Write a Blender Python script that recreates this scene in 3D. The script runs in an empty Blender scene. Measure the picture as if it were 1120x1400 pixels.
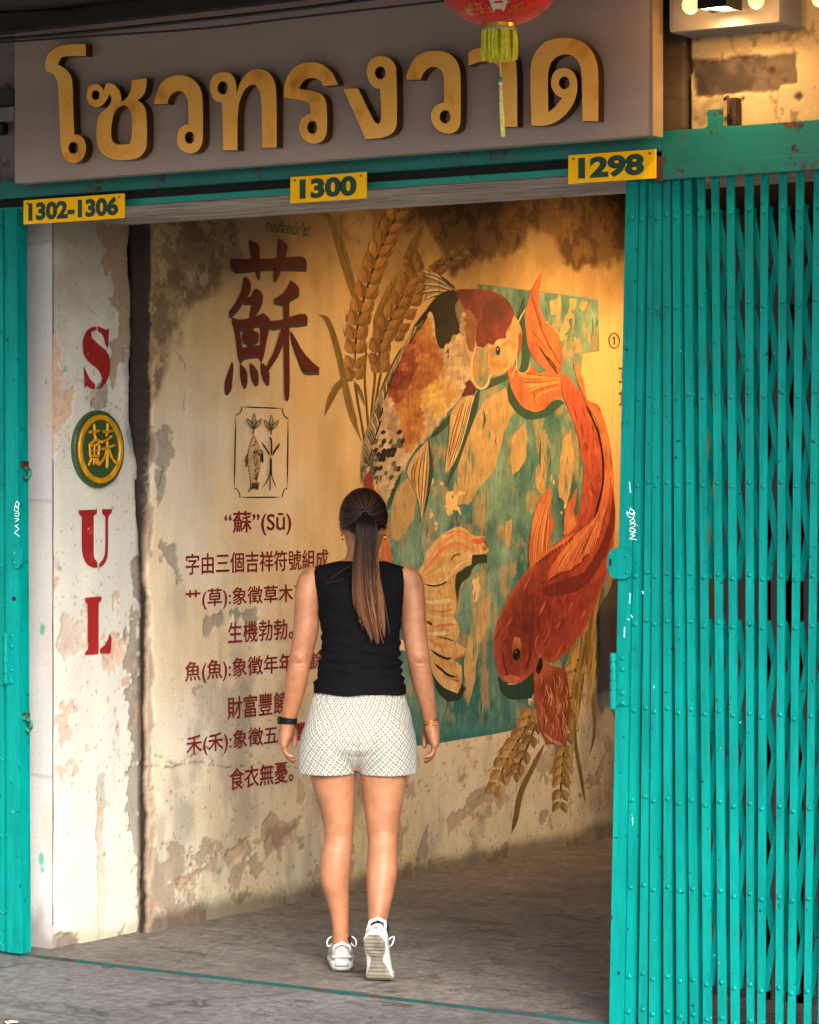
import bpy, bmesh, math, random
import numpy as np
from mathutils import Vector, Matrix
from mathutils.geometry import delaunay_2d_cdt

scene = bpy.context.scene
COL = scene.collection
random.seed(7)

# ------------------------------------------------------------------ camera, light, exposure
# World: x runs along the shop front (to the right), y goes into the shop, z is up, metres.
CAM = Vector((6.765, -7.802, 1.68))
YAW = math.radians(33.5)
FOC = 3950.0                       # focal length in photograph pixels (the photograph is 1120 wide)
CX, CY = 560.0, 660.0              # principal column, horizon row
RIGHT = Vector((math.cos(YAW), math.sin(YAW), 0))
FWD = Vector((-math.sin(YAW), math.cos(YAW), 0))

cam = bpy.data.cameras.new('camera')
cam_o = bpy.data.objects.new('camera', cam)
COL.objects.link(cam_o)
cam_o.location = CAM
cam_o.rotation_euler = (math.radians(90), 0, YAW)
cam.sensor_fit = 'HORIZONTAL'
cam.sensor_width = 24
cam.lens = FOC / 1120 * 24
cam.shift_y = -40 / 1400 * (1400 / 1120)
cam.clip_end = 500
scene.camera = cam_o

SUN_EL, SUN_AZ = 31, -40          # degrees; direction the light comes from (azimuth in the xy plane)
world = bpy.data.worlds.new('World')
scene.world = world
world.use_nodes = True
wn = world.node_tree
sky = wn.nodes.new('ShaderNodeTexSky')
sky.sky_type = 'NISHITA'
sky.sun_disc = False
sky.sun_elevation = math.radians(SUN_EL)
sky.sun_rotation = math.radians(90 - SUN_AZ)
sky.air_density = 1.0
sky.dust_density = 6.0
sky.ozone_density = 1.0
hsv = wn.nodes.new('ShaderNodeHueSaturation')      # overcast: most of the blue is gone
hsv.inputs['Saturation'].default_value = 0.12
wn.links.new(sky.outputs[0], hsv.inputs['Color'])
wn.links.new(hsv.outputs[0], wn.nodes['Background'].inputs['Color'])
wn.nodes['Background'].inputs['Strength'].default_value = 0.15

sun = bpy.data.lights.new('sun', 'SUN')
sun_o = bpy.data.objects.new('sun', sun)
COL.objects.link(sun_o)
sun.energy = 1.3
sun.angle = math.radians(28)
sun.color = (1, 0.96, 0.9)
d = Vector((math.cos(math.radians(SUN_AZ)) * math.cos(math.radians(SUN_EL)),
            math.sin(math.radians(SUN_AZ)) * math.cos(math.radians(SUN_EL)), math.sin(math.radians(SUN_EL))))
sun_o.rotation_euler = d.to_track_quat('Z', 'Y').to_euler()

scene.view_settings.view_transform = 'Standard'
scene.view_settings.look = 'None'
scene.view_settings.gamma = 1
scene.view_settings.exposure = 1.66
try:
    scene.cycles.use_denoising = True
    scene.cycles.max_bounces = 6
except Exception:
    pass

# ------------------------------------------------------------------ measuring: photograph pixel -> point on a real plane
def ray(px, py):
    return RIGHT * ((px - CX) / FOC) + Vector((0, 0, -1)) * ((py - CY) / FOC) + FWD
def on_y(px, py, Y):
    r = ray(px, py); return CAM + r * ((Y - CAM.y) / r.y)
def on_x(px, py, X):
    r = ray(px, py); return CAM + r * ((X - CAM.x) / r.x)
def on_z(px, py, Z=0.0):
    r = ray(px, py); return CAM + r * ((Z - CAM.z) / r.z)
def at_depth(px, py, D):
    return CAM + ray(px, py) * D

# ------------------------------------------------------------------ helpers
def lin(c):
    """'#rrggbb' (sRGB) or a linear triple -> linear triple"""
    if isinstance(c, str):
        c = c.lstrip('#')
        v = [int(c[i:i + 2], 16) / 255 for i in (0, 2, 4)]
        return tuple(x / 12.92 if x <= 0.04045 else ((x + 0.055) / 1.055) ** 2.4 for x in v)
    return tuple(c)

def tag(o, label, cat, group=None, kind=None):
    o['label'] = label; o['category'] = cat
    if group: o['group'] = group
    if kind: o['kind'] = kind
    return o
def empty(name, loc, label, cat, group=None, rz=0.0, kind=None):
    o = bpy.data.objects.new(name, None)
    o.empty_display_size = 0.1
    COL.objects.link(o)
    o.location = loc; o.rotation_euler = (0, 0, rz)
    return tag(o, label, cat, group, kind)
def link(name, me, mat, parent=None, keep_world=True):
    o = bpy.data.objects.new(name, me)
    COL.objects.link(o)
    if mat is not None: me.materials.append(mat)
    if parent is not None:
        o.parent = parent
        if keep_world:      # vertices are given in world space: undo the parent's own place
            m = Matrix.Translation(parent.location) @ parent.rotation_euler.to_matrix().to_4x4()
            if parent.parent is not None:
                pp = parent.parent
                m = Matrix.Translation(pp.location) @ pp.rotation_euler.to_matrix().to_4x4() @ parent.matrix_parent_inverse @ m
            o.matrix_parent_inverse = m.inverted()
    return o
def mesh(name, verts, faces, mat, parent=None, col=None, smooth=False, keep_world=True):
    me = bpy.data.meshes.new(name)
    me.from_pydata([tuple(v) for v in verts], [], [tuple(f) for f in faces])
    if col is not None:
        a = me.color_attributes.new('Col', 'FLOAT_COLOR', 'POINT')
        c = np.ones((len(verts), 4), np.float32); c[:, :3] = np.asarray(col, np.float32).reshape(-1, 3)
        a.data.foreach_set('color', c.ravel())
    if smooth:
        me.polygons.foreach_set('use_smooth', [True] * len(me.polygons))
    me.update()
    return link(name, me, mat, parent, keep_world)
def grid(name, P, mat, parent=None, col=None, smooth=True, flip=False):
    """P: (nu, nv, 3) array of points -> one sheet"""
    nu, nv = P.shape[:2]
    idx = np.arange(nu * nv).reshape(nu, nv)
    q = np.stack([idx[:-1, :-1], idx[1:, :-1], idx[1:, 1:], idx[:-1, 1:]], -1).reshape(-1, 4)
    if flip: q = q[:, ::-1]
    me = bpy.data.meshes.new(name)
    me.vertices.add(nu * nv); me.vertices.foreach_set('co', P.reshape(-1).astype(np.float32))
    me.loops.add(q.size); me.loops.foreach_set('vertex_index', q.ravel().astype(np.int32))
    me.polygons.add(len(q)); me.polygons.foreach_set('loop_start', (np.arange(len(q)) * 4).astype(np.int32))
    me.polygons.foreach_set('use_smooth', np.full(len(q), smooth))
    me.update(calc_edges=True)
    if col is not None:
        a = me.color_attributes.new('Col', 'FLOAT_COLOR', 'POINT')
        c = np.ones((nu * nv, 4), np.float32); c[:, :3] = col.reshape(-1, 3)
        a.data.foreach_set('color', c.ravel())
    return link(name, me, mat, parent)

class MB:
    """collects boxes, tubes and lathes into ONE mesh"""
    def __init__(s): s.v = []; s.f = []
    def add(s, v, f):
        n = len(s.v); s.v += [tuple(p) for p in v]; s.f += [tuple(i + n for i in q) for q in f]
    def box(s, x0, x1, y0, y1, z0, z1, bev=0.0, M=None):
        if x0 > x1: x0, x1 = x1, x0
        if y0 > y1: y0, y1 = y1, y0
        if z0 > z1: z0, z1 = z1, z0
        bm = bmesh.new()
        bmesh.ops.create_cube(bm, size=1)
        for v in bm.verts:
            v.co = Vector(((x0 + x1) / 2 + v.co.x * (x1 - x0), (y0 + y1) / 2 + v.co.y * (y1 - y0), (z0 + z1) / 2 + v.co.z * (z1 - z0)))
        if bev > 0:
            bmesh.ops.bevel(bm, geom=bm.edges[:], offset=min(bev, 0.45 * min(x1 - x0, y1 - y0, z1 - z0)), segments=2, affect='EDGES', profile=0.7)
        s.bm(bm, M)
    def bm(s, bm, M=None):
        bm.verts.index_update()
        s.add([(M @ v.co if M else v.co) for v in bm.verts], [[v.index for v in f.verts] for f in bm.faces])
        bm.free()
    def tube(s, pts, r, seg=8, cap=True):
        pts = [Vector(p) for p in pts]
        rs = r if isinstance(r, (list, tuple)) else [r] * len(pts)
        v = []; f = []; up = None
        for i, p in enumerate(pts):
            t = (pts[min(i + 1, len(pts) - 1)] - pts[max(i - 1, 0)]).normalized()
            if up is None:
                up = Vector((0, 0, 1)) if abs(t.z) < 0.9 else Vector((1, 0, 0))
            a = t.cross(up)
            if a.length < 1e-6: a = t.orthogonal()
            a.normalize(); b = a.cross(t).normalized(); up = b
            for k in range(seg):
                th = 2 * math.pi * k / seg
                v.append(p + a * (math.cos(th) * rs[i]) + b * (math.sin(th) * rs[i]))
        for i in range(len(pts) - 1):
            for k in range(seg):
                k2 = (k + 1) % seg
                f.append((i * seg + k, i * seg + k2, (i + 1) * seg + k2, (i + 1) * seg + k))
        if cap:
            f.append(tuple(range(seg))[::-1]); f.append(tuple((len(pts) - 1) * seg + k for k in range(seg)))
        s.add(v, f)
    def lathe(s, prof, c, axis='Z', seg=32, close=True):
        c = Vector(c); v = []; f = []
        for (r, h) in prof:
            for k in range(seg):
                th = 2 * math.pi * k / seg
                if axis == 'Z': v.append(c + Vector((r * math.cos(th), r * math.sin(th), h)))
                elif axis == 'Y': v.append(c + Vector((r * math.cos(th), h, r * math.sin(th))))
                else: v.append(c + Vector((h, r * math.cos(th), r * math.sin(th))))
        for i in range(len(prof) - 1):
            for k in range(seg):
                k2 = (k + 1) % seg
                f.append((i * seg + k, i * seg + k2, (i + 1) * seg + k2, (i + 1) * seg + k))
        if close:
            f.append(tuple(range(seg))[::-1]); f.append(tuple((len(prof) - 1) * seg + k for k in range(seg)))
        s.add(v, f)
    def build(s, name, mat, parent=None, smooth=False, keep_world=True):
        o = mesh(name, s.v, s.f, mat, parent, None, smooth, keep_world)
        bm = bmesh.new(); bm.from_mesh(o.data)
        bmesh.ops.recalc_face_normals(bm, faces=bm.faces)
        bm.to_mesh(o.data); bm.free()
        if smooth == 'auto': pass
        return o

def catmull(pts, n=6, closed=False):
    """smooth polyline through pts"""
    P = np.asarray(pts, float); m = len(P); out = []
    rng = range(m) if closed else range(m - 1)
    for i in rng:
        if closed: p0, p1, p2, p3 = P[(i - 1) % m], P[i], P[(i + 1) % m], P[(i + 2) % m]
        else: p0, p1, p2, p3 = P[max(i - 1, 0)], P[i], P[i + 1], P[min(i + 2, m - 1)]
        for t in np.arange(n) / n:
            out.append(0.5 * ((2 * p1) + (-p0 + p2) * t + (2 * p0 - 5 * p1 + 4 * p2 - p3) * t * t + (-p0 + 3 * p1 - 3 * p2 + p3) * t ** 3))
    if not closed: out.append(P[-1])
    return np.array(out)
def smooth_outline(pts, n=4, corner=50):
    """closed outline rounded where it bends gently, kept sharp at real corners"""
    P = np.asarray(pts, float); m = len(P); out = []
    def sharp(i):
        a = P[i] - P[i - 1]; b = P[(i + 1) % m] - P[i]
        c = np.dot(a, b) / (np.linalg.norm(a) * np.linalg.norm(b) + 1e-9)
        return math.degrees(math.acos(max(-1, min(1, c)))) > corner
    S = [sharp(i) for i in range(m)]
    for i in range(m):
        j = (i + 1) % m
        p1, p2 = P[i], P[j]
        p0 = p1 - (p2 - p1) if S[i] else P[i - 1]
        p3 = p2 + (p2 - p1) if S[j] else P[(j + 1) % m]
        L = np.linalg.norm(p2 - p1)
        d0, d3 = np.linalg.norm(p1 - p0), np.linalg.norm(p3 - p2)
        t1 = (p2 - p0) / (L + d0 + 1e-9) * L if not S[i] else (p2 - p1)
        t2 = (p3 - p1) / (L + d3 + 1e-9) * L if not S[j] else (p2 - p1)
        for t in np.arange(n) / n:
            out.append((2 * t ** 3 - 3 * t * t + 1) * p1 + (t ** 3 - 2 * t * t + t) * t1 + (-2 * t ** 3 + 3 * t * t) * p2 + (t ** 3 - t * t) * t2)
    return np.array(out)
def inside(poly, X, Y):
    poly = np.asarray(poly); r = np.zeros(X.shape, bool); n = len(poly)
    for i in range(n):
        x0, y0 = poly[i]; x1, y1 = poly[(i + 1) % n]
        if y0 == y1: continue
        c = (y0 > Y) != (y1 > Y)
        r ^= c & (X < (x1 - x0) * (Y - y0) / (y1 - y0) + x0)
    return r
def poly_dist(poly, X, Y):
    """signed distance (positive inside) from a closed outline"""
    poly = np.asarray(poly); D = np.full(X.shape, 1e9); n = len(poly)
    for i in range(n):
        a = poly[i]; b = poly[(i + 1) % n] - a
        t = np.clip(((X - a[0]) * b[0] + (Y - a[1]) * b[1]) / (b @ b + 1e-12), 0, 1)
        D = np.minimum(D, (X - a[0] - t * b[0]) ** 2 + (Y - a[1] - t * b[1]) ** 2)
    D = np.sqrt(D)
    return np.where(inside(poly, X, Y), D, -D)
def sstep(a, b, x):
    t = np.clip((x - a) / (b - a), 0, 1); return t * t * (3 - 2 * t)
_T = {}
def vnoise(X, Y, seed):
    if seed not in _T: _T[seed] = np.random.RandomState(seed).rand(256, 256)
    T = _T[seed]
    xi = np.floor(X).astype(int); yi = np.floor(Y).astype(int); fx = X - xi; fy = Y - yi
    fx = fx * fx * (3 - 2 * fx); fy = fy * fy * (3 - 2 * fy)
    g = lambda a, b: T[a & 255, b & 255]
    return (g(xi, yi) * (1 - fx) + g(xi + 1, yi) * fx) * (1 - fy) + (g(xi, yi + 1) * (1 - fx) + g(xi + 1, yi + 1) * fx) * fy
def fbm(X, Y, scale, octaves=5, seed=0, gain=0.55):
    """0..1, mean about 0.5"""
    a = 1.0; s = 0; n = 0
    for o in range(octaves):
        s = s + a * vnoise(X * scale * 2 ** o + 13.7 * o, Y * scale * 2 ** o + 7.1 * o, seed * 31 + o); n += a; a *= gain
    return s / n

# ------------------------------------------------------------------ materials
def new_mat(name):
    m = bpy.data.materials.new(name); m.use_nodes = True
    return m, m.node_tree, m.node_tree.nodes['Principled BSDF']
def N(nt, t, **k):
    n = nt.nodes.new(t)
    for a, b in k.items():
        if a.startswith('i_'): n.inputs[a[2:].replace('_', ' ')].default_value = b
        else: setattr(n, a, b)
    return n
def mixc(nt, fac, a, b, blend='MIX'):
    n = nt.nodes.new('ShaderNodeMix'); n.data_type = 'RGBA'; n.blend_type = blend
    for s, v in ((n.inputs[0], fac), (n.inputs[6], a), (n.inputs[7], b)):
        if hasattr(v, 'links') or hasattr(v, 'is_linked'): nt.links.new(v, s)
        elif isinstance(v, (int, float)): s.default_value = v
        else: s.default_value = (*v[:3], 1)
    return n.outputs[2]
def ramp(nt, src, stops):
    r = nt.nodes.new('ShaderNodeValToRGB'); cr = r.color_ramp
    while len(cr.elements) < len(stops): cr.elements.new(0.5)
    for e, (p, c) in zip(cr.elements, stops):
        e.position = p; e.color = (*c, 1) if not isinstance(c, (int, float)) else (c, c, c, 1)
    nt.links.new(src, r.inputs[0]); return r.outputs[0]
def noise(nt, scale, detail=6, rough=0.6, stretch=None, dist=0.0):
    tc = nt.nodes.new('ShaderNodeTexCoord'); n = nt.nodes.new('ShaderNodeTexNoise')
    n.inputs['Scale'].default_value = scale; n.inputs['Detail'].default_value = detail; n.inputs['Roughness'].default_value = rough
    n.inputs['Distortion'].default_value = dist
    if stretch:
        mp = nt.nodes.new('ShaderNodeMapping'); mp.inputs['Scale'].default_value = stretch
        nt.links.new(tc.outputs['Object'], mp.inputs[0]); nt.links.new(mp.outputs[0], n.inputs['Vector'])
    else: nt.links.new(tc.outputs['Object'], n.inputs['Vector'])
    return n.outputs['Fac']
def bump(nt, bsdf, h, strength=0.3, dist=0.01):
    b = nt.nodes.new('ShaderNodeBump'); b.inputs['Strength'].default_value = strength; b.inputs['Distance'].default_value = dist
    nt.links.new(h, b.inputs['Height']); nt.links.new(b.outputs[0], bsdf.inputs['Normal'])
def plain(name, base, rough=0.6, metal=0.0, var=0.15, scale=25.0, bmp=0.1, spec=0.5, coat=0.0):
    m, nt, b = new_mat(name); base = lin(base)
    n = noise(nt, scale)
    lo = tuple(x * (1 - var) for x in base); hi = tuple(min(1, x * (1 + var)) for x in base)
    nt.links.new(ramp(nt, n, [(0.3, lo), (0.7, hi)]), b.inputs['Base Color'])
    b.inputs['Roughness'].default_value = rough; b.inputs['Metallic'].default_value = metal
    b.inputs['Specular IOR Level'].default_value = spec; b.inputs['Coat Weight'].default_value = coat
    if bmp: bump(nt, b, noise(nt, scale * 4), bmp, 0.003)
    return m
def attr_mat(name, rough=0.8, fine=0.12, fscale=90.0, bmp=0.35, bscale=60.0, spec=0.3, specks=0.0, bdist=0.004):
    """takes its colour from the mesh's own 'Col', with fine grain on top"""
    m, nt, b = new_mat(name)
    a = nt.nodes.new('ShaderNodeAttribute'); a.attribute_name = 'Col'
    c = mixc(nt, 1.0, a.outputs['Color'], ramp(nt, noise(nt, fscale, 8, 0.7), [(0.25, 1 - fine * 2), (0.75, 1 + 0 * fine)]), 'MULTIPLY')
    if specks:
        s = ramp(nt, noise(nt, 140, 3, 0.5), [(0.66, 0.0), (0.72, specks)])
        c = mixc(nt, s, c, (0.06, 0.045, 0.035))
    nt.links.new(c, b.inputs['Base Color'])
    b.inputs['Roughness'].default_value = rough; b.inputs['Specular IOR Level'].default_value = spec
    if bmp: bump(nt, b, noise(nt, bscale, 8, 0.65), bmp, bdist)
    return m
def worn(m, under, lo=0.60, hi=0.66, scale=30):
    nt = m.node_tree; b = nt.nodes['Principled BSDF']; src = b.inputs['Base Color'].links[0].from_socket
    f = mixc(nt, 1.0, ramp(nt, noise(nt, scale, 9, 0.78), [(lo, 0.0), (hi, 1.0)]), ramp(nt, noise(nt, scale * .2, 3, 0.5), [(0.4, 0.15), (0.65, 1.0)]), 'MULTIPLY')
    nt.links.new(mixc(nt, f, src, lin(under)), b.inputs['Base Color']); return m
def glow(name, color, strength):
    m, nt, b = new_mat(name)
    b.inputs['Base Color'].default_value = (*color, 1)
    b.inputs['Emission Color'].default_value = (*color, 1); b.inputs['Emission Strength'].default_value = strength
    return m
# ================================================================== the setting
def concrete(name, lo, hi, streak):
    m, nt, b = new_mat(name)
    c = ramp(nt, noise(nt, 1.1, 9, 0.68, None, 0.5), [(0.28, lo), (0.5, tuple((x + y) / 2 for x, y in zip(lo, hi))), (0.72, hi)])
    c = mixc(nt, 1.0, c, ramp(nt, noise(nt, 6, 9, 0.75, streak, 0.7), [(0.28, 0.55), (0.5, 1.0), (0.75, 1.15)]), 'MULTIPLY')
    c = mixc(nt, 1.0, c, ramp(nt, noise(nt, 26, 8, 0.8), [(0.38, 0.5), (0.62, 1.28)]), 'MULTIPLY')
    c = mixc(nt, ramp(nt, noise(nt, 5, 10, 0.75, streak, 1.2), [(0.565, 0.0), (0.62, 0.8)]), c, tuple(x * 0.35 for x in lo))
    c = mixc(nt, ramp(nt, noise(nt, 13, 9, 0.8, streak, 0.4), [(0.60, 0.0), (0.66, 0.5)]), c, tuple(min(1, x * 1.7) for x in hi))
    c = mixc(nt, 1.0, c, ramp(nt, noise(nt, 150, 4, 0.8), [(0.3, 0.7), (0.7, 1.2)]), 'MULTIPLY')
    # fine cracks
    tc = nt.nodes.new('ShaderNodeTexCoord'); v = nt.nodes.new('ShaderNodeTexVoronoi'); v.feature = 'DISTANCE_TO_EDGE'; v.inputs['Scale'].default_value = 0.55
    nz = nt.nodes.new('ShaderNodeTexNoise'); nz.inputs['Scale'].default_value = 2.2; nz.inputs['Detail'].default_value = 8; nt.links.new(tc.outputs['Object'], nz.inputs['Vector'])
    ad = nt.nodes.new('ShaderNodeVectorMath'); ad.operation = 'MULTIPLY_ADD'; ad.inputs[1].default_value = (0.5, 0.5, 0); nt.links.new(nz.outputs['Color'], ad.inputs[0]); nt.links.new(tc.outputs['Object'], ad.inputs[2]); nt.links.new(ad.outputs[0], v.inputs['Vector'])
    ck = ramp(nt, v.outputs['Distance'], [(0.0, 1.0), (0.008, 0.0)]); ck = mixc(nt, 1.0, ck, ramp(nt, noise(nt, 2.5, 3, 0.5), [(0.5, 0.0), (0.6, 0.7)]), 'MULTIPLY')
    c = mixc(nt, ck, c, (0.02, 0.017, 0.015))
    nt.links.new(c, b.inputs['Base Color'])
    nt.links.new(ramp(nt, noise(nt, 4, 6, 0.7), [(0.3, 0.55), (0.7, 0.85)]), b.inputs['Roughness']); b.inputs['Specular IOR Level'].default_value = 0.35
    bump(nt, b, mixc(nt, 0.5, noise(nt, 40, 8, 0.75), noise(nt, 8, 6, 0.7)), 0.6, 0.008)
    return m
PAVE = concrete('pavement_concrete', (0.085, 0.078, 0.073), (0.165, 0.154, 0.146), (0.8, 1.7, 1))
FLOOR = concrete('floor_concrete', (0.085, 0.070, 0.060), (0.21, 0.180, 0.158), (0.8, 1.6, 1))

o = mesh('pavement', [(-150, -150, 0), (150, -150, 0), (150, -0.012, 0), (-150, -0.012, 0)], [(0, 1, 2, 3)], PAVE); o['kind'] = 'structure'
o = mesh('shop_floor', [(-0.2, 0.012, 0.0), (5.2, 0.012, 0.0), (5.2, 6.6, 0.0), (-0.2, 6.6, 0.0)], [(0, 1, 2, 3)], FLOOR); o['kind'] = 'structure'

# ---- mural wall: plane x = 0, a relief sheet whose colour holds plaster, stains, flaked patches, painted daylight and shade
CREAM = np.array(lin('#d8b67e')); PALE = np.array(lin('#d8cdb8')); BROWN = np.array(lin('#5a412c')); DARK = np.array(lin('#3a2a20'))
PINK = np.array(lin('#a08068')); CEM = np.array(lin('#7d7266')); OCHRE = np.array(lin('#b98d4a')); MOSS = np.array(lin('#9a8f5a'))
def wyz(pts, X=0.0):
    return [((p := on_x(x, y, X)).y, p.z) for x, y in pts]
def region(pts, Y, Z, soft=0.03, amp=0.09, sc=7, seed=1, X=0.0):
    """0..1 mask of a stain whose outline, given on the photograph, is carried to the wall and roughened there"""
    D = poly_dist(wyz(pts, X), Y, Z) + (fbm(Y, Z, sc, 6, seed) - 0.5) * 2 * amp
    return sstep(-soft, soft, D)
def mix(c, m, col, k=1.0):
    m = (m * k)[..., None]
    return c * (1 - m) + np.asarray(col) * m

step = 0.006
ys = np.arange(0.632, 6.52, step); zs = np.arange(-0.01, 3.12, step)
Y, Z = np.meshgrid(ys, zs, indexing='ij')
big = fbm(Y, Z, 1.3, 5, 2); med = fbm(Y, Z, 5, 6, 3); fine = fbm(Y, Z, 22, 5, 4); streak = fbm(Y * 9, Z * 1.1, 1.0, 5, 5)
c = np.ones(Y.shape + (3,)) * CREAM
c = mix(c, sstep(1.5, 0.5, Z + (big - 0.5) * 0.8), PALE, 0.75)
c = mix(c, sstep(2.3, 0.9, Y + (big - .5) * 1.2) * sstep(2.5, 1.7, Z), PALE, 0.75)  # paler toward the street end, daylight put into the plaster colour
c = mix(c, sstep(0.5, 0.72, big), OCHRE, 0.28)
c = c * (0.80 + 0.40 * streak)[..., None] * (0.88 + 0.24 * med)[..., None]
relief = (med - 0.5) * 0.004 + (fine - 0.5) * 0.0016
# damp band low on the wall, with moss and black pinholes
low = sstep(0.62, 0.1, Z + (med - 0.5) * 0.5)
c = mix(c, low, MOSS, 0.35)
pin = sstep(0.72, 0.78, fbm(Y, Z, 62, 3, 8)) * sstep(1.3, 0.4, Z)
c = mix(c, pin, DARK, 0.6)
grime = sstep(0.5, 0.75, fbm(Y * 3, Z, 2.4, 6, 9)) * sstep(1.9, 0.7, Z)
c = mix(c, grime, CEM * 0.7, 0.45)
# soot and damp along the top
T1 = region([(180, 290), (330, 290), (322, 345), (300, 380), (265, 430), (232, 470), (212, 520), (196, 545), (180, 500)], Y, Z, 0.035, 0.10, 6, 11)
c = mix(c, T1, BROWN, 0.55); c = mix(c, T1 * sstep(0.45, 0.53, fbm(Y, Z, 11, 8, 12, 0.65)), DARK, 0.42); c = mix(c, T1 * sstep(0.58, 0.62, fbm(Y, Z, 15, 7, 18, 0.65)), CREAM * 0.9, 0.6)
T2 = region([(520, 255), (900, 240), (900, 335), (845, 345), (815, 372), (770, 360), (740, 330), (690, 335), (650, 365), (600, 352), (575, 320), (548, 330), (530, 290)], Y, Z, 0.04, 0.16, 5, 13)
c = mix(c, T2, BROWN, 0.8); c = mix(c, T2 * sstep(0.45, 0.50, fbm(Y, Z, 13, 8, 14, 0.65)), DARK * 0.7, 0.8); c = mix(c, T2 * sstep(0.57, 0.61, fbm(Y, Z, 17, 7, 17, 0.65)), OCHRE * 0.8, 0.6)
T3 = region([(430, 300), (520, 270), (560, 300), (545, 345), (520, 330), (500, 360), (470, 320)], Y, Z, 0.02, 0.12, 8, 15)
c = mix(c, T3 * sstep(0.42, 0.55, fbm(Y, Z, 6, 6, 16)), BROWN, 0.45)
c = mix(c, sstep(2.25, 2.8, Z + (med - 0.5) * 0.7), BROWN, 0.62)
# flaked patches showing the coat below (sunk into the wall)
def flake(pts, col, k=0.9, depth=0.004, amp=0.05, sc=20, seed=20, soft=0.004):
    global c, relief
    m = region(pts, Y, Z, soft, amp, sc, seed); col = np.asarray(col) * (0.7 + 0.6 * fbm(Y, Z, 30, 5, seed + 3))[..., None]
    c = mix(c, m, np.asarray(col), k) ; relief = relief - m * depth
    edge = np.clip(4 * m * (1 - m), 0, 1); c = mix(c, edge, DARK, 0.25)
FL = [([(205, 585), (232, 582), (236, 615), (226, 640), (212, 635)], CEM), ([(214, 640), (224, 645), (222, 690), (214, 700)], CEM),
      ([(282, 842), (308, 836), (310, 855), (296, 862), (290, 872), (282, 868)], CEM), ([(318, 836), (350, 832), (352, 850), (322, 852)], CEM),
      ([(222, 742), (240, 748), (250, 785), (244, 795), (234, 770), (215, 768)], CEM), ([(262, 940), (272, 938), (272, 956), (264, 952)], PINK),
      ([(238, 1203), (262, 1192), (288, 1180), (300, 1168), (302, 1190), (280, 1196), (255, 1205), (246, 1218)], PINK),
      ([(305, 1172), (322, 1160), (345, 1145), (352, 1150), (335, 1168), (312, 1186)], PINK),
      ([(358, 1125), (378, 1116), (402, 1132), (405, 1142), (390, 1150), (386, 1178), (380, 1172), (372, 1145), (356, 1150)], PINK),
      ([(608, 1120), (640, 1105), (665, 1115), (660, 1130), (640, 1122), (615, 1140)], PINK), ([(655, 1085), (690, 1080), (700, 1095), (672, 1105)], PINK),
      ([(568, 1180), (580, 1130), (586, 1128), (588, 1180)], CEM)]
for i, (p, k) in enumerate(FL): flake(p, k * 1.1, 0.7, amp=0.045, seed=40 + i)
lowflake = sstep(0.585, 0.605, fbm(Y * 0.8, Z, 7, 8, 60, 0.62)) * sstep(0.75, 0.25, Z)
c = mix(c, lowflake, PINK * 0.62, 0.55); relief = relief - lowflake * 0.003
# dirty skirting where wall meets floor
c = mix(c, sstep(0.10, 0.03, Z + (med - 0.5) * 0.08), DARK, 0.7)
# grime and painted shade low on the far end and a crumbling near edge
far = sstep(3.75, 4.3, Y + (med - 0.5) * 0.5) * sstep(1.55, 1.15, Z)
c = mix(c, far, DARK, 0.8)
near = sstep(0.69, 0.67, Y + (fbm(Y, Z, 11, 6, 61) - 0.5) * 0.11)
c = mix(c, near, PINK[None, None, :] * (0.5 + 0.7 * fbm(Y, Z, 24, 5, 64))[..., None], 0.7); yb2 = 0.655 + (fbm(Y * 0 + 1, Z, 9, 6, 62) - .5) * 0.05; brk = sstep(0.004, -0.004, Y - yb2)
c = mix(c, sstep(0.016, 0.006, Y - yb2 + 0.012 * sstep(2.0, 1.3, Z)), np.array(lin('#241a15')) , 0.97); relief = relief - near * 0.006 - brk * (0.008 + 0.05 * sstep(1.2, 2.0, Z) + 0.012 * fbm(Y, Z, 18, 5, 63))
# hairline cracks
for (pts, s) in [([(205, 1050), (240, 1040), (285, 1022)], 70), ([(210, 1035), (330, 1045), (420, 1050)], 71), ([(225, 610), (214, 700), (205, 760)], 72), ([(232, 470), (255, 500), (250, 560)], 73)]:
    P = np.array(wyz(pts)); dm = np.full(Y.shape, 9.0)
    for a, b in zip(P[:-1], P[1:]):
        e = b - a; t = np.clip(((Y - a[0]) * e[0] + (Z - a[1]) * e[1]) / (e @ e), 0, 1)
        dm = np.minimum(dm, np.hypot(Y - a[0] - t * e[0] + (fine - .5) * 0.05, Z - a[1] - t * e[1] + (med - .5) * 0.06))
    c = mix(c, sstep(0.007, 0.002, dm), DARK, 0.6)
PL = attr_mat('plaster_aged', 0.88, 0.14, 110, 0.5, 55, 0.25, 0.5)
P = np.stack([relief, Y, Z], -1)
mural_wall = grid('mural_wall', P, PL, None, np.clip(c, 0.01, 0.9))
tag(mural_wall, 'aged ochre plaster wall carrying the painted koi mural and red writing', 'wall', kind='thing')

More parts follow.
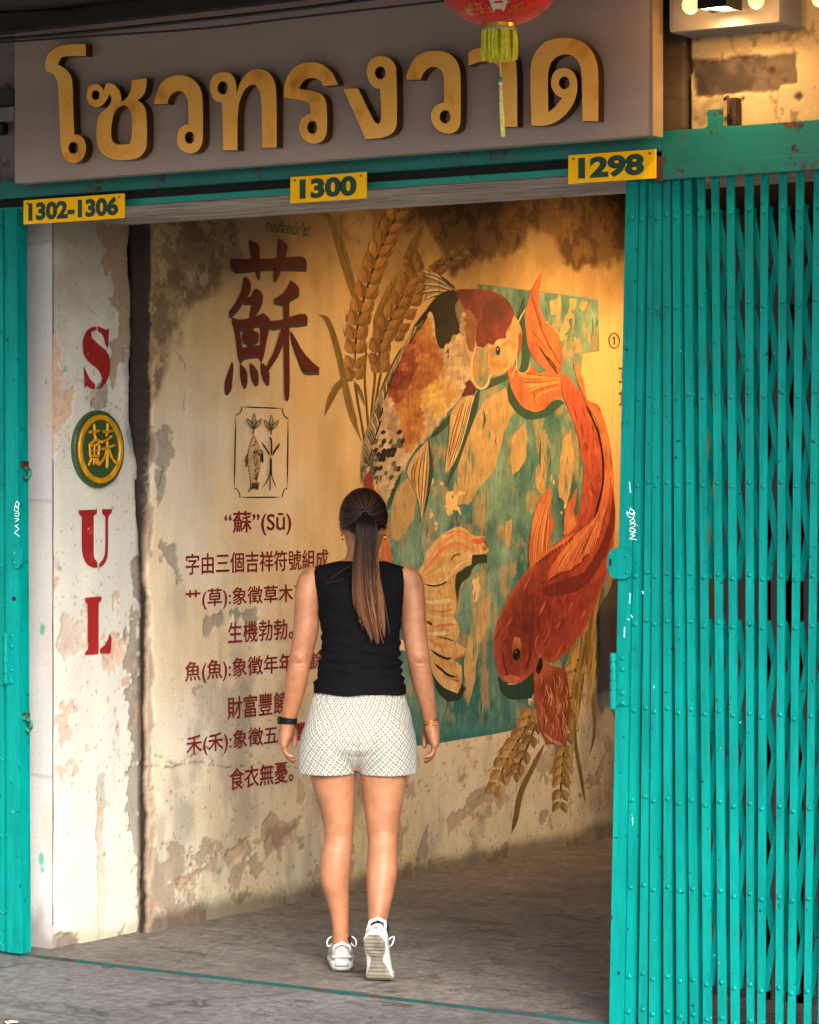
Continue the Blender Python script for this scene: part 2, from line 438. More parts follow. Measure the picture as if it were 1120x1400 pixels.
# ---- pillar with the stencilled word: relief sheet on its side, plain front
PX = -0.05
salmon = np.array(lin('#c7a184'))
P0 = on_z(66, 1297); pillar_y0, pillar_y1 = 0.166, 0.736
ys = np.arange(pillar_y0 + 0.004, pillar_y1, 0.004); zs = np.arange(0, 2.66, 0.006)
Y, Z = np.meshgrid(ys, zs, indexing='ij')
med = fbm(Y, Z, 6, 6, 103); fine = fbm(Y, Z, 26, 5, 104); streak = fbm(Y * 14, Z * 1.5, 1.0, 5, 105)
c = np.ones(Y.shape + (3,)) * np.array(lin('#c6bfb0'))
c = c * (0.86 + 0.22 * streak)[..., None] * (0.92 + 0.16 * med)[..., None]
relief = (med - 0.5) * 0.004 + (fine - 0.5) * 0.0012
R = lambda pts, soft=0.006, amp=0.035, sc=14, seed=1: region(pts, Y, Z, soft, amp, sc, seed, PX)
def pflake(pts, col, k=0.9, depth=0.003, seed=1, amp=0.035):
    global c, relief
    m = R(pts, 0.003, amp * 1.4, 26, seed); col = np.asarray(col) * (0.72 + 0.56 * fbm(Y, Z, 34, 5, seed + 3))[..., None]; c = mix(c, m, col, k); relief = relief - m * depth
    c = mix(c, np.clip(4 * m * (1 - m), 0, 1), DARK, 0.2)
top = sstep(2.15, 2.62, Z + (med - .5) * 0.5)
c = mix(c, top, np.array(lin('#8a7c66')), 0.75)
pflake([(128, 300), (182, 300), (182, 470), (168, 500), (152, 560), (148, 520), (158, 440), (150, 380), (140, 330)], np.array(lin('#8c6a4a')), 0.75, 0.002, 111, 0.05)
pflake([(66, 470), (76, 455), (86, 480), (84, 515), (78, 530), (82, 545), (100, 528), (106, 535), (94, 570), (80, 590), (78, 620), (70, 640), (62, 635), (62, 560), (66, 520)], salmon, 0.85, 0.004, 112, 0.03)
pflake([(140, 520), (150, 530), (148, 550), (140, 556), (132, 560), (126, 552)], CEM, 0.8, 0.003, 113, 0.02)
pflake([(114, 540), (122, 538), (122, 548), (116, 548)], CEM, 0.7, 0.003, 114, 0.01)
pflake([(84, 850), (96, 842), (116, 850), (116, 885), (100, 895), (88, 905), (78, 888)], np.array(lin('#b7a190')), 0.8, 0.004, 115, 0.03)
pflake([(138, 890), (150, 880), (166, 888), (172, 905), (158, 915), (148, 912)], salmon, 0.7, 0.003, 116, 0.03)
pflake([(184, 770), (196, 770), (196, 1050), (186, 1050), (176, 960), (172, 900), (174, 850), (182, 820)], np.array(lin('#8b7a69')), 0.85, 0.006, 117, 0.05)
pflake([(176, 1050), (196, 1050), (196, 1275), (190, 1275), (188, 1180), (176, 1120)], np.array(lin('#7d7060')), 0.7, 0.005, 118, 0.04)
pflake([(134, 1062), (144, 1062), (144, 1180), (150, 1215), (142, 1280), (136, 1280), (132, 1200)], np.array(lin('#a39786')), 0.8, 0.003, 119, 0.02)
pflake([(66, 1170), (74, 1180), (76, 1220), (68, 1245)], salmon * 0.8, 0.7, 0.003, 120, 0.02)
pflake([(66, 1282), (110, 1278), (112, 1292), (66, 1300)], np.array(lin('#8b7455')), 0.8, 0.006, 121, 0.04)
pflake([(160, 1276), (172, 1268), (176, 1282), (158, 1286)], DARK, 0.7, 0.006, 122, 0.02)
c = mix(c, R([(172, 590), (178, 580), (182, 610), (176, 612)], 0.003, 0.01, 20, 123), np.array(lin('#2a9fae')), 0.9)
c = mix(c, R([(86, 505), (91, 500), (92, 506), (87, 510)], 0.002, 0.006, 20, 124), np.array(lin('#2f9a80')), 0.8)
chips = sstep(0.64, 0.67, fbm(Y, Z, 17, 6, 109)) * sstep(0.45, 0.6, fbm(Y, Z, 2.6, 4, 110)); c = mix(c, chips, salmon * 0.8, 0.7); relief = relief - chips * 0.002
pin = sstep(0.74, 0.79, fbm(Y, Z, 75, 3, 108)); c = mix(c, pin, DARK, 0.45)
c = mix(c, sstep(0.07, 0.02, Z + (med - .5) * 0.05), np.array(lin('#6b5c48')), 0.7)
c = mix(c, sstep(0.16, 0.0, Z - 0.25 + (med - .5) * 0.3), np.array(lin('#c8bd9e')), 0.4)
yb = 0.609 + 0.102 * sstep(2.0, 1.35, Z) + (fbm(Y * 0 + 3, Z, 8, 6, 126) - .5) * 0.06
brk = sstep(-0.004, 0.010, Y - yb)
c = mix(c, sstep(-0.05, 0.0, Y - yb + (fbm(Y, Z, 16, 5, 127) - .5) * 0.05), np.array(lin('#86705a')), 0.7)
c = mix(c, brk, np.array(lin('#241a15')) , 0.97); relief = relief - brk * (0.05 + 0.02 * fbm(Y, Z, 18, 5, 128))
chip = R([(62, 1262), (72, 1262), (78, 1276), (112, 1282), (112, 1300), (60, 1304)], 0.006, 0.02, 22, 129); relief = relief - chip * 0.012
c = mix(c, chip, np.array(lin('#5a4a3a')), 0.6)
pillar = empty('concrete_pillar', (PX - 0.2, pillar_y0, 0), 'off-white flaking pillar with red stencilled letters, beside the narrow folded gate', 'pillar', kind='thing')
PL2 = attr_mat('plaster_white', 0.85, 0.10, 120, 0.4, 60, 0.3, 0.4)
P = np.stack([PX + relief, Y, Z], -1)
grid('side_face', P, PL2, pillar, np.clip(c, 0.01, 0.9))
# its street front, cooler paint
xs = np.arange(-1.3, PX, 0.006); zs = np.arange(0, 2.66, 0.008)
X_, Z_ = np.meshgrid(xs, zs, indexing='ij')
fm = fbm(X_, Z_, 6, 6, 131); fs = fbm(X_ * 16, Z_ * 1.2, 1.0, 5, 132)
fc = np.ones(X_.shape + (3,)) * np.array(lin('#beb7b2'))
fc = fc * (0.85 + 0.25 * fs)[..., None] * (0.92 + 0.16 * fm)[..., None]
ed = sstep(-0.10, -0.055, X_ + (fbm(X_, Z_, 10, 5, 133) - .5) * 0.10)
fc = mix(fc, ed * sstep(0.4, 0.62, fbm(X_, Z_, 3, 4, 134)), salmon, 0.5)
for zz in (2.55, 1.61, 0.62): fc = mix(fc, sstep(0.008, 0.002, np.abs(Z_ - zz + (fm - .5) * 0.03)), BROWN, 0.3)
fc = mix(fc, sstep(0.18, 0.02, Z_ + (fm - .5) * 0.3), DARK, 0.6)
for (px_, py_, r_) in [(57, 1175, 0.010), (58, 1190, 0.006), (52, 945, 0.006), (63, 522, 0.010), (58, 862, 0.005)]:
    q = on_y(px_, py_, pillar_y0)
    fc = mix(fc, sstep(r_, r_ * 0.5, np.hypot(X_ - q.x, (Z_ - q.z) * 0.5) + (fm - .5) * 0.03), np.array(lin('#2f9a80')), 0.8)
Pf = np.stack([X_, pillar_y0 + (fm - .5) * 0.003, Z_], -1)
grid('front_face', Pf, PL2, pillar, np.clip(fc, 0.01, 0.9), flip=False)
b = MB(); b.box(-1.3, PX - 0.09, pillar_y0 + 0.012, pillar_y1, 0, 2.66); b.box(PX - 0.09, PX - 0.012, pillar_y0 + 0.012, 0.575, 0, 2.66)
b.build('core', plain('pillar_core', '#6b5d50', 0.9), pillar)

DIM0 = plain('wall_core', '#4a3c30', 0.9)
# broken dark slot between pillar and mural wall
m, nt, bs = new_mat('slot_rubble')
nt.links.new(ramp(nt, noise(nt, 14, 8, 0.7, (1, 1, 0.5)), [(0.3, lin('#1d1613')), (0.5, lin('#30241d')), (0.75, lin('#6a564a'))]), bs.inputs['Base Color'])
bs.inputs['Roughness'].default_value = 0.95; bump(nt, bs, noise(nt, 30, 8, 0.7), 0.8, 0.02)
zs = np.arange(0, 2.66, 0.012); us = np.linspace(0, 1, 14)
U_, Z_ = np.meshgrid(us, zs, indexing='ij')
n = fbm(U_ * 0.2, Z_, 14, 5, 140)
slot = grid('wall_slot', np.stack([-0.11 - 0.015 * np.cos((U_ - 0.5) * 3.14) + (n - .5) * 0.04, 0.590 + 0.115 * U_, Z_], -1), m)
tag(slot, 'dark rough broken groove running down between the white pillar and the ochre mural wall', 'wall groove')

b = MB(); b.box(-0.5, -0.16, 0.576, 6.6, 0, 3.05); b.build('core', DIM0, mural_wall)
# ---- shell of the shop: concrete beam over the opening, back wall, right wall, ceiling, upper facade
soff = MB(); soff.box(-0.35, 5.2, 0.075, 0.60, 2.64, 3.05, 0.012); soff.box(-0.35, 5.2, 0.035, 0.074, 2.64, 2.70, 0.004)
m, nt, bs = new_mat('beam_plaster')
cc = ramp(nt, noise(nt, 3, 8, 0.7, (1, 3, 1), 0.6), [(0.3, lin('#8a8078')), (0.5, lin('#c0b6ac')), (0.7, lin('#d8cfc5'))])
cc = mixc(nt, ramp(nt, noise(nt, 7, 8, 0.75, (0.6, 5, 1), 1.0), [(0.5, 0.0), (0.62, 0.8)]), cc, lin('#3b322c'))
nt.links.new(cc, bs.inputs['Base Color']); bs.inputs['Roughness'].default_value = 0.9; bump(nt, bs, noise(nt, 25, 8, 0.7), 0.5, 0.01)
o = soff.build('concrete_beam', m)
tag(o, 'rough grey concrete beam spanning the shop opening under the green rail', 'beam', kind='thing')

DIM = plain('dim_plaster', '#4a3828', 0.9, 0, 0.3, 3, 0.3)
b = MB(); b.box(-0.3, 5.4, 6.5, 6.65, 0, 3.2)
tag(b.build('back_wall', DIM), 'brown back wall deep inside the dim shop, glimpsed through the gate bars', 'wall', kind='thing')
b = MB(); b.box(5.0, 5.15, 0.62, 6.49, 0, 3.1)
tag(b.build('side_wall', DIM), 'plain brown far side wall of the shop behind the wide folding gate', 'wall', kind='thing')
b = MB(); b.box(-0.3, 5.4, 0.605, 6.7, 3.06, 3.2)
o = b.build('shop_ceiling', plain('ceiling_dark', '#3a2b1f', 0.9, 0, 0.25, 4, 0.2)); o['kind'] = 'structure'
# dim grey posts and boards stored behind the gate
post_label = ['tall grey board leaning behind the gate bars near the lead stile', 'tall grey board standing behind the middle of the gate bars', 'tall grey board behind the last gate bars']
for i, (px, w) in enumerate([(1010, 0.20), (1062, 0.16), (1112, 0.24)]):
    q = on_y(px, 800, 0.62)
    b = MB(); b.box(q.x - w / 2, q.x + w / 2, 0.66, 0.70, 0.0, 2.5 - 0.12 * i, 0.004)
    tag(b.build('stored_board', plain('board_grey_%d' % i, ['#332d2e', '#3c363b', '#353034'][i], 0.6, 0, 0.15, 6)), post_label[i], 'board', 'boards stored behind the gate')

# ---- upper facade: one relief sheet behind sign and header (y = 0.03)
FY = 0.03
xs = np.arange(-1.6, 6.0, 0.007); zs = np.arange(2.66, 3.9, 0.007)
X_, Z_ = np.meshgrid(xs, zs, indexing='ij')
def fxz(pts): return [((p := on_y(x, y, FY)).x, p.z) for x, y in pts]
def freg(pts, soft=0.008, amp=0.02, sc=14, seed=1):
    return sstep(-soft, soft, poly_dist(fxz(pts), X_, Z_) + (fbm(X_, Z_, sc, 6, seed) - .5) * 2 * amp)
fm = fbm(X_, Z_, 5, 6, 150); ff = fbm(X_, Z_, 30, 5, 151)
fc = np.ones(X_.shape + (3,)) * np.array(lin('#b49a72'))
fc = fc * (0.75 + 0.5 * fm)[..., None]; rel = (fm - .5) * 0.006 + (ff - .5) * 0.003
e = fxz([(938, 100)])[0][0]
dk = sstep(e + 0.004, e - 0.004, X_ + (fm - .5) * 0.02); fc = mix(fc, dk, np.array(lin('#4a3626')), 0.9)
fc = mix(fc, dk * sstep(0.5, 0.6, fbm(X_, Z_, 7, 6, 152)), np.array(lin('#2a211b')), 0.7)
e0 = fxz([(22, 200)])[0][0]
fc = mix(fc, sstep(e0 + 0.02, e0, X_), np.array(lin('#857a78')), 0.9)
cr = sstep(0.012, 0.004, np.abs(X_ - e - 0.004 + (fm - .5) * 0.02)); fc = mix(fc, cr, (0.012, 0.01, 0.008), 0.95); rel = rel + cr * 0.03
rp = freg([(946, 82), (1088, 72), (1090, 114), (1066, 116), (1064, 123), (948, 131)], 0.004, 0.012, 18, 153)
fc = mix(fc, rp, np.array(lin('#57463a')), 0.95); fc = mix(fc, rp * sstep(0.5, 0.64, fbm(X_, Z_, 9, 6, 154)), np.array(lin('#2f2723')), 0.7); rel = rel + rp * 0.014
for i, (a, b_, r_) in enumerate([(1052, 96, 0.010), (1092, 132, 0.012), (1014, 135, 0.005), (1008, 155, 0.006)]):
    q = on_y(a, b_, FY); hm = sstep(r_ * 1.3, r_ * 0.8, np.hypot(X_ - q.x, Z_ - q.z) + (ff - .5) * 0.012)
    fc = mix(fc, hm, DARK, 0.85); rel = rel + hm * 0.01
fc = mix(fc, sstep(0.70, 0.75, fbm(X_, Z_, 28, 3, 155)), DARK, 0.5)
kk = sstep(0.006, 0.002, np.abs(fbm(X_, Z_, 3.2, 4, 156) - 0.5) * 0.25) ; fc = mix(fc, kk, DARK, 0.35)
fac = grid('upper_facade_wall', np.stack([X_, FY + rel, Z_], -1), attr_mat('facade_plaster', 0.9, 0.14, 100, 0.6, 45, 0.25, 0.4), None, np.clip(fc, 0.005, 0.9))
tag(fac, 'stained cream upper shop wall with a dark scraped rectangle above the green header', 'wall', kind='thing')
b = MB(); b.box(-1.6, 6.0, 0.05, 0.034 + 0.0, 3.06, 3.9) if False else b.box(-1.6, 6.0, 0.08, 0.5, 3.07, 3.9)
b.build('backing', DIM, fac)

# ---- dark awning out over the pavement
SIGN_Y = -0.14
aw = empty('awning', (1.5, -0.25, 3.2), 'dark sheet awning hung out over the pavement above the gold sign', 'awning')
qz = on_y(0, 47, -0.25).z
AWM = plain('awning_dark', '#17110e', 0.8, 0, 0.4, 6)
pts = [(-0.25, qz), (-1.9, qz + 0.2)]
AX0, AX1, AYF, AZF = -6.0, 9.0, -1.9, 3.03
P = [(AX0, 0.02, qz + 0.10), (AX1, 0.02, qz + 0.10), (AX1, -0.25, qz + 0.07), (AX0, -0.25, qz + 0.07), (AX1, AYF, AZF), (AX0, AYF, AZF)]
b = MB(); b.add(P + [(x, y, z + 0.02) for x, y, z in P], [(1, 0, 3, 2), (2, 3, 5, 4), (6, 7, 8, 9), (9, 8, 10, 11), (0, 1, 7, 6), (4, 5, 11, 10), (1, 2, 8, 7), (2, 4, 10, 8), (3, 0, 6, 9), (5, 3, 9, 11)])
b.build('sheet', AWM, aw)
b = MB(); b.box(AX0, AX1, -0.265, -0.235, qz, qz + 0.06, 0.004); b.build('edge_bar', plain('awning_bar', '#221a16', 0.5, 0, 0.2, 6), aw)
for k in range(10):
    b = MB(); x = -5.6 + 1.5 * k; b.tube([(x, -0.27, qz + 0.05), (x, AYF + 0.02, AZF - 0.015)], 0.012, 6); b.build('rafter', AWM, aw)
# cables strung under it, in front of the sign
CB = plain('cable_black', '#0b0908', 0.55)
for (p, lab) in [([(-60, 57), (0, 53.5), (120, 43), (280, 26), (420, 10), (600, -14), (760, -30)], 'thick black cable running along the top edge of the grey sign'),
                 ([(-60, 62), (0, 58), (120, 49.5), (280, 38.5), (420, 22), (600, 2), (760, -16)], 'thin black cable sagging across the top of the grey sign')]:
    r_ = 0.006 if 'thick' in lab else 0.0035
    b = MB(); b.tube([on_y(x, y, -0.226) for x, y in catmull(p, 6)], r_, 6)
    tag(b.build('cable', CB), lab, 'cable', 'cables under the awning')

# a scrap of printed paper on the pavement at the picture's near edge
q = on_z(14, 1401)
sc_ = empty('paper_scrap', q, 'small crumpled scrap of white and orange paper lying on the pavement', 'litter')
us = np.linspace(-1, 1, 12); U_, W_ = np.meshgrid(us, us, indexing='ij'); n = fbm(U_ + 5, W_ + 5, 1.5, 3, 170)
grid('paper', np.stack([q.x + U_ * .022, q.y + W_ * .02, 0.004 + n * 0.012], -1), attr_mat('paper', 0.8, 0.05, 80, 0.1), sc_, np.where((U_ > -.2)[..., None], np.array(lin('#d8d2c6')), np.array(lin('#c9601a'))))
# ================================================================== flat-shape helpers
def curve_mesh(name, splines, depth=0.0, bevel=0.0):
    """filled 2-D outlines (list of (n,2) arrays, holes allowed) -> (verts, faces) in x,y with thickness along z"""
    cu = bpy.data.curves.new(name, 'CURVE'); cu.dimensions = '2D'; cu.fill_mode = 'BOTH' if depth > 0 else 'FRONT'
    cu.extrude = depth / 2; cu.bevel_depth = bevel; cu.bevel_resolution = 1; cu.offset = -bevel
    for s in splines:
        sp = cu.splines.new('POLY'); sp.points.add(len(s) - 1); sp.use_cyclic_u = True
        for p, q in zip(sp.points, s): p.co = (q[0], q[1], 0, 1)
    return to_mesh(cu)
def to_mesh(cu):
    o = bpy.data.objects.new('tmp_curve', cu); COL.objects.link(o)
    dg = bpy.context.evaluated_depsgraph_get(); ev = o.evaluated_get(dg); me = ev.to_mesh()
    v = [tuple(p.co) for p in me.vertices]; f = [tuple(p.vertices) for p in me.polygons]
    ev.to_mesh_clear(); bpy.data.objects.remove(o); bpy.data.curves.remove(cu)
    return v, f
def text_mesh(body, bold=0.0, depth=0.0, bevel=0.0, res=4):
    cu = bpy.data.curves.new('tmp_text', 'FONT'); cu.body = body; cu.size = 1.0; cu.offset = bold; cu.resolution_u = res
    cu.extrude = depth / 2; cu.bevel_depth = bevel; cu.bevel_resolution = 1
    return to_mesh(cu)
def fit(v, u0, u1, w0, w1):
    """scale the outline's own box onto the given box"""
    a = np.array(v); lo = a[:, :2].min(0); hi = a[:, :2].max(0)
    s = np.array([(u1 - u0) / (hi[0] - lo[0]), (w1 - w0) / (hi[1] - lo[1])])
    a[:, :2] = (a[:, :2] - lo) * s + np.array([u0, w0]); return a
def ellipse(cx, cy, rx, ry, n=28): return [(cx + rx * math.cos(2 * math.pi * k / n), cy + ry * math.sin(2 * math.pi * k / n)) for k in range(n)]

# ================================================================== signboard with raised gilt letters
sq = lambda x, y: on_y(x, y, SIGN_Y)
s_l, s_r, s_b = sq(20, 250).x, sq(891, 186).x, sq(300, 229.5).z
s_t = qz + 0.05
sign = empty('shop_sign', (s_l, SIGN_Y, s_b), 'long grey board with raised gold Thai letters over the shop opening', 'sign')
m, nt, bs = new_mat('sign_panel')
nt.links.new(ramp(nt, noise(nt, 2.2, 8, 0.7, (0.5, 1, 2)), [(0.3, lin('#8f7c71')), (0.7, lin('#a18d81'))]), bs.inputs['Base Color'])
bs.inputs['Roughness'].default_value = 0.38; bs.inputs['Specular IOR Level'].default_value = 0.5
bump(nt, bs, noise(nt, 5, 3, 0.5), 0.05, 0.01)
b = MB(); b.box(s_l, s_r, SIGN_Y, SIGN_Y + 0.055, s_b, s_t, 0.003); b.build('board', m, sign)
b = MB(); b.box(s_r + 0.001, s_r + 0.008, SIGN_Y - 0.003, SIGN_Y + 0.058, s_b - 0.002, s_t, 0.001)
b.build('end_trim', plain('trim_cream', '#957a5c', 0.45, 0, 0.1, 12), sign)

m, nt, bs = new_mat('gilt_brushed')
nt.links.new(ramp(nt, noise(nt, 7, 6, 0.6), [(0.25, lin('#c87c1e')), (0.45, lin('#ffb44a')), (0.8, lin('#ffc868'))]), bs.inputs['Base Color'])
bs.inputs['Metallic'].default_value = 0.2
nt.links.new(ramp(nt, noise(nt, 9, 5, 0.6), [(0.3, 0.30), (0.7, 0.44)]), bs.inputs['Roughness'])
bs.inputs['Anisotropic'].default_value = 0.5
bump(nt, bs, noise(nt, 30, 4, 0.6, (0.3, 1, 9)), 0.06, 0.004)
GILT = m
GSIDE = plain('gilt_side', '#5f4012', 0.3, 0.85, 0.3, 12, 0.05)  # darker gold on the sides, their dark reflection put into the colour
K = lambda ox, oy, s: (lambda L: [(ox + x / s, oy + y / s) for x, y in L])
T1, T2_, T3_, T4 = K(0, 0, 4), K(200, 40, 4), K(450, 30, 4.48), K(580, 0, 4)
LETTERS = [
 ('letter_sara_o', T1, [(470,240),(400,240),(330,250),(285,275),(255,310),(247,360),(252,390),(285,400),(305,425),(318,470),(322,560),(328,700),(333,800),(345,850),(370,880),(405,892),(440,880),(465,845),(472,800),(460,760),(435,738),(408,735),(402,600),(396,440),(380,400),(350,370),(318,352),(330,325),(345,310),(470,305)], [(402,808,26,32)], []),
 ('letter_so_so', T1, [(478,500),(485,475),(510,460),(540,462),(562,480),(568,495),(580,455),(610,455),(640,475),(660,510),(668,556),(684,542),(703,520),(716,490),(722,437),(803,427),(800,480),(785,520),(755,548),(785,572),(801,620),(803,790),(790,830),(750,865),(660,875),(590,860),(545,820),(528,750),(530,680),(550,620),(585,590),(600,570),(610,540),(600,515),(585,545),(560,575),(525,585),(490,570),(475,535)], [(524,519,21,26)], [[(612,680),(625,620),(650,588),(680,574),(705,592),(720,630),(720,750),(710,785),(650,790),(620,775),(610,740)]]),
 ('letter_wo', T2_, [(42,408),(55,360),(80,300),(120,265),(170,250),(220,255),(265,280),(295,320),(308,380),(310,600),(300,640),(275,670),(240,678),(200,665),(172,630),(168,590),(180,550),(205,525),(232,518),(228,390),(215,360),(195,340),(165,340),(135,360),(122,385),(118,408)], [(238,592,26,33)], []),
 ('letter_tho', T2_, [(415,400),(380,390),(352,345),(348,310),(360,265),(390,240),(425,233),(460,240),(485,270),(494,310),(496,350),(510,300),(540,250),(580,222),(625,217),(670,235),(700,280),(712,340),(714,646),(634,648),(630,400),(622,345),(600,308),(575,303),(545,325),(520,370),(505,430),(500,520),(500,660),(422,663)], [(419,320,27,36)], []),
 ('letter_ro', T2_, [(752,373),(755,320),(770,265),(805,215),(850,188),(920,180),(975,198),(1020,240),(1040,280),(1050,303),(970,312),(955,285),(930,268),(885,268),(855,290),(838,325),(930,340),(965,360),(985,400),(988,560),(970,605),(925,625),(880,615),(845,580),(835,540),(850,490),(880,465),(900,460),(893,410),(875,395),(830,385)], [(909,536,27,35)], []),
 ('letter_ngo', T3_, [(87,408),(180,407),(280,610),(305,625),(320,590),(313,410),(275,400),(245,360),(232,310),(240,255),(270,220),(320,207),(370,220),(405,260),(414,310),(416,620),(405,660),(375,690),(320,710),(225,717)], [(315,311,32,39)], []),
 ('letter_wo', T3_, [(470,353),(485,300),(520,230),(570,190),(640,175),(710,182),(765,215),(795,265),(806,330),(806,600),(795,650),(765,677),(720,682),(665,660),(630,610),(625,560),(645,520),(675,500),(705,493),(703,340),(690,300),(660,278),(625,275),(590,300),(570,330),(562,353)], [(712,580,33,40)], []),
 ('letter_sara_a', T4, [(242,290),(270,270),(310,260),(400,255),(460,272),(495,315),(507,380),(510,693),(425,694),(415,400),(405,362),(380,342),(335,334),(290,342),(243,360)], [], []),
 ('letter_do', T4, [(587,686),(582,400),(590,330),(620,270),(665,228),(730,208),(810,208),(870,230),(920,280),(945,340),(953,400),(953,662),(867,662),(860,400),(850,350),(825,315),(790,298),(745,302),(705,330),(685,370),(678,420),(680,612),(720,580),(755,535),(725,520),(698,480),(695,440),(710,395),(745,373),(790,375),(825,405),(838,450),(835,510),(815,570),(770,630),(715,670),(660,686)], [(767,453,29,34)], []),
]
L_T = 0.034
LY = SIGN_Y - 0.012 - L_T
for name, T, out, holes, cut in LETTERS:
    pl = lambda pts: [((q := on_y(x, y, LY)).x, q.z) for x, y in pts]
    sp = [pl(smooth_outline(T(out), 5, 48))] + [pl(T(ellipse(*h))) for h in holes] + [pl(smooth_outline(T(h), 4, 60)) for h in cut]
    v, f = curve_mesh(name, sp, L_T, 0.0012)
    o = mesh(name, [(x, LY + L_T / 2 - z, w) for x, w, z in v], f, GILT, sign)
    o.data.materials.append(GSIDE); o.data.polygons.foreach_set('material_index', [0 if abs(q.normal.y) > 0.8 else 1 for q in o.data.polygons])

# ================================================================== green steel header with the gate's rail
def old_paint(name, base, chip=0.63, rough=0.42):
    m, nt, b = new_mat(name); base = lin(base)
    c = ramp(nt, noise(nt, 4, 8, 0.7), [(0.3, tuple(x * 0.85 for x in base)), (0.7, tuple(min(1, x * 1.12) for x in base))])
    c = mixc(nt, ramp(nt, noise(nt, 11, 8, 0.75), [(0.55, 0.0), (0.85, 0.55)]), c, tuple(x * 0.55 for x in base))
    f = ramp(nt, noise(nt, 9, 9, 0.78), [(chip, 0.0), (chip + 0.025, 1.0)])
    rust = ramp(nt, noise(nt, 30, 5, 0.6), [(0.35, lin('#1c1410')), (0.6, lin('#4a2a18')), (0.75, lin('#7a4a22'))])
    c = mixc(nt, f, c, rust)
    nt.links.new(c, b.inputs['Base Color']); b.inputs['Roughness'].default_value = rough
    bump(nt, b, noise(nt, 60, 6, 0.7), 0.25, 0.003)
    return m
HEADP = old_paint('header_paint', '#0a6259', 0.56)
RAILP = old_paint('rail_paint', '#0f6a5a', 0.54)
head = empty('gate_header', (0, 0, 2.66), 'green painted steel header and sliding rail running under the gold sign', 'gate header')
hx0, hx1 = -1.6, 6.0
ztop = on_y(1000, 172, -0.04).z; zmid = on_y(1000, 221, -0.04).z; zlip = on_y(1000, 240, -0.045).z
zlow0, zlow1 = on_y(600, 252, 0.0).z, on_y(600, 243, 0.0).z
xs_ = on_y(903, 240, -0.045).x; zmidl = on_y(600, 229, -0.04).z
b = MB(); b.box(hx0, xs_, -0.04, 0.02, zmidl, ztop, 0.004); b.build('face_plate', HEADP, head)
b = MB(); b.box(xs_ + 0.0005, hx1, -0.04, 0.02, zmid, ztop, 0.004); b.build('face_plate', HEADP, head)
b = MB(); b.box(xs_, hx1, -0.052, -0.040, zlip, zmid + 0.006, 0.003); b.build('lower_lip', HEADP, head)
b = MB(); b.box(hx0, xs_, -0.005, 0.010, zlow0, zlow1, 0.002); b.build('bottom_rail', old_paint('rail_bright', '#12806f', 0.6), head)
b = MB(); b.box(hx0, xs_, 0.012, 0.034, zlow0 + 0.001, zmidl - 0.001); b.build('channel_back', plain('channel_dark', '#120d0b', 0.9, 0, 0.4, 8), head)
b = MB(); b.box(xs_ - 0.01, xs_ + 0.014, -0.058, -0.02, zlip - 0.005, zmid + 0.03, 0.003); b.build('end_stop', plain('stop_rust', '#3d2317', 0.8, 0, 0.4, 30), head)

# bracket and rusty hook standing on the header
q = on_y(984, 176, -0.03)
br = empty('wall_bracket', (q.x, -0.02, ztop), 'small green steel bracket with a rusty hook on the header below the scraped rectangle', 'bracket')
b = MB(); b.box(q.x - 0.038, q.x + 0.012, -0.032, -0.028, ztop + 0.002, ztop + 0.055, 0.001); b.box(q.x - 0.04, q.x - 0.036, -0.032, 0.02, ztop + 0.002, ztop + 0.05, 0.001)
b.box(q.x - 0.045, q.x + 0.03, -0.035, 0.02, ztop + 0.0005, ztop + 0.004, 0.001)
b.build('angle_plate', HEADP, br)
b = MB(); b.box(q.x + 0.014, q.x + 0.046, -0.012, 0.026, ztop + 0.004, ztop + 0.09, 0.006)
b.tube([(q.x + 0.03, -0.014, ztop + 0.02), (q.x + 0.03, -0.03, ztop + 0.04), (q.x + 0.03, -0.03, ztop + 0.075), (q.x + 0.022, -0.02, ztop + 0.092), (q.x + 0.008, -0.014, ztop + 0.085)], 0.005, 8)
b.build('hook', plain('rust_hook', '#3a2114', 0.85, 0.2, 0.5, 40, 0.5), br)

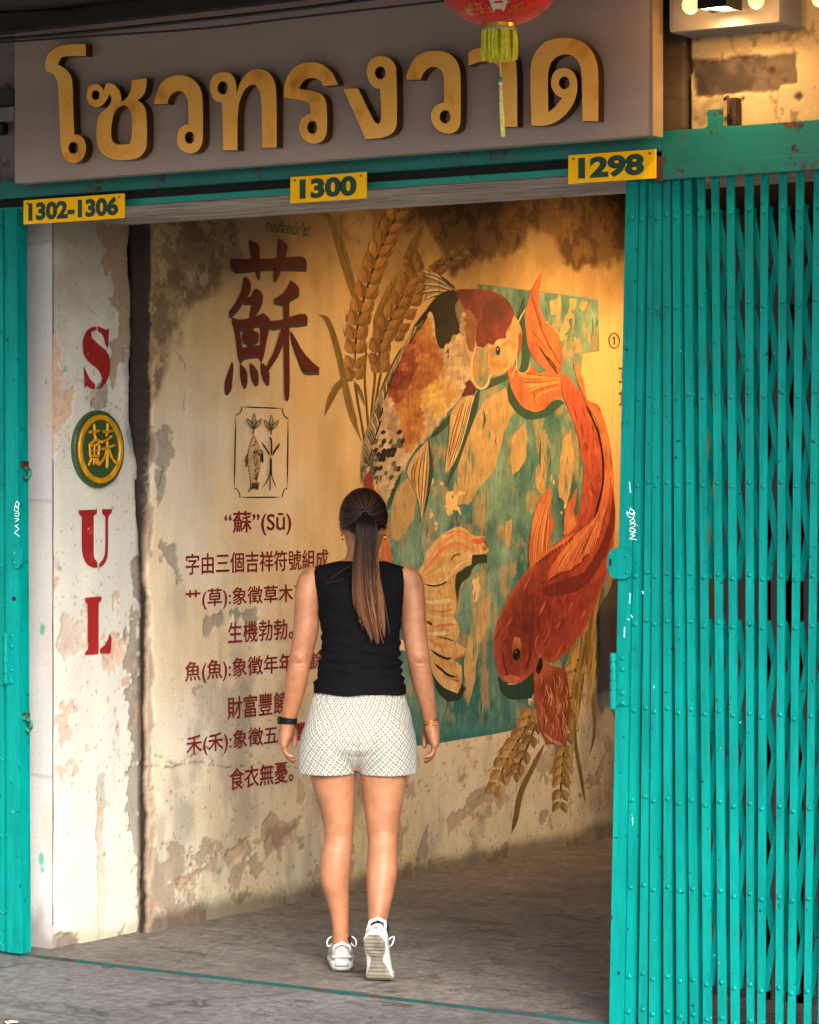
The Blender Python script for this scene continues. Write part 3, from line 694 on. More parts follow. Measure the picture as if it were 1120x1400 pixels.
# ================================================================== yellow number plates
YEL = worn(plain('plate_yellow', '#f7b800', 0.5, 0, 0.05, 10, 0.03, 0.2), '#8a6a20', 0.66, 0.70, 34)
GRN = plain('plate_green', '#0c3a25', 0.4, 0, 0.1, 30, 0.0)
PY = -0.062
SCREW = plain('screw_grey', '#5a4030', 0.5, 0.6)
for body, (tl, tr, br_, bl), (d0, d1) in [
    ('1302-1306', ((31, 276), (169, 262), (170, 297), (32, 308)), ((39, 303), (162, 268))),
    ('1300', ((397, 243), (500, 234), (501, 270), (397, 279)), ((410, 273), (488, 240))),
    ('1298', ((777, 212), (896, 204), (897, 244), (777, 251)), ((791, 245), (881, 211)))]:
    A, B = on_y(*bl, PY), on_y(*tr, PY)
    x0, x1 = on_y(*bl, PY).x, on_y(*br_, PY).x
    z0, z1 = (on_y(*bl, PY).z + on_y(*br_, PY).z) / 2, (on_y(*tl, PY).z + on_y(*tr, PY).z) / 2
    pl = empty('number_plate', ((x0 + x1) / 2, PY, z0), 'yellow number plate reading %s in dark green on the green header' % body, 'number plate', 'yellow number plates on the header')
    b = MB(); b.box(x0, x1, PY, PY + 0.004, z0, z1, 0.0012); b.build('plate', YEL, pl)
    v, f = text_mesh(body, 0.05, 0.0)
    h = z1 - z0; w = x1 - x0
    a = fit(v, on_y(*d0, PY).x, on_y(*d1, PY).x, z0 + 0.13 * h, z0 + 0.89 * h)
    mesh('digits', [(p[0], PY - 0.0012, p[1]) for p in a], f, GRN, pl)
    for sx in (x0 + 0.02, x1 - 0.02):
        b = MB(); b.lathe([(0.004, -0.003), (0.003, -0.004), (0.0, -0.0045)], (sx, PY, z1 - 0.012), 'Y', 10); b.build('screw', SCREW, pl)

# ================================================================== folding gates
def gate_paint(name, base='#007a72'):
    m, nt, b = new_mat(name)
    base = lin(base)
    c = ramp(nt, noise(nt, 3, 8, 0.7), [(0.3, tuple(x * 0.88 for x in base)), (0.7, tuple(min(1, x * 1.1) for x in base))])
    c = mixc(nt, 1.0, c, ramp(nt, noise(nt, 16, 6, 0.7, (6, 6, 0.5)), [(0.3, 0.86), (0.7, 1.08)]), 'MULTIPLY')
    c = mixc(nt, ramp(nt, noise(nt, 38, 4, 0.6), [(0.665, 0.0), (0.69, 0.9)]), c, lin('#1a211e'))
    c = mixc(nt, 1.0, c, ramp(nt, noise(nt, 5, 9, 0.75, (5, 5, 0.6)), [(0.3, 0.62), (0.55, 1.0)]), 'MULTIPLY')
    c = mixc(nt, ramp(nt, noise(nt, 55, 3, 0.55, (1, 1, 0.4)), [(0.745, 0.0), (0.76, 0.8)]), c, lin('#9fe0d6'))
    nt.links.new(c, b.inputs['Base Color']); b.inputs['Roughness'].default_value = 0.42
    b.inputs['Specular IOR Level'].default_value = 0.14
    bump(nt, b, noise(nt, 45, 6, 0.7, (2, 2, 0.5)), 0.18, 0.003)
    return m
GP = gate_paint('gate_paint'); GPD = gate_paint('gate_paint_shaded', '#006d65')  # darker copy for the braces, recess shade put into its colour
RIV = plain('rivet_paint', '#0c6f66', 0.4, 0.1, 0.3, 60)
WHITE = plain('scrawl_white', '#d8f2ee', 0.6, 0, 0.1, 50, 0)
def slanted(b, xa, xb, wa, wb, y0, y1, z0, z1, lip=0.0):
    """an upright flat or shallow channel whose foot stands a little aside from its head; head (xa..wa), foot (xb..wb)"""
    for (l0, r0, l1, r1, ya, yb) in ([(xa, wa, xb, wb, y0, y1)] if not lip else [(xa, wa, xb, wb, y0, y0 + 0.003), (xa, xa + 0.003, xb, xb + 0.003, y0 + 0.0031, y1), (wa - 0.003, wa, wb - 0.003, wb, y0 + 0.0031, y1)]):
        b.add([(l1, ya, z0), (r1, ya, z0), (r1, yb, z0), (l1, yb, z0), (l0, ya, z1), (r0, ya, z1), (r0, yb, z1), (l0, yb, z1)],
              [(3, 2, 1, 0), (4, 5, 6, 7), (0, 1, 5, 4), (1, 2, 6, 5), (2, 3, 7, 6), (3, 0, 4, 7)])
def rivet(b, x, y, z, r=0.0075):
    b.lathe([(r, 0.0), (r * 0.95, -r * 0.35), (r * 0.6, -r * 0.75), (0.0005, -r * 0.85)], (x, y, z), 'Y', 10)

gr = empty('folding_gate', (2.4, 0, 0), 'wide turquoise folding steel gate of upright bars and crossed braces, half drawn', 'folding gate')
BARS = [(878.5, 886.6, 866.5, 876), (889.6, 898.6, 881.4, 892.5), (900, 909.4, 895.7, 906), (911.5, 922, 912, 923), (926.5, 936.4, 930, 940.6), (940.6, 951.4, 945.7, 956.6),
        (961, 971, 965.7, 976.6), (978.4, 988.6, 984, 995), (1000.6, 1011, 1004, 1015), (1023.4, 1034.5, 1025, 1035), (1045.6, 1055.8, 1043, 1053), (1069, 1079.5, 1066, 1076), (1093, 1103.5, 1086, 1096), (1115.5, 1126, 1107, 1116.5)]
for k in range(1, 12): BARS.append((1115.5 + 22.5 * k, 1126 + 22.5 * k, 1107 + 21.5 * k, 1116.5 + 21.5 * k))
ROWS = [244, 291, 417, 540, 661, 787, 853, 974, 1098, 1220, 1344, 1393]
zr = [on_y(1000, y, 0).z for y in ROWS]
zt = zlip + 0.03
z_ref0, z_ref1 = on_y(1000, 1100, 0).z, on_y(1000, 410, 0).z
def xat(px_t, px_b, z):
    """x on the gate plane at height z, from the bar's columns at two heights"""
    a, c = on_y(px_t, 410, 0).x, on_y(px_b, 1100, 0).x
    t = (z - z_ref0) / (z_ref1 - z_ref0); return c + (a - c) * t
gate_posts = []
for i, (a, c, e, g) in enumerate(BARS):
    b = MB(); y0 = (-0.030, -0.022)[i % 2]
    slanted(b, xat(a, e, zt), xat(a, e, 0.012), xat(c, g, zt), xat(c, g, 0.012), y0, y0 + (0.036 if i < 6 else 0.007), 0.012, zt, 0.014)
    for k, z in enumerate(zr):
        zz = z + (0.004 if (i % 2) else -0.006) + random.uniform(-0.002, 0.002)
        rivet(b, (xat(a, e, zz) + xat(c, g, zz)) / 2, y0, zz)
    b.build('bar', GP, gr)
ctr = lambda i, z: (xat(BARS[i][0], BARS[i][2], z) + xat(BARS[i][1], BARS[i][3], z)) / 2
def brace(b, i, za, j, zb, y):
    p, q = Vector((ctr(i, za), y, za)), Vector((ctr(j, zb), y, zb)); d = (q - p).normalized(); n = Vector((-d.z, 0, d.x)) * 0.0118
    p -= d * 0.012; q += d * 0.012; t = Vector((0, 0.003, 0))
    b.add([p - n, p + n, q + n, q - n, p - n + t, p + n + t, q + n + t, q - n + t], [(0, 1, 2, 3), (7, 6, 5, 4), (0, 4, 5, 1), (1, 5, 6, 2), (2, 6, 7, 3), (3, 7, 4, 0)])
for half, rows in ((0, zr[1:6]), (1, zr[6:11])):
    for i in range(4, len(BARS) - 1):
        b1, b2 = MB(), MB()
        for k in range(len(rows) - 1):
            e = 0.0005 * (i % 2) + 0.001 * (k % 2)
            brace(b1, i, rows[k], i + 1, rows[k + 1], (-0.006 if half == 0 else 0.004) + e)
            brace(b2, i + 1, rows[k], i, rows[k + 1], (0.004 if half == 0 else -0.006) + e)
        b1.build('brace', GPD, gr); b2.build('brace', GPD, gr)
# lead stile with its lock plate, bolt and scrawls
lx = lambda z: (on_y(860.5, 410, 0).x + (on_y(847, 1100, 0).x - on_y(860.5, 410, 0).x) * (z - z_ref1) / (z_ref0 - z_ref1))
rx = lambda z: (on_y(877.4, 410, 0).x + (on_y(865.4, 1100, 0).x - on_y(877.4, 410, 0).x) * (z - z_ref1) / (z_ref0 - z_ref1))
b = MB(); slanted(b, lx(zt), lx(0.012), rx(zt), rx(0.012), -0.036, 0.02, 0.012, zt)
for z in (zr[0], zr[1]): rivet(b, (lx(z) + rx(z)) / 2, -0.036, z, 0.009)
stile = b.build('lead_stile', GP, gr)
z = on_y(862, 770, -0.04).z; x = lx(z)
b = MB(); pts = [(-0.034, 0.0), (-0.03, 0.025), (-0.015, 0.044), (0.03, 0.046), (0.047, 0.03), (0.05, -0.03), (0.036, -0.048), (-0.012, -0.046), (-0.03, -0.026)]
v, f = curve_mesh('lock', [smooth_outline(pts, 3, 60)], 0.006, 0.001)
b.add([(x + p[0], -0.040 - p[2] - 0.003, z + p[1]) for p in v], f)
for dx, dz in ((0.035, 0.022), (0.035, -0.028)): rivet(b, x + dx, -0.046, z + dz, 0.006)
lp = b.build('lock_plate', GP, stile)
b = MB(); b.box(x - 0.026, x - 0.018, -0.0475, -0.0465, z - 0.01, z + 0.012, 0.0004); b.build('keyhole', plain('hole_black', '#050505', 0.9), lp)
z0, z1 = on_y(855, 970, -0.04).z, on_y(855, 893, -0.04).z; x = lx((z0 + z1) / 2)
b = MB(); b.tube([(x - 0.002, -0.05, z0), (x - 0.002, -0.05, z1)], 0.008, 10)
for k in range(6): zz = z0 + (z1 - z0) * (k + 0.5) / 6; b.tube([(x - 0.002, -0.05, zz - 0.012), (x - 0.002, -0.05, zz + 0.012)], 0.0105, 10)
b.box(x - 0.002, x + 0.045, -0.041, -0.0365, z0 + 0.01, z1 - 0.002, 0.002)
for zz in (z0 + 0.02, z0 + 0.05, z1 - 0.05, z1 - 0.015): rivet(b, x + 0.026, -0.041, zz, 0.008)
b.build('hinge', GP, stile)
# white marker scrawl and scuffs on the stile
def scrawl(lines, k, w, conv, y):
    b = MB()
    for n_, L in enumerate(lines):
        p = np.array([(q.x, q.z) for q in (conv(*s) for s in L)])
        for s in range(len(p) - 1):
            d = p[s + 1] - p[s]; d = d / (np.linalg.norm(d) + 1e-9); nn = np.array([-d[1], d[0]]) * w
            yy = y - 0.0002 * (n_ % 5) - 0.00004 * s
            b.add([(p[s][0] - nn[0], yy, p[s][1] - nn[1]), (p[s][0] + nn[0], yy, p[s][1] + nn[1]), (p[s + 1][0] + nn[0], yy, p[s + 1][1] + nn[1]), (p[s + 1][0] - nn[0], yy, p[s + 1][1] - nn[1])], [(0, 1, 2, 3)])
    return b
G = lambda x, y: on_y(800 + x / 3.5, 600 + y / 3.5, -0.037)
SC = [[(215, 330), (235, 345), (228, 365), (212, 350), (218, 335)], [(200, 348), (222, 362), (240, 352), (232, 380), (208, 372), (200, 350)], [(232, 382), (214, 392), (226, 402), (240, 395), (232, 382)],
      [(214, 408), (242, 405), (238, 420), (216, 424)], [(212, 432), (228, 428), (244, 436), (230, 446), (212, 440)], [(250, 412), (252, 418)], [(244, 446), (216, 458), (240, 462), (214, 478), (248, 482)]]
scrawl(SC, 0, 0.0010, G, -0.0372).build('scrawl', WHITE, stile)
scrawl([[(213, 205), (218, 258)], [(216, 738), (214, 788)], [(276, 728), (280, 742)], [(220, 842), (228, 856)], [(203, 862), (215, 866)], [(190, 900), (188, 950)]], 0, 0.002, G, -0.0373).build('scuff_marks', plain('scuff', '#8fd8cf', 0.7), stile)

# narrow folded gate on the other side of the opening
gl = empty('folding_gate', (-0.1, 0, 0), 'narrow turquoise gate folded tight into a stack of slats beside the white pillar', 'folding gate')
ztl = zlow0 + 0.01
xe = lambda z: (on_y(30, 310, 0).x + (on_y(32, 1300, 0).x - on_y(30, 310, 0).x) * (2.6 - z) / 2.6)
def lf(px): return on_y(px, 800, 0).x
SL = [(-140, -131), (-128, -119), (-116, -107), (-104, -95), (-92, -83), (-80, -71), (-68, -59), (-56, -47), (-44, -35), (-32, -23), (-20, -12), (-10, -4), (-2.5, 1.5), (2.4, 6.0), (6.8, 10.6), (11.3, 14.6)]
zl = [on_y(20, y, 0).z for y in (309, 346, 453, 560, 661, 772, 828, 934, 1038, 1143, 1247, 1292)]
for i, (a, c) in enumerate(SL):
    b = MB(); y0 = (-0.026, -0.021)[i % 2]; sl = -0.012
    slanted(b, lf(a), lf(a) - sl * 0.5, lf(c), lf(c) - sl * 0.5, y0, y0 + 0.016, 0.012, ztl, 0.016)
    for z in zl: rivet(b, (lf(a) + lf(c)) / 2 - sl * 0.5 * (1 - z / ztl), y0, z + (0.003 if i % 2 else -0.003), 0.006)
    b.build('bar', GP, gl)
b = MB(); x0, x1 = lf(15.4), lf(31)
slanted(b, x0, x0 + 0.01, x1, x1 + 0.02, -0.032, 0.022, 0.012, ztl)
for z in (zl[0], zl[1]): rivet(b, (x0 + x1) / 2 + 0.01, -0.032, z, 0.007)
st2 = b.build('lead_stile', GP, gl)
H = lambda x, y: on_y(x / 3.0375, 560 + y / 3.043, -0.033)
sxr = lambda z: x1 + 0.02 * (1 - z / ztl)
z = H(0, 610).z
b = MB(); v, f = curve_mesh('lock', [smooth_outline([(-0.045, 0.0), (-0.04, 0.03), (-0.02, 0.045), (0.01, 0.04), (0.035, 0.025), (0.045, 0.0), (0.036, -0.025), (0.01, -0.042), (-0.03, -0.042)], 3, 60)], 0.006, 0.001)
b.add([(sxr(z) + 0.0 + p[0] * 0.55, -0.037 - p[2], z + p[1]) for p in v], f)
for dx, dz in ((-0.015, 0.02), (-0.015, -0.02)): rivet(b, sxr(z) + dx, -0.040, z + dz, 0.005)
lk = b.build('lock_plate', GP, st2)
b = MB(); b.lathe([(0.008, -0.0405), (0.0, -0.0406)], (sxr(z) + 0.014, 0, z), 'Y', 10); b.build('keyhole', plain('hole_dark', '#1a1512', 0.9), lk)
b = MB(); z = H(0, 785).z
for dz in (0,): b.lathe([(0.009, -0.0325), (0.0085, -0.034), (0.0, -0.0342)], ((x0 + x1) / 2 + 0.014, 0, z), 'Y', 12)
b.build('keyhole', plain('hole_dark2', '#0a0a0a', 0.9), st2)
z0, z1 = H(0, 1140).z, H(0, 925).z
b = MB(); x = x0 + 0.012; b.tube([(x, -0.042, z0), (x, -0.042, z1)], 0.006, 8); b.box(x, x + 0.03, -0.0365, -0.0325, z0, z1, 0.001)
for k in range(5): zz = z0 + (z1 - z0) * (k + 0.5) / 5; b.tube([(x, -0.042, zz - 0.014), (x, -0.042, zz + 0.014)], 0.008, 8)
for zz in (z0 + 0.01, z0 + 0.05, z1 - 0.05, z1 - 0.01): rivet(b, x + 0.022, -0.0365, zz, 0.007)
b.build('hinge', GP, st2)
for zz in (H(0, 255).z, H(0, 1300).z):
    b = MB(); X = sxr(zz) + 0.0; b.box(X - 0.004, X + 0.012, -0.02, 0.012, zz + 0.012, zz + 0.035, 0.002)
    b.tube([(X + 0.006, -0.005, zz + 0.012), (X + 0.03, -0.005, zz + 0.004), (X + 0.034, -0.005, zz - 0.014), (X + 0.02, -0.005, zz - 0.03), (X + 0.004, -0.005, zz - 0.02)], 0.006, 8)
    b.build('catch', old_paint('catch_paint_%.2f' % zz, '#15705f', 0.5), st2)
S2 = [[(68, 380), (80, 390), (74, 405), (62, 398), (68, 384)], [(60, 404), (78, 410), (74, 425), (60, 420), (60, 404)], [(62, 432), (80, 430), (76, 446), (62, 440)], [(60, 452), (80, 456), (62, 468)], [(78, 478), (62, 484), (80, 496), (60, 512), (82, 528)]]
scrawl(S2, 0, 0.0010, H, -0.0324).build('scrawl', WHITE, st2)

# steel floor track along the opening
b = MB(); b.box(-0.6, 5.2, -0.012, -0.004, -0.004, 0.010, 0.001); b.box(-0.6, 5.2, 0.006, 0.012, -0.004, 0.006, 0.001)
b.box(-0.6, 5.2, -0.004, 0.006, -0.02, 0.0005)
o = b.build('floor_track', old_paint('track_paint', '#063a36', 0.54, 0.6)); tag(o, 'thin worn green steel gate track set in the concrete threshold', 'floor track')

# ================================================================== round plaque on the pillar
q = on_x(131, 614, PX)
pq = empty('round_plaque', q, 'round dark green plaque with gold ring and gold Chinese character on the white pillar', 'plaque')
DG = plain('plaque_green', '#2c4526', 0.45, 0, 0.25, 20); GD = plain('plaque_gold', '#c98a16', 0.38, 0.25, 0.3, 25, 0.2)
Rr = (on_x(131, 561, PX).z - on_x(131, 667, PX).z) / 2
b = MB(); b.lathe([(Rr * 0.98, -0.004), (Rr, 0.004), (Rr, 0.016), (Rr * 0.985, 0.020), (0.001, 0.020)], q, 'X', 64); b.build('disc', DG, pq, False)
b = MB(); b.lathe([(Rr * .885, 0.019), (Rr * .885, 0.026), (Rr * .87, 0.028), (Rr * .765, 0.028), (Rr * .75, 0.026), (Rr * .75, 0.019)], q, 'X', 64, False); b.build('ring', GD, pq)
EC = lambda x, y: on_x(80 + x / 9.33, 540 + y / 9.33, PX)
b = MB()
STK = [([(375, 385), (378, 450), (375, 515)], 20), ([(318, 475), (375, 468), (432, 462)], 20), ([(542, 375), (542, 450), (530, 522)], 18), ([(490, 470), (545, 466), (602, 462)], 18),
       ([(388, 528), (375, 580), (310, 640)], 18), ([(365, 575), (442, 588), (400, 640)], 17), ([(312, 640), (318, 780)], 17), ([(440, 636), (428, 778)], 17), ([(312, 645), (440, 640)], 17), ([(318, 712), (434, 708)], 12), ([(320, 780), (428, 776)], 17), ([(374, 640), (372, 780)], 12),
       ([(335, 808), (303, 890)], 15), ([(366, 812), (364, 880)], 12), ([(392, 812), (408, 880)], 12), ([(415, 806), (432, 870)], 12),
       ([(590, 528), (540, 570), (468, 602)], 19), ([(540, 600), (540, 760), (534, 925)], 20), ([(478, 690), (550, 670), (630, 640)], 20), ([(528, 700), (500, 800), (430, 892)], 17), ([(556, 700), (600, 810), (662, 878)], 18)]
for n_, (L, w) in enumerate(STK):
    p = catmull(L, 4) if len(L) > 2 else np.array(L, float)
    W = [EC(x, y) for x, y in p]
    xo = PX + 0.030 + 0.0004 * (n_ % 7); r_ = w / 9.33 / 372
    b.tube([(xo, v.y, v.z) for v in W], [r_ * 1.02] * len(W), 8)
    for e in (0, -1): b.lathe([(r_ * 0.9, 0.0), (r_ * 0.95, 0.002), (0.0005, 0.004)], (xo - 0.002, W[e].y, W[e].z), 'X', 8)
b.build('character', GD, pq)

# ================================================================== red paper lantern
LD = 8.55
lc = at_depth(682, -26, LD); ppm = FOC / LD
la = empty('paper_lantern', (lc.x, lc.y, at_depth(682, 36, LD).z), 'red ribbed paper lantern with yellow tassel hanging before the gold sign', 'lantern')
rw, rh = 81 / ppm, 59 / ppm
m, nt, bs = new_mat('lantern_red')
nt.links.new(ramp(nt, noise(nt, 18, 5, 0.6), [(0.3, lin('#b80708')), (0.7, lin('#e0140e'))]), bs.inputs['Base Color'])
bs.inputs['Roughness'].default_value = 0.5; bs.inputs['Specular IOR Level'].default_value = 0.2; bs.inputs['Subsurface Weight'].default_value = 0.0; bs.inputs['Sheen Weight'].default_value = 0.2
bump(nt, bs, noise(nt, 200, 3, 0.5, (1, 1, 0.2)), 0.1, 0.002)
NR = 24
prof = []
for k in range(NR * 6 + 1):
    t = -math.pi / 2 * 0.86 + math.pi * 0.86 * k / (NR * 6)
    bul = 1 + 0.014 * abs(math.sin(math.pi * k / 6))
    prof.append((rw * math.cos(t) ** 0.92 * bul, rh * math.sin(t) / math.sin(math.pi / 2 * 0.86)))
b = MB(); b.lathe(prof, lc, 'Z', 72, True); b.build('shade', m, la, True)
GOLD = plain('lantern_gold', '#c9962a', 0.3, 0.8, 0.2, 30)
zb = lc.z - rh
b = MB(); b.lathe([(23 / ppm, 0.006), (24 / ppm, 0.0), (23.5 / ppm, -0.012), (22 / ppm, -0.014)], (lc.x, lc.y, zb), 'Z', 32, True); b.lathe([(23 / ppm, 0.008), (24 / ppm, 0.0), (23 / ppm, -0.01)], (lc.x, lc.y, lc.z + rh), 'Z', 32, True)
b.build('collar', GOLD, la)
# silver-gold character and flowered border, laid on the bulging shade
def on_shade(u, w, off=0.0035):
    """u angle round the lantern (0 faces the street viewer), w height from its middle"""
    s = max(0.05, 1 - (w / rh) ** 2 * 0.985); r_ = (rw * s ** 0.46 + off)
    a = math.atan2(-(lc - CAM).y, -(lc - CAM).x) + u
    return (lc.x + r_ * math.cos(a), lc.y + r_ * math.sin(a), lc.z + w)
SIL = plain('lantern_silver', '#cfc3a6', 0.4, 0.3, 0.2, 60)
v, f = text_mesh('喜', 0.03, 0, 0, 3)
bm = bmesh.new(); vv = [bm.verts.new((p[0], p[1], 0)) for p in v]
for q_ in f:
    try: bm.faces.new([vv[i] for i in q_])
    except Exception: pass
bmesh.ops.subdivide_edges(bm, edges=bm.edges[:], cuts=2, use_grid_fill=True); bm.verts.index_update()
a = np.array([tuple(p.co) for p in bm.verts]); lo, hi = a.min(0), a.max(0)
for k in range(4):
    if k: continue
    P = [on_shade((p[0] - (lo[0] + hi[0]) / 2) / (hi[0] - lo[0]) * 0.42, -0.106 + (p[1] - lo[1]) / (hi[1] - lo[1]) * 0.125, 0.006) for p in a]
    mesh('character', P, [[x.index for x in q_.verts] for q_ in bm.faces], SIL, la)
bm.free()
b = MB(); rr = random.Random(3)
for k in range(260):
    u = rr.uniform(-math.pi, math.pi); w = -rh * rr.uniform(0.66, 0.86) if rr.random() < 0.8 else rh * rr.uniform(0.66, 0.86)
    s_ = rr.uniform(0.002, 0.0045); n_ = rr.choice((3, 4, 5)); a0 = rr.uniform(0, 6)
    ring = [on_shade(u + s_ / rw * 1.6 * math.cos(a0 + 6.28 * j / n_), w + s_ * math.sin(a0 + 6.28 * j / n_), 0.005) for j in range(n_)]
    b.add(ring, [tuple(range(n_))])
b.build('flower_border', plain('border_gold', '#b98a2c', 0.4, 0.5, 0.3, 60), la)['kind'] = 'stuff'
# tassel: a skirt of strands, a bead string, a long thin tassel below
YT = plain('tassel_yellow', '#f2e436', 0.55, 0, 0.3, 90, 0.1)
b = MB(); zt_ = zb - 0.012; ln = 42 / ppm
for k in range(170):
    a_ = 6.2832 * k / 170 * 7.03; r0 = (20 + 4 * rr.random()) / ppm if k % 3 else rr.uniform(4, 18) / ppm
    dx = rr.uniform(-.003, .003); l_ = ln * rr.uniform(0.88, 1.06)
    b.tube([(lc.x + r0 * math.cos(a_), lc.y + r0 * math.sin(a_), zt_), (lc.x + (r0 + 0.003) * math.cos(a_) + dx, lc.y + (r0 + 0.003) * math.sin(a_), zt_ - l_ * 0.5), (lc.x + (r0 + .004) * math.cos(a_) - dx, lc.y + (r0 + .004) * math.sin(a_) + dx, zt_ - l_)], [0.0017, 0.0019, 0.0015], 5)
tas = b.build('tassel', YT, la)
b = MB(); b.lathe([(24 / ppm, 0.002), (24.6 / ppm, -0.004), (24 / ppm, -0.010)], (lc.x, lc.y, zt_), 'Z', 32, False); b.build('band', plain('band_grey', '#a79a6a', 0.5, 0.2, 0.2, 80), la)
pts = [at_depth(684, 60, LD), at_depth(684, 104, LD)]
b = MB(); b.tube(pts, 0.0016, 6); b.build('cord', plain('cord_cream', '#d8d2a0', 0.7), la)
def bead(px, py, r_, col, nm):
    p = at_depth(px, py, LD); b = MB(); b.lathe([(0.0005, -r_), (r_ * .7, -r_ * .75), (r_, 0), (r_ * .7, r_ * .75), (0.0005, r_)], p, 'Z', 14); b.build('bead', plain(nm, col, 0.25), la, True)
bead(684, 108, 0.0072, '#1f9a5a', 'bead_green'); bead(684.5, 114.5, 0.0066, '#e6dfd0', 'bead_white'); bead(684.7, 119.5, 0.0066, '#d8b2b0', 'bead_pink')
b = MB()
for k in range(34):
    o_ = Vector((rr.uniform(-1, 1), rr.uniform(-1, 1), 0)) * 0.0045
    b.tube([at_depth(685, 122, LD) + o_ * 0.5, at_depth(686, 150, LD) + o_, at_depth(688, 187 - rr.uniform(0, 6), LD) + o_ * 1.1], 0.0014, 5)
b.build('lower_tassel', plain('tassel_pale', '#f0e680', 0.6, 0, 0.25, 90, 0.1), la)
b = MB(); b.tube([(lc.x, lc.y, lc.z + rh), (lc.x, lc.y, qz + 0.3)], 0.003, 6); b.build('hanging_cord', CB, la)

# ================================================================== plaster ledge with lamps, upper corner
q0 = on_y(914, 44, -0.12); q1 = on_y(1066, 30, -0.12)
lx0, lx1, lz = q0.x, q1.x, on_y(990, 38, -0.12).z
LEDGE = plain('ledge_plaster', '#7d746c', 0.9, 0, 0.2, 8, 0.4)
b = MB(); b.box(lx0, lx1, -0.12, 0.032, lz, lz + 0.24, 0.018)
tag(b.build('plaster_ledge', LEDGE), 'thick off-white plaster ledge jutting from the wall above the scraped rectangle', 'ledge')
q = on_y(985, 8, -0.20)
dl = empty('downlight', (q.x, -0.18, q.z), 'small black square downlight shining down in front of the plaster ledge', 'lamp')
BLK = plain('lamp_black', '#0c0a09', 0.4)
w = 0.048
b = MB(); zf = on_y(985, 10.5, -0.235).z
for (a0, a1, c0, c1) in ((-w, -w + .006, -.255, -.155), (w - .006, w, -.255, -.155), (-w + .0061, w - .0061, -.255, -.249), (-w + .0061, w - .0061, -.161, -.155)):
    b.box(q.x + a0, q.x + a1, c0, c1, zf, zf + 0.16)
b.box(q.x - w + .0062, q.x + w - .0062, -.2489, -.1611, zf + 0.06, zf + 0.15)
b.box(q.x - 0.015, q.x + 0.015, -.154, -.121, zf + 0.05, zf + 0.12)
b.build('housing', BLK, dl)
b = MB(); b.lathe([(0.040, 0.0), (0.038, -0.004), (0.0005, -0.006)], (q.x, -0.205, zf + 0.010), 'Z', 20); b.build('lens', glow('lamp_lens', (1, .72, .38), 18), dl)
sp = bpy.data.lights.new('downlight_spot', 'SPOT'); so = bpy.data.objects.new('downlight_spot', sp); COL.objects.link(so)
so.location = (q.x, -0.205, zf - 0.002); so.rotation_euler = (math.radians(26), 0, 0)
sp.energy = 5; sp.spot_size = math.radians(125); sp.spot_blend = 0.8; sp.color = (1, .66, .30); sp.shadow_soft_size = 0.02
so.parent = dl; so.matrix_parent_inverse = Matrix.Translation(dl.location).inverted()
for px, py, r_, lab in ((944.5, 7, 12, 'round warm string bulb beside the black downlight, nearer the sign'), (1034, 1, 11, 'round warm string bulb on the far side of the black downlight'), (1121, -2, 11, 'round warm string bulb just past the end of the plaster ledge')):
    p = at_depth(px, py, (on_y(px, py, -0.24) - CAM).dot(FWD)); R_ = r_ / FOC * (p - CAM).dot(FWD)
    bb = empty('string_bulb', p, lab, 'bulb', 'bulbs on the light string')
    b = MB(); b.lathe([(0.0005, -R_), (R_ * .5, -R_ * .87), (R_ * .87, -R_ * .5), (R_, 0), (R_ * .87, R_ * .5), (R_ * .5, R_ * .87), (R_ * .3, R_ * 1.0)], p, 'Z', 24); b.build('globe', glow('bulb_glow_%d' % px, (1, .47, .09), 1.5), bb, True)
    b = MB(); b.lathe([(R_ * .42, R_ * .9), (R_ * .45, R_ * 1.0), (R_ * .45, R_ * 2.2), (R_ * .2, R_ * 2.5)], p, 'Z', 14); b.build('socket', BLK, bb)
    pl_ = bpy.data.lights.new('bulb_light', 'POINT'); po = bpy.data.objects.new('bulb_light', pl_); COL.objects.link(po); po.location = p + Vector((0, 0, -R_ * 1.6))
    pl_.energy = 0.5; pl_.color = (1, .58, .2); pl_.shadow_soft_size = R_ * 0.5
    po.parent = bb; po.matrix_parent_inverse = Matrix.Translation(bb.location).inverted()
b = MB(); P3 = [on_y(x, y, -0.24) + Vector((0, 0, 0.06)) for x, y in ((890, -12), (944.5, -2), (990, -16), (1034, -8), (1080, -20), (1121, -10), (1180, -20))]
b.tube([Vector(p) for p in catmull([tuple(p) for p in P3], 5)], 0.004, 6)
tag(b.build('light_string', CB), 'thin black light string carrying the round warm bulbs', 'light string')

# small box and bracket at the sign's far end
q = on_y(2, 152, -0.05)
jb = empty('junction_box', (q.x, 0.0, q.z), 'grey metal wall box with a dark lamp under it, beside the sign', 'wall box')
b = MB(); b.box(q.x - 0.12, on_y(19, 150, -0.05).x, -0.05, 0.028, on_y(8, 165, -0.05).z, on_y(8, 146, -0.05).z, 0.004); b.build('housing', plain('box_grey', '#77706f', 0.5, 0, 0.15, 12), jb)
b = MB(); b.box(q.x - 0.12, on_y(18, 130, -0.02).x, -0.02, 0.028, on_y(8, 145, -0.02).z, on_y(8, 122, -0.02).z, 0.004); b.build('top_plate', plain('box_dark', '#3c3533', 0.6), jb)
b = MB(); p = on_y(0, 172, -0.02); b.lathe([(0.02, 0.03), (0.03, 0.0), (0.028, -0.03), (0.0, -0.035)], p, 'Z', 16); b.build('lamp_head', BLK, jb)
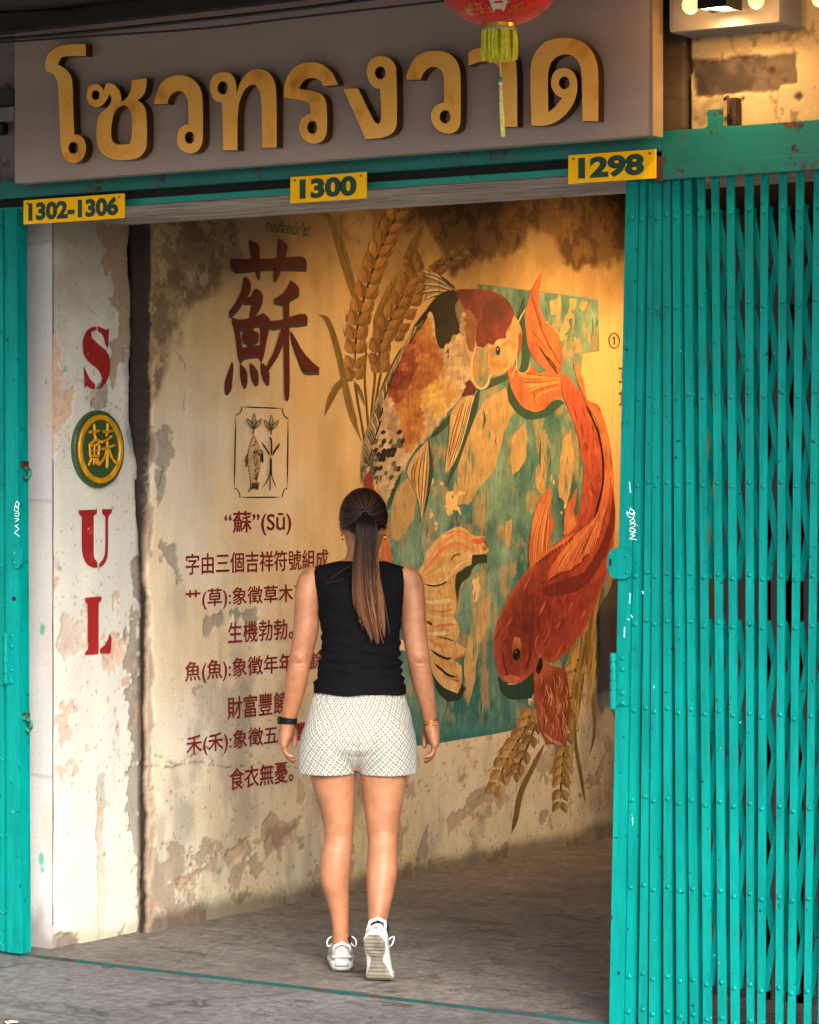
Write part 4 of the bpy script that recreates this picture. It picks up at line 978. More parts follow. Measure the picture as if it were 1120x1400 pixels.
# ================================================================== the painting and the writing on the wall
PAINT = attr_mat('mural_paint', 0.62, 0.16, 70, 0.45, 60, 0.35, 0.12, 0.002)
nt = PAINT.node_tree; bs = nt.nodes['Principled BSDF']; src = bs.inputs['Base Color'].links[0].from_socket
src = mixc(nt, 1.0, src, ramp(nt, noise(nt, 24, 7, 0.7, (1, 1.6, 0.45), 0.8), [(0.28, 0.5), (0.5, 0.92), (0.72, 1.15)]), 'MULTIPLY')     # brush drag
src = mixc(nt, ramp(nt, noise(nt, 6, 9, 0.75), [(0.62, 0.0), (0.74, 0.5)]), src, lin('#8f7448'))                                      # worn back to the plaster
hs = nt.nodes.new('ShaderNodeHueSaturation'); hs.inputs['Saturation'].default_value = 0.9; nt.links.new(src, hs.inputs['Color'])
nt.links.new(hs.outputs[0], bs.inputs['Base Color'])
PR = random.Random(11)
class Paint:
    """brush work: flat patches and strokes in paint, each a hair above the one before; outlines given on the photograph, carried to the wall"""
    def __init__(s, base, X=0.0, inc=0.00001): s.v, s.f, s.c, s.e, s.X, s.inc = [], [], [], base, X, inc
    def put(s, pts, faces, cols, layer=None):
        n = len(s.v)
        if layer is None: s.e += s.inc
        for x, y in pts:
            p = on_x(x, y, s.X); s.v.append((s.X + s.e + (layer or 0) * s.inc, p.y, p.z))
        s.f += [tuple(i + n for i in q) for q in faces]; s.c += [tuple(c) for c in cols]
    def fill(s, pts, col, smooth=4, step=7, jit=0.10, corner=50, rough=0.9):
        P = smooth_outline(pts, smooth, corner) if smooth else np.asarray(pts, float)
        if rough: P = P + np.stack([fbm(P[:, 0], P[:, 1], 0.09, 4, 5) - .5, fbm(P[:, 0], P[:, 1], 0.09, 4, 6) - .5], -1) * 2 * rough
        n = len(P); x0, y0 = P.min(0); x1, y1 = P.max(0)
        gx, gy = np.meshgrid(np.arange(x0, x1, step * 0.7), np.arange(y0, y1, step), indexing='ij')
        ok = poly_dist(P, gx, gy) > step * 0.35
        V = [Vector(p) for p in P] + [Vector(p) for p in np.stack([gx[ok], gy[ok]], -1)]
        vs, _, fs, *_ = delaunay_2d_cdt(V, [], [list(range(n))], 1, 1e-4)
        A = np.array([tuple(v) for v in vs])
        cols = np.array([lin(col(x, y)) if callable(col) else lin(col) for x, y in A])
        nz = fbm(A[:, 0], A[:, 1], 0.11, 4, int(s.e * 1e6) % 97) - 0.5
        cols = np.clip(cols * (1 + nz * 4 * jit)[:, None], 0.002, 0.95)
        s.put(A, fs, cols)
    def stroke(s, pts, w, col, col2=None, n=5, taper=(0.2, 0.2), jit=0.08):
        P = catmull(pts, n) if len(pts) > 2 else np.array([np.array(pts[0]) * (1 - t) + np.array(pts[1]) * t for t in np.linspace(0, 1, 5)])
        T = np.gradient(P, axis=0); T /= np.linalg.norm(T, axis=1)[:, None] + 1e-9
        Nn = np.stack([-T[:, 1], T[:, 0]], -1); m = len(P); t = np.linspace(0, 1, m)
        W = np.interp(t, np.linspace(0, 1, len(w)), w) if isinstance(w, (list, tuple)) else np.full(m, float(w))
        W = W * np.clip(t / max(taper[0], 1e-3), 0.12, 1) * np.clip((1 - t) / max(taper[1], 1e-3), 0.12, 1)
        a, b = P + Nn * W[:, None] / 2, P - Nn * W[:, None] / 2
        c1 = np.array(lin(col)); c2 = np.array(lin(col2 if col2 else col)); k = 1 + PR.uniform(-jit, jit)
        cols = [(c1 * (1 - u) + c2 * u) * k for u in t]
        s.put(np.concatenate([a, b]), [(i, i + 1, m + i + 1, m + i) for i in range(m - 1)], cols + cols)
    def blob(s, x, y, rx, ry, ang, col, n=10, sq=1.0, layer=None):
        ca, sa = math.cos(ang), math.sin(ang); pts = []
        for k in range(n):
            t = 6.2832 * k / n; u = rx * math.copysign(abs(math.cos(t)) ** sq, math.cos(t)); v = ry * math.copysign(abs(math.sin(t)) ** sq, math.sin(t))
            pts.append((x + u * ca - v * sa, y + u * sa + v * ca))
        s.put(pts, [tuple(range(n))], [col if not isinstance(col, str) else lin(col)] * n, layer)
    def build(s, name, parent, mat=None, label=None):
        o = mesh(name, s.v, s.f, mat or PAINT, parent, s.c)
        bm = bmesh.new(); bm.from_mesh(o.data)
        for q in bm.faces:
            if q.normal.x < 0: q.normal_flip()
        bm.to_mesh(o.data); bm.free()
        if label: o['label'] = label
        return o
def blend(a, b, t):
    a, b = np.array(lin(a)), np.array(lin(b)); t = max(0, min(1, t)); return tuple(a * (1 - t) + b * t)
KA, K1, K2, K3, K4, K5, K6 = K(430, 270, 2.545), K(480, 360, 4.667), K(660, 360, 4.667), K(430, 270, 4.667), K(530, 640, 4.376), K(660, 640, 4.516), K(650, 860, 4.376)

# ---- teal backdrop with bare plaster showing through
TEAL, TEAL2, TEAL3 = '#327c78', '#5c9488', '#23686a'
def tealc(x, y):
    a = float(fbm(np.array(x * 1.0), np.array(y * 0.35), 0.045, 4, 31)); b_ = float(fbm(np.array(x * 1.0), np.array(y * 0.5), 0.12, 4, 32))
    c = np.array(blend(TEAL3, '#7aa390', (a - 0.3) * 2.2)); k = 0.8 + 0.5 * b_
    lowt = np.clip((y - 960) / 50, 0, 1); c = c * (1 - lowt) + np.array(lin('#1b7570')) * lowt
    bare = np.clip((float(fbm(np.array(x * 1.6), np.array(y * 0.55), 0.05, 5, 33)) - 0.54) * 14, 0, 1) * (1 - lowt) * (0.62 if x < 760 else 0.6)
    return tuple(np.clip(c * k * (1 - bare) + np.array(lin('#b9985c')) * bare, 0, 1))
pn = Paint(0.0010, inc=0.000008)
pn.fill([(652, 388), (722, 397), (818, 409), (819, 480), (797, 484), (794, 540), (806, 600), (830, 680), (836, 760), (820, 860), (800, 930), (764, 950), (762, 985), (690, 1001), (630, 1011), (570, 1020), (535, 1020), (515, 900), (520, 760), (525, 690), (545, 640), (575, 560), (630, 490), (655, 440)], tealc, 2, 3.2, 0.10, 40, 2.0)
BARE = '#bd9a5c'
for pts in ([(664, 546), (690, 530), (704, 560), (690, 590), (676, 640), (655, 668), (640, 690), (622, 690), (620, 668), (628, 640), (634, 600), (650, 570)],
            [(548, 660), (562, 650), (570, 680), (560, 720), (545, 740), (534, 735), (534, 700)], [(700, 600), (716, 580), (722, 610), (712, 640), (700, 650)],
            [(752, 410), (768, 406), (766, 428), (752, 430)], [(780, 408), (790, 412), (786, 425), (778, 424)], [(795, 412), (804, 412), (800, 424), (792, 422)], [(784, 460), (794, 464), (796, 480), (786, 484)],
            [(660, 1000 - 180), (672, 812), (668, 850), (656, 880), (648, 870)], [(640, 870), (654, 876), (650, 930), (640, 960), (634, 920)], [(734, 640), (742, 620), (748, 650), (740, 676), (733, 668)],
            [(768, 600), (780, 590), (784, 640), (776, 690), (766, 680), (764, 640)], [(690, 715), (700, 708), (702, 740), (692, 752)]):
    pn.fill(pts, lambda x, y: blend(BARE, '#c9a566', (float(fbm(np.array(x), np.array(y), .05, 3, 9)) - .3) * 2), 3, 6, 0.08, 40, 3.5)
for k in range(170):                                   # dry upright brush drags
    x = PR.uniform(535, 815); y = PR.uniform(420, 985); L = PR.uniform(14, 46)
    if not inside([(560, 640), (660, 470), (720, 400), (815, 412), (815, 478), (792, 486), (800, 600), (832, 700), (770, 940), (700, 990), (560, 1010), (530, 800)], np.array([x]), np.array([y - 0])) [0]: continue
    if not inside([(560, 640), (660, 470), (720, 400), (815, 412), (815, 478), (792, 486), (800, 600), (832, 700), (770, 940), (700, 990), (560, 1010), (530, 800)], np.array([x]), np.array([y + L])) [0]: continue
    pn.stroke([(x, y), (x + PR.uniform(-2, 2), y + L / 2), (x + PR.uniform(-3, 1), y + L)], PR.uniform(1.2, 4.5), PR.choice([TEAL, TEAL2, TEAL3, '#6a9684', '#6f9478', '#a0925e', '#7a9a70', '#2b6f68']), taper=(.5, .5))
# the painter's own dark-green undersides beside the fins, tail and heads
DG_ = '#22473a'
for pts, w in ((KA([(575, 660), (550, 740), (520, 830), (490, 920), (458, 1010)]), [8, 12, 10, 9, 4]), (KA([(395, 840), (400, 950), (385, 1050), (366, 1140)]), [5, 9, 8, 3]),
               (KA([(560, 670), (600, 650), (655, 630), (690, 610)]), [8, 12, 9, 4]), (KA([(672, 640), (690, 700), (740, 748), (800, 742), (850, 715), (870, 720)]), [6, 14, 18, 16, 10, 4]),
               (KA([(730, 345), (716, 420), (735, 500), (728, 590), (690, 620)]), [6, 10, 14, 10, 5]), (KA([(300, 960), (270, 1020), (255, 1090)]), [6, 9, 5]), (KA([(400, 840), (450, 790), (500, 730)]), [4, 9, 5])):
    pn.stroke(pts, w, DG_, '#2c5a4a', 6)
pn.fill(K5([(90, 1280), (150, 1335), (230, 1325), (310, 1235), (330, 1330), (300, 1420), (180, 1430), (110, 1380)]), '#23463a', 4, 6, 0.08)
pn.fill(K4([(490, 520), (560, 512), (595, 520), (596, 568), (540, 572), (510, 600), (490, 650), (440, 690), (420, 780), (405, 850), (392, 800), (395, 690), (405, 640), (470, 590)]), '#2d3a2a', 4, 6, 0.1, 50, 1.5)
pn.fill(K4([(262, 1220), (330, 1300), (408, 1340), (440, 1285), (462, 1320), (430, 1390), (360, 1400), (300, 1340)]), '#2a3a2c', 4, 6, 0.1, 50, 1.5)
pn.build('backdrop_panel', mural_wall)

# ---- wheat
wh = Paint(0.0012, inc=0.000006)
GR1, GR2, GRD = '#a8742a', '#6b4a1c', '#3a2812'
def kernel(p, x, y, L, w, ang, c1='#b07c30', c2='#6a4718'):
    ux, uy = math.cos(ang), math.sin(ang); vx, vy = -uy, ux
    out = [(x + ux * L * t + vx * w * s * k, y + uy * L * t + vy * w * s * k) for (t, s, k) in ((0, 0, 1), (.18, .75, -1), (.45, 1, -1), (.75, .6, -1), (1, 0, 1), (.75, .6, 1), (.45, 1, 1), (.18, .75, 1))]
    j = PR.uniform(0.85, 1.15)
    def cf(a, b):
        s = ((a - x) * vx + (b - y) * vy) / (w + 1e-6); t = ((a - x) * ux + (b - y) * uy) / L
        return tuple(np.array(blend(c1, c2, 0.5 + 0.55 * s - 0.25 * math.sin(t * 3.1))) * j)
    p.fill(out, cf, 2, max(2.0, w * 0.6), 0.06)
    p.stroke([(x, y), (x + ux * L * .5 + vx * w * .35, y + uy * L * .5 + vy * w * .35), (x + ux * L * .95, y + uy * L * .95)], 0.8, GRD, taper=(.3, .3))
def ear(p, axis, n, L, w, c1='#b07c30', c2='#6a4718', spread=0.45, stem=None):
    A = catmull(axis, 12); idx = np.linspace(0, len(A) - 2, n).astype(int)
    p.stroke(axis, 3, GRD, n=6)
    for k, i in enumerate(idx[::-1]):
        d = A[i + 1] - A[i]; a = math.atan2(d[1], d[0]); f = 0.8 + 0.25 * math.sin(3.14 * (k + 1) / (n + 1))
        for s in (1, -1):
            kernel(p, A[i][0] + math.cos(a + s * 1.57) * w * .35, A[i][1] + math.sin(a + s * 1.57) * w * .35, L * f, w * f, a + s * spread, c1, c2)
        for s in (1, -1):
            if PR.random() < 0.6:
                b_ = a + s * PR.uniform(0.12, 0.4); q = (A[i][0] + math.cos(a + s * .6) * L, A[i][1] + math.sin(a + s * .6) * L)
                p.stroke([q, (q[0] + math.cos(b_) * L * .8, q[1] + math.sin(b_) * L * .8)], 0.9, '#6f5120', taper=(.05, .6))
LEAF, LEAF2 = '#7c6122', '#94772f'
for pts, w in ((K3([(20, 108), (60, 105), (100, 140), (150, 260), (200, 430), (250, 600), (290, 720)]), [3, 8, 10, 13, 13, 10, 5]), (K3([(22, 748), (70, 770), (110, 850), (150, 990), (185, 1150), (215, 1290), (250, 1420), (300, 1560)]), [3, 7, 8, 9, 9, 10, 9, 6]),
               (K3([(60, 1400), (100, 1290), (150, 1200), (200, 1165), (250, 1170)]), [2, 9, 10, 7, 3]), (K3([(260, 1180), (290, 1240), (320, 1330)]), [3, 6, 2]),
               (K3([(590, 470), (620, 360), (650, 270), (700, 160)]), [16, 17, 12, 3]), (K3([(430, 1000), (400, 800), (470, 620), (540, 470)]), [6, 12, 13, 6])):
    wh.stroke(pts, w, LEAF, LEAF2, 6, (.15, .15))
    wh.stroke([(x + 1, y) for x, y in pts], [0.8] * 4, '#55401a', n=6)
for pts in (K3([(255, 1170), (275, 1300), (310, 1500), (330, 1640)]), K3([(330, 960), (320, 1150), (330, 1300), (345, 1500)]), K3([(385, 960), (385, 1150), (365, 1350), (355, 1550)]), K3([(425, 1110), (400, 1250), (375, 1400)]), K3([(560, 950), (480, 1100), (400, 1300), (360, 1450)])):
    wh.stroke(pts, 3.2, '#6b5320', '#8a6c2a', 6, (.1, .1)); wh.stroke([(x - 1, y) for x, y in pts], 1.0, GRD, n=6)
ear(wh, K3([(760, 480), (830, 420), (940, 350)]), 5, 14, 6, '#8d6224', '#55391a')
ear(wh, K3([(500, 910), (560, 780), (620, 640), (650, 520), (630, 430)]), 8, 21, 7.5, '#a06e2a', '#5d3f17')
ear(wh, K3([(425, 1120), (415, 980), (455, 840), (530, 690), (590, 560)]), 9, 23, 8, '#a67330', '#604218')
ear(wh, K3([(255, 1165), (258, 1010), (268, 860), (300, 700), (345, 540), (395, 390), (455, 250), (520, 120), (545, 40)]), 15, 25, 8.5, '#b57f34', '#684719')
wh.build('wheat_spray', mural_wall)
wh = Paint(0.0012, inc=0.000006); GRD = '#5e4522'
# lower sprays
ear(wh, K6([(335, 470), (300, 590), (235, 700), (180, 800), (130, 930)]), 8, 22, 8, '#c4984a', '#8a642c')
ear(wh, K6([(360, 560), (320, 680), (270, 790), (240, 850)]), 5, 18, 5, '#a07a3c', '#76562a')
ear(wh, K6([(640, 90), (600, 230), (575, 380), (555, 520)]), 9, 24, 8, '#c69c4a', '#866228')
ear(wh, K6([(555, 560), (530, 720), (515, 860), (505, 1040)]), 8, 20, 6, '#b8923c', '#80602a')
for pts, w in ((K6([(700, 60), (690, 250), (705, 450), (710, 620), (680, 760)]), 5), (K6([(590, 480), (600, 700), (630, 880), (655, 1040)]), 5), (K6([(410, 690), (340, 830), (270, 980), (240, 1130), (215, 1220)]), 8), (K6([(640, 60), (625, 250), (600, 420)]), 6), (K6([(670, 0), (680, 150), (690, 240)]), 14), (K6([(720, -40), (715, 150), (700, 330)]), 10)):
    wh.stroke(pts, [w * .6, w, w * .8], '#8d6d22', '#6f5524', 6, (.1, .2))
for k in range(26):
    x = PR.uniform(795, 832); y = PR.uniform(800, 930); wh.stroke([(x, y), (x - 4, y + 25), (x - 8, y + 60)], PR.uniform(1.5, 4), PR.choice(['#a9832f', '#8d6d22', '#6f5524', '#c39b45']))
wh.build('wheat_spray', mural_wall)

# ---- patched koi
ko = Paint(0.0032, inc=0.000012)
body = K1([(660, 168), (730, 163), (800, 165), (900, 177), (970, 210), (1020, 268), (1036, 330), (1062, 370), (1082, 410), (1086, 480), (1074, 560), (1048, 612), (1000, 680), (940, 715), (900, 715), (870, 765), (835, 806), (805, 803), (770, 770), (735, 800), (695, 860), (640, 920), (560, 1010), (490, 1100), (425, 1165), (372, 1240), (332, 1312), (270, 1400)]) + \
       [(528, 690), (530, 740), (536, 775), (515, 792), (503, 770), (497, 720), (496, 663), (501, 600)] + K1([(150, 950), (200, 850), (250, 740), (310, 620), (370, 500), (430, 400), (520, 280), (600, 195)])
Zor = K1([(385, 405), (440, 360), (500, 350), (540, 520), (585, 620), (600, 715), (540, 735), (500, 770), (450, 810), (430, 900), (470, 1000), (440, 1130), (345, 1240), (330, 1090), (300, 970), (230, 860), (245, 740), (300, 610), (350, 480)])
Zye = K1([(440, 800), (540, 750), (640, 770), (695, 830), (600, 930), (540, 985), (470, 940), (430, 880)])
Zlow = K1([(150, 950), (220, 880), (300, 980), (330, 1090), (330, 1300), (250, 1400), (60, 1420), (60, 1250)])
Zdor = K1([(230, 850), (250, 730), (300, 610), (345, 500), (400, 500), (420, 640), (380, 760), (300, 900)])
def inz(z, x, y): return bool(inside(z, np.array([x]), np.array([y]))[0])
def koic(x, y):
    n = float(fbm(np.array(x), np.array(y), 0.08, 4, 21))
    if inz(Zdor, x, y): return blend('#7c2410', '#b5561a', (n - .3) * 2.4)
    if inz(Zor, x, y): return blend('#a85a16', '#d0882a', (n - .3) * 2.4)
    if inz(Zye, x, y): return blend('#cf9a38', '#e0b65a', (n - .3) * 2.4)
    if y > 690: return blend('#b8451a', '#d98a34', (n - .3) * 2)
    return blend('#a98a6a', '#dcc096', (n - .25) * 2.2)
ko.fill(body, koic, 3, 3.4, 0.10, 60)
# dorsal fin, a rope of grey rays along the back
dors = K1([(58, 1290), (80, 1130), (130, 950), (175, 830), (280, 640), (335, 520), (395, 410), (450, 330), (520, 245), (600, 190), (662, 168), (610, 215), (520, 290), (440, 400), (375, 500), (315, 620), (255, 740), (210, 860), (190, 1000), (150, 1130), (110, 1290), (80, 1400), (58, 1400)])
ko.fill(dors, lambda x, y: blend('#5f5646', '#b7a27c', (float(fbm(np.array(x), np.array(y), 0.15, 3, 4)) - .25) * 2), 3, 4, 0.1, 60)
D1 = np.array(K1([(62, 1290), (84, 1130), (132, 960), (185, 825), (285, 640), (340, 525), (398, 415), (455, 330), (525, 245), (600, 195)])); D2 = np.array(K1([(105, 1290), (145, 1130), (185, 1000), (208, 870), (252, 745), (312, 625), (372, 505), (438, 405), (520, 290), (610, 215)]))
D1, D2 = catmull(D1, 8), catmull(D2, 8)
for i in range(4, len(D1), 1):
    j = max(0, i - 7); ko.stroke([D1[i - 3], (D1[i - 3] + D2[j]) / 2 + np.array([1.5, 0]), D2[j]], 1.5, PR.choice(['#2e2a22', '#d9c49a', '#8a7a60', '#c9b48c', '#4a4336']), taper=(.3, .3))
ko.stroke(D2, 2.2, '#241c16', n=1, taper=(.05, .05))
ko.fill(K1([(440, 38), (500, 48), (560, 80), (620, 128), (660, 166), (560, 200), (500, 210), (455, 250), (480, 190), (455, 180), (500, 150), (460, 130), (495, 105), (470, 80)]), '#9c8262', 2, 5, 0.12)
for a, b_ in (((445, 42), (655, 165)), ((470, 75), (650, 168)), ((465, 130), (640, 172)), ((455, 182), (620, 180)), ((470, 225), (600, 195)), ((500, 55), (655, 164))):
    p = K1([a, ((a[0] + b_[0]) / 2, (a[1] + b_[1]) / 2 - 12), b_]); ko.stroke(p, 3.0, '#d8bf9a', '#c2a680'); ko.stroke([(x, y + 2.2) for x, y in p], 1.4, '#3c2c24')
ko.stroke(K1([(560, 78), (600, 110), (635, 140), (665, 165)]), 3, '#17120f')
# coloured patches on the back and head
ko.fill(K1([(520, 235), (560, 195), (610, 178), (662, 172), (692, 210), (662, 262), (668, 330), (690, 395), (692, 440), (650, 470), (618, 515), (622, 560), (612, 640), (598, 640), (592, 560), (560, 540), (538, 480), (528, 380), (512, 320), (470, 350), (410, 400), (395, 400), (440, 340), (485, 285)]), lambda x, y: blend('#161210', '#2e2620', (float(fbm(np.array(x), np.array(y), .1, 3, 3)) - .3) * 2), 3, 4, 0.15, 40, 1.2)
ko.fill(K1([(692, 215), (715, 285), (722, 360), (690, 390), (668, 330), (664, 262)]), '#85745c', 3, 4, 0.12)
ko.fill(K1([(618, 520), (700, 450), (722, 480), (745, 560), (760, 640), (745, 720), (700, 770), (640, 770), (610, 720), (620, 620)]), lambda x, y: blend('#b4906a', '#d9b98c', (float(fbm(np.array(x), np.array(y), .12, 3, 2)) - .3) * 2.2), 3, 4, 0.12)
ko.fill(K1([(715, 290), (760, 290), (800, 380), (795, 480), (775, 570), (745, 545), (725, 440)]), lambda x, y: blend('#8d4a18', '#b3692a', (float(fbm(np.array(x), np.array(y), .1, 3, 3)) - .3) * 2), 3, 4, 0.1)
ko.fill(K1([(665, 168), (730, 164), (800, 165), (900, 178), (970, 212), (1018, 268), (1034, 340), (1000, 410), (982, 450), (985, 480), (932, 490), (902, 525), (870, 510), (842, 540), (800, 530), (790, 470), (800, 380), (760, 300), (715, 290), (690, 240)]), lambda x, y: blend('#5f0f0a', '#8d1c10', (float(fbm(np.array(x), np.array(y), .06, 3, 3)) - .3) * 2.2), 4, 4, 0.08)
for p in ([(800, 260), (830, 330), (800, 380), (795, 430)], [(828, 250), (835, 300)], [(735, 400), (760, 440), (765, 500)]): ko.stroke(K1(p), 1.2, '#9a4a28')
ko.fill(K1([(1034, 330), (1062, 370), (1080, 415), (1060, 470), (1050, 560), (1020, 600), (985, 690), (940, 712), (900, 712), (870, 660), (862, 570), (905, 525), (985, 480), (985, 440), (1008, 400)]), lambda x, y: blend('#c08436', '#dfae6a', (float(fbm(np.array(x), np.array(y), .1, 3, 3)) - .3) * 2), 3, 4, 0.1)
ko.fill(K1([(1076, 420), (1086, 480), (1076, 560), (1052, 610), (1062, 540), (1064, 470)]), '#a03a1c', 3, 4, 0.1)
ko.fill(K1([(795, 540), (860, 540), (862, 620), (880, 690), (860, 760), (830, 795), (800, 790), (770, 740), (768, 640)]), lambda x, y: blend('#8fa07c', '#d58c34', float(fbm(np.array(x), np.array(y), .1, 3, 7)) * 1.6 - .3), 3, 4, 0.1)
ko.stroke(K1([(798, 520), (770, 610), (762, 700), (785, 770), (830, 800), (870, 765), (885, 700)]), 3.4, '#e2bd88', n=6); ko.stroke(K1([(815, 660), (808, 710), (830, 740), (850, 700)]), 2, '#6f8a70')
ko.stroke(K1([(870, 560), (875, 640), (905, 700), (945, 708), (985, 670), (1010, 610)]), 2.6, '#e0a050', n=6); ko.stroke(K1([(905, 528), (960, 505), (1000, 470), (1012, 420)]), 2, '#e8cf9c', n=5)
ko.blob(932 / 4.667 + 480, 558 / 4.667 + 360, 5.0, 8.5, 0, '#aab09a', 16); ko.blob(932 / 4.667 + 480, 558 / 4.667 + 360, 3.6, 6.6, 0, '#3f4a48', 16); ko.blob(933 / 4.667 + 480, 558 / 4.667 + 360, 2.2, 4.6, 0, '#0b0b0b', 14); ko.blob(930 / 4.667 + 480, 548 / 4.667 + 360, .8, 1.3, 0, '#d8d2c0', 8)
ko.fill(K1([(715, 780), (750, 740), (775, 770), (790, 810), (760, 850), (715, 860), (695, 820)]), '#6a1410', 3, 4, 0.15)
for p, w in (([(1028, 560), (1050, 610), (1048, 660), (1030, 700), (1020, 740)], 1.8), ([(1060, 380), (1085, 330), (1110, 290)], 1.5)): ko.stroke(K1(p), w, '#e6c08a', n=5)
# scales, each a dab
hx = 0; row = 0; ko.e += ko.inc
for gy in np.arange(430, 775, 6.2):
    hx ^= 1; row += 1
    for cl, gx in enumerate(np.arange(495, 632, 5.2)):
        x, y = gx + hx * 2.6 + PR.uniform(-.7, .7), gy + PR.uniform(-.8, .8)
        if not inz(body, x, y) or inz(dors, x, y) or PR.random() < 0.12: continue
        k1 = ((x - 480) * 4.667, (y - 360) * 4.667)
        if inside(K1([(620, 520), (640, 470), (700, 440), (700, 200), (400, 390), (560, 540)]), np.array([x]), np.array([y]))[0] or k1[0] > 760: continue
        c = np.array(koic(x, y)) * PR.choice([0.86, 0.94, 1.0, 1.05, 1.12])
        if inz(Zlow, x, y) and y < 690 and PR.random() < 0.5 and 590 < y: c = np.array(lin(PR.choice(['#1f1a17', '#2c2824', '#6d6052', '#4b5a4c'])))
        ko.blob(x, y, 2.9, 4.3, 0.6 + PR.uniform(-.2, .2), tuple(np.clip(c, 0, .9)), 8, 0.8, 1 + (row % 3) * 3 + cl % 3)
ko.e += 10 * ko.inc
ko.fill([(497, 655), (506, 640), (512, 690), (506, 760), (500, 745)], lambda x, y: blend('#8d1c10', '#c2491c', (y - 650) / 80), 3, 4, .1)
ko.stroke([(518, 650), (512, 700), (520, 770)], [3, 6, 5], '#d98a2a'); ko.stroke([(527, 730), (530, 760), (533, 775)], [4, 8, 5], '#c96a1c')
# paired fins
for out, rays in ((K1([(700, 862), (770, 838), (782, 850), (762, 920), (722, 1050), (692, 1180), (645, 1290), (592, 1342), (600, 1250), (620, 1120), (632, 960)]), [((720, 870), (680, 1010), (600, 1330)), ((740, 865), (690, 1080), (610, 1320)), ((755, 860), (710, 1050), (640, 1280)), ((705, 880), (650, 1050), (605, 1280)), ((765, 860), (725, 1030), (670, 1220))]),
                  (KA([(392, 845), (396, 940), (385, 1040), (368, 1130), (360, 1060), (340, 1000), (318, 955), (350, 890)]), [((385, 860), (375, 960), (366, 1110)), ((375, 880), (360, 970), (362, 1060)), ((360, 900), (345, 960), (350, 1020)), ((390, 870), (386, 970), (372, 1090)), ((345, 920), (335, 960), (338, 995))])):
    ko.fill(out, lambda x, y: blend('#c99a48', '#dcc08a', float(fbm(np.array(x * 2), np.array(y * .5), .1, 3, 3))), 3, 4, 0.10, 55)
    T = K1 if out[0][0] > 600 else KA
    for r_ in rays:
        ko.stroke(T(list(r_)), 1.3, '#6a4a24', n=5); ko.stroke([(x + 1.6, y) for x, y in T(list(r_))], 1.3, PR.choice(['#e6d3a2', '#d58e2e']), n=5)
# folded veil of the tail
tail = K4([(150, 660), (200, 580), (235, 490), (330, 390), (385, 360), (430, 350), (470, 370), (500, 400), (580, 410), (566, 440), (602, 490), (585, 510), (500, 520), (495, 580), (440, 600), (405, 640), (398, 720), (408, 790), (400, 850), (388, 890), (412, 930), (425, 985), (400, 1040), (472, 1082), (462, 1110), (390, 1150), (436, 1180), (440, 1280), (412, 1350), (330, 1310), (270, 1240), (225, 1100), (150, 900)])
ko.fill(tail, lambda x, y: blend('#c9913c', '#dfbf86', float(fbm(np.array(x * .6), np.array(y * 1.8), .06, 4, 8)) * 1.8 - .4), 3, 4, 0.08, 45, 0.8)
for p, w, c in (([(190, 640), (260, 560), (330, 480), (420, 450), (500, 495)], 5, '#d5761c'), ([(220, 580), (300, 470), (400, 400), (480, 430), (570, 480)], 4, '#d98428'), ([(330, 395), (400, 380), (450, 385), (500, 420)], 4, '#dc8f2c'), ([(500, 425), (540, 440), (575, 415)], 7, '#c9551a'), ([(560, 470), (590, 488)], 6, '#c9551a'),
                ([(190, 660), (280, 600), (340, 540), (430, 520)], 5, '#c9a030'), ([(185, 695), (260, 700), (320, 690), (370, 640), (420, 580), (490, 545)], 4, '#e0c48a'), ([(200, 690), (270, 705), (330, 690), (350, 670)], 2.6, '#3a2c1c'), ([(365, 560), (400, 520), (440, 515)], 2.2, '#5c4a2a'),
                ([(200, 745), (290, 740), (350, 770), (400, 760)], 5, '#cfa43a'), ([(230, 840), (300, 860), (360, 850), (395, 835)], 3, '#cf7a24'), ([(225, 915), (250, 930), (262, 938)], 3.5, '#2c2218'), ([(265, 950), (330, 940), (410, 935)], 4, '#d5761c'), ([(290, 1010), (350, 1020), (400, 1040)], 2.4, '#6a5634'), ([(235, 1020), (300, 1060), (350, 1050)], 6, '#d58a34'),
                ([(245, 1080), (300, 1120), (350, 1140), (380, 1132)], 3.6, '#2a2018'), ([(390, 1140), (440, 1120), (465, 1095)], 3.5, '#c97a2c'), ([(270, 1165), (310, 1200), (360, 1240), (415, 1250)], 3.4, '#2a2018'), ([(340, 1190), (400, 1220), (435, 1195)], 5, '#dba050'), ([(370, 1262), (430, 1275)], 3, '#b5621e'), ([(300, 1240), (350, 1290), (410, 1310)], 5, '#dcb070'), ([(230, 990), (290, 990), (370, 985)], 5, '#e4cf9a'), ([(215, 800), (300, 800), (390, 790)], 6, '#e2c68c'), ([(240, 880), (320, 900), (400, 905)], 5, '#ddb878')):
    ko.stroke(K4(p), w, c, n=6, taper=(.25, .25))
ko.build('koi', mural_wall)

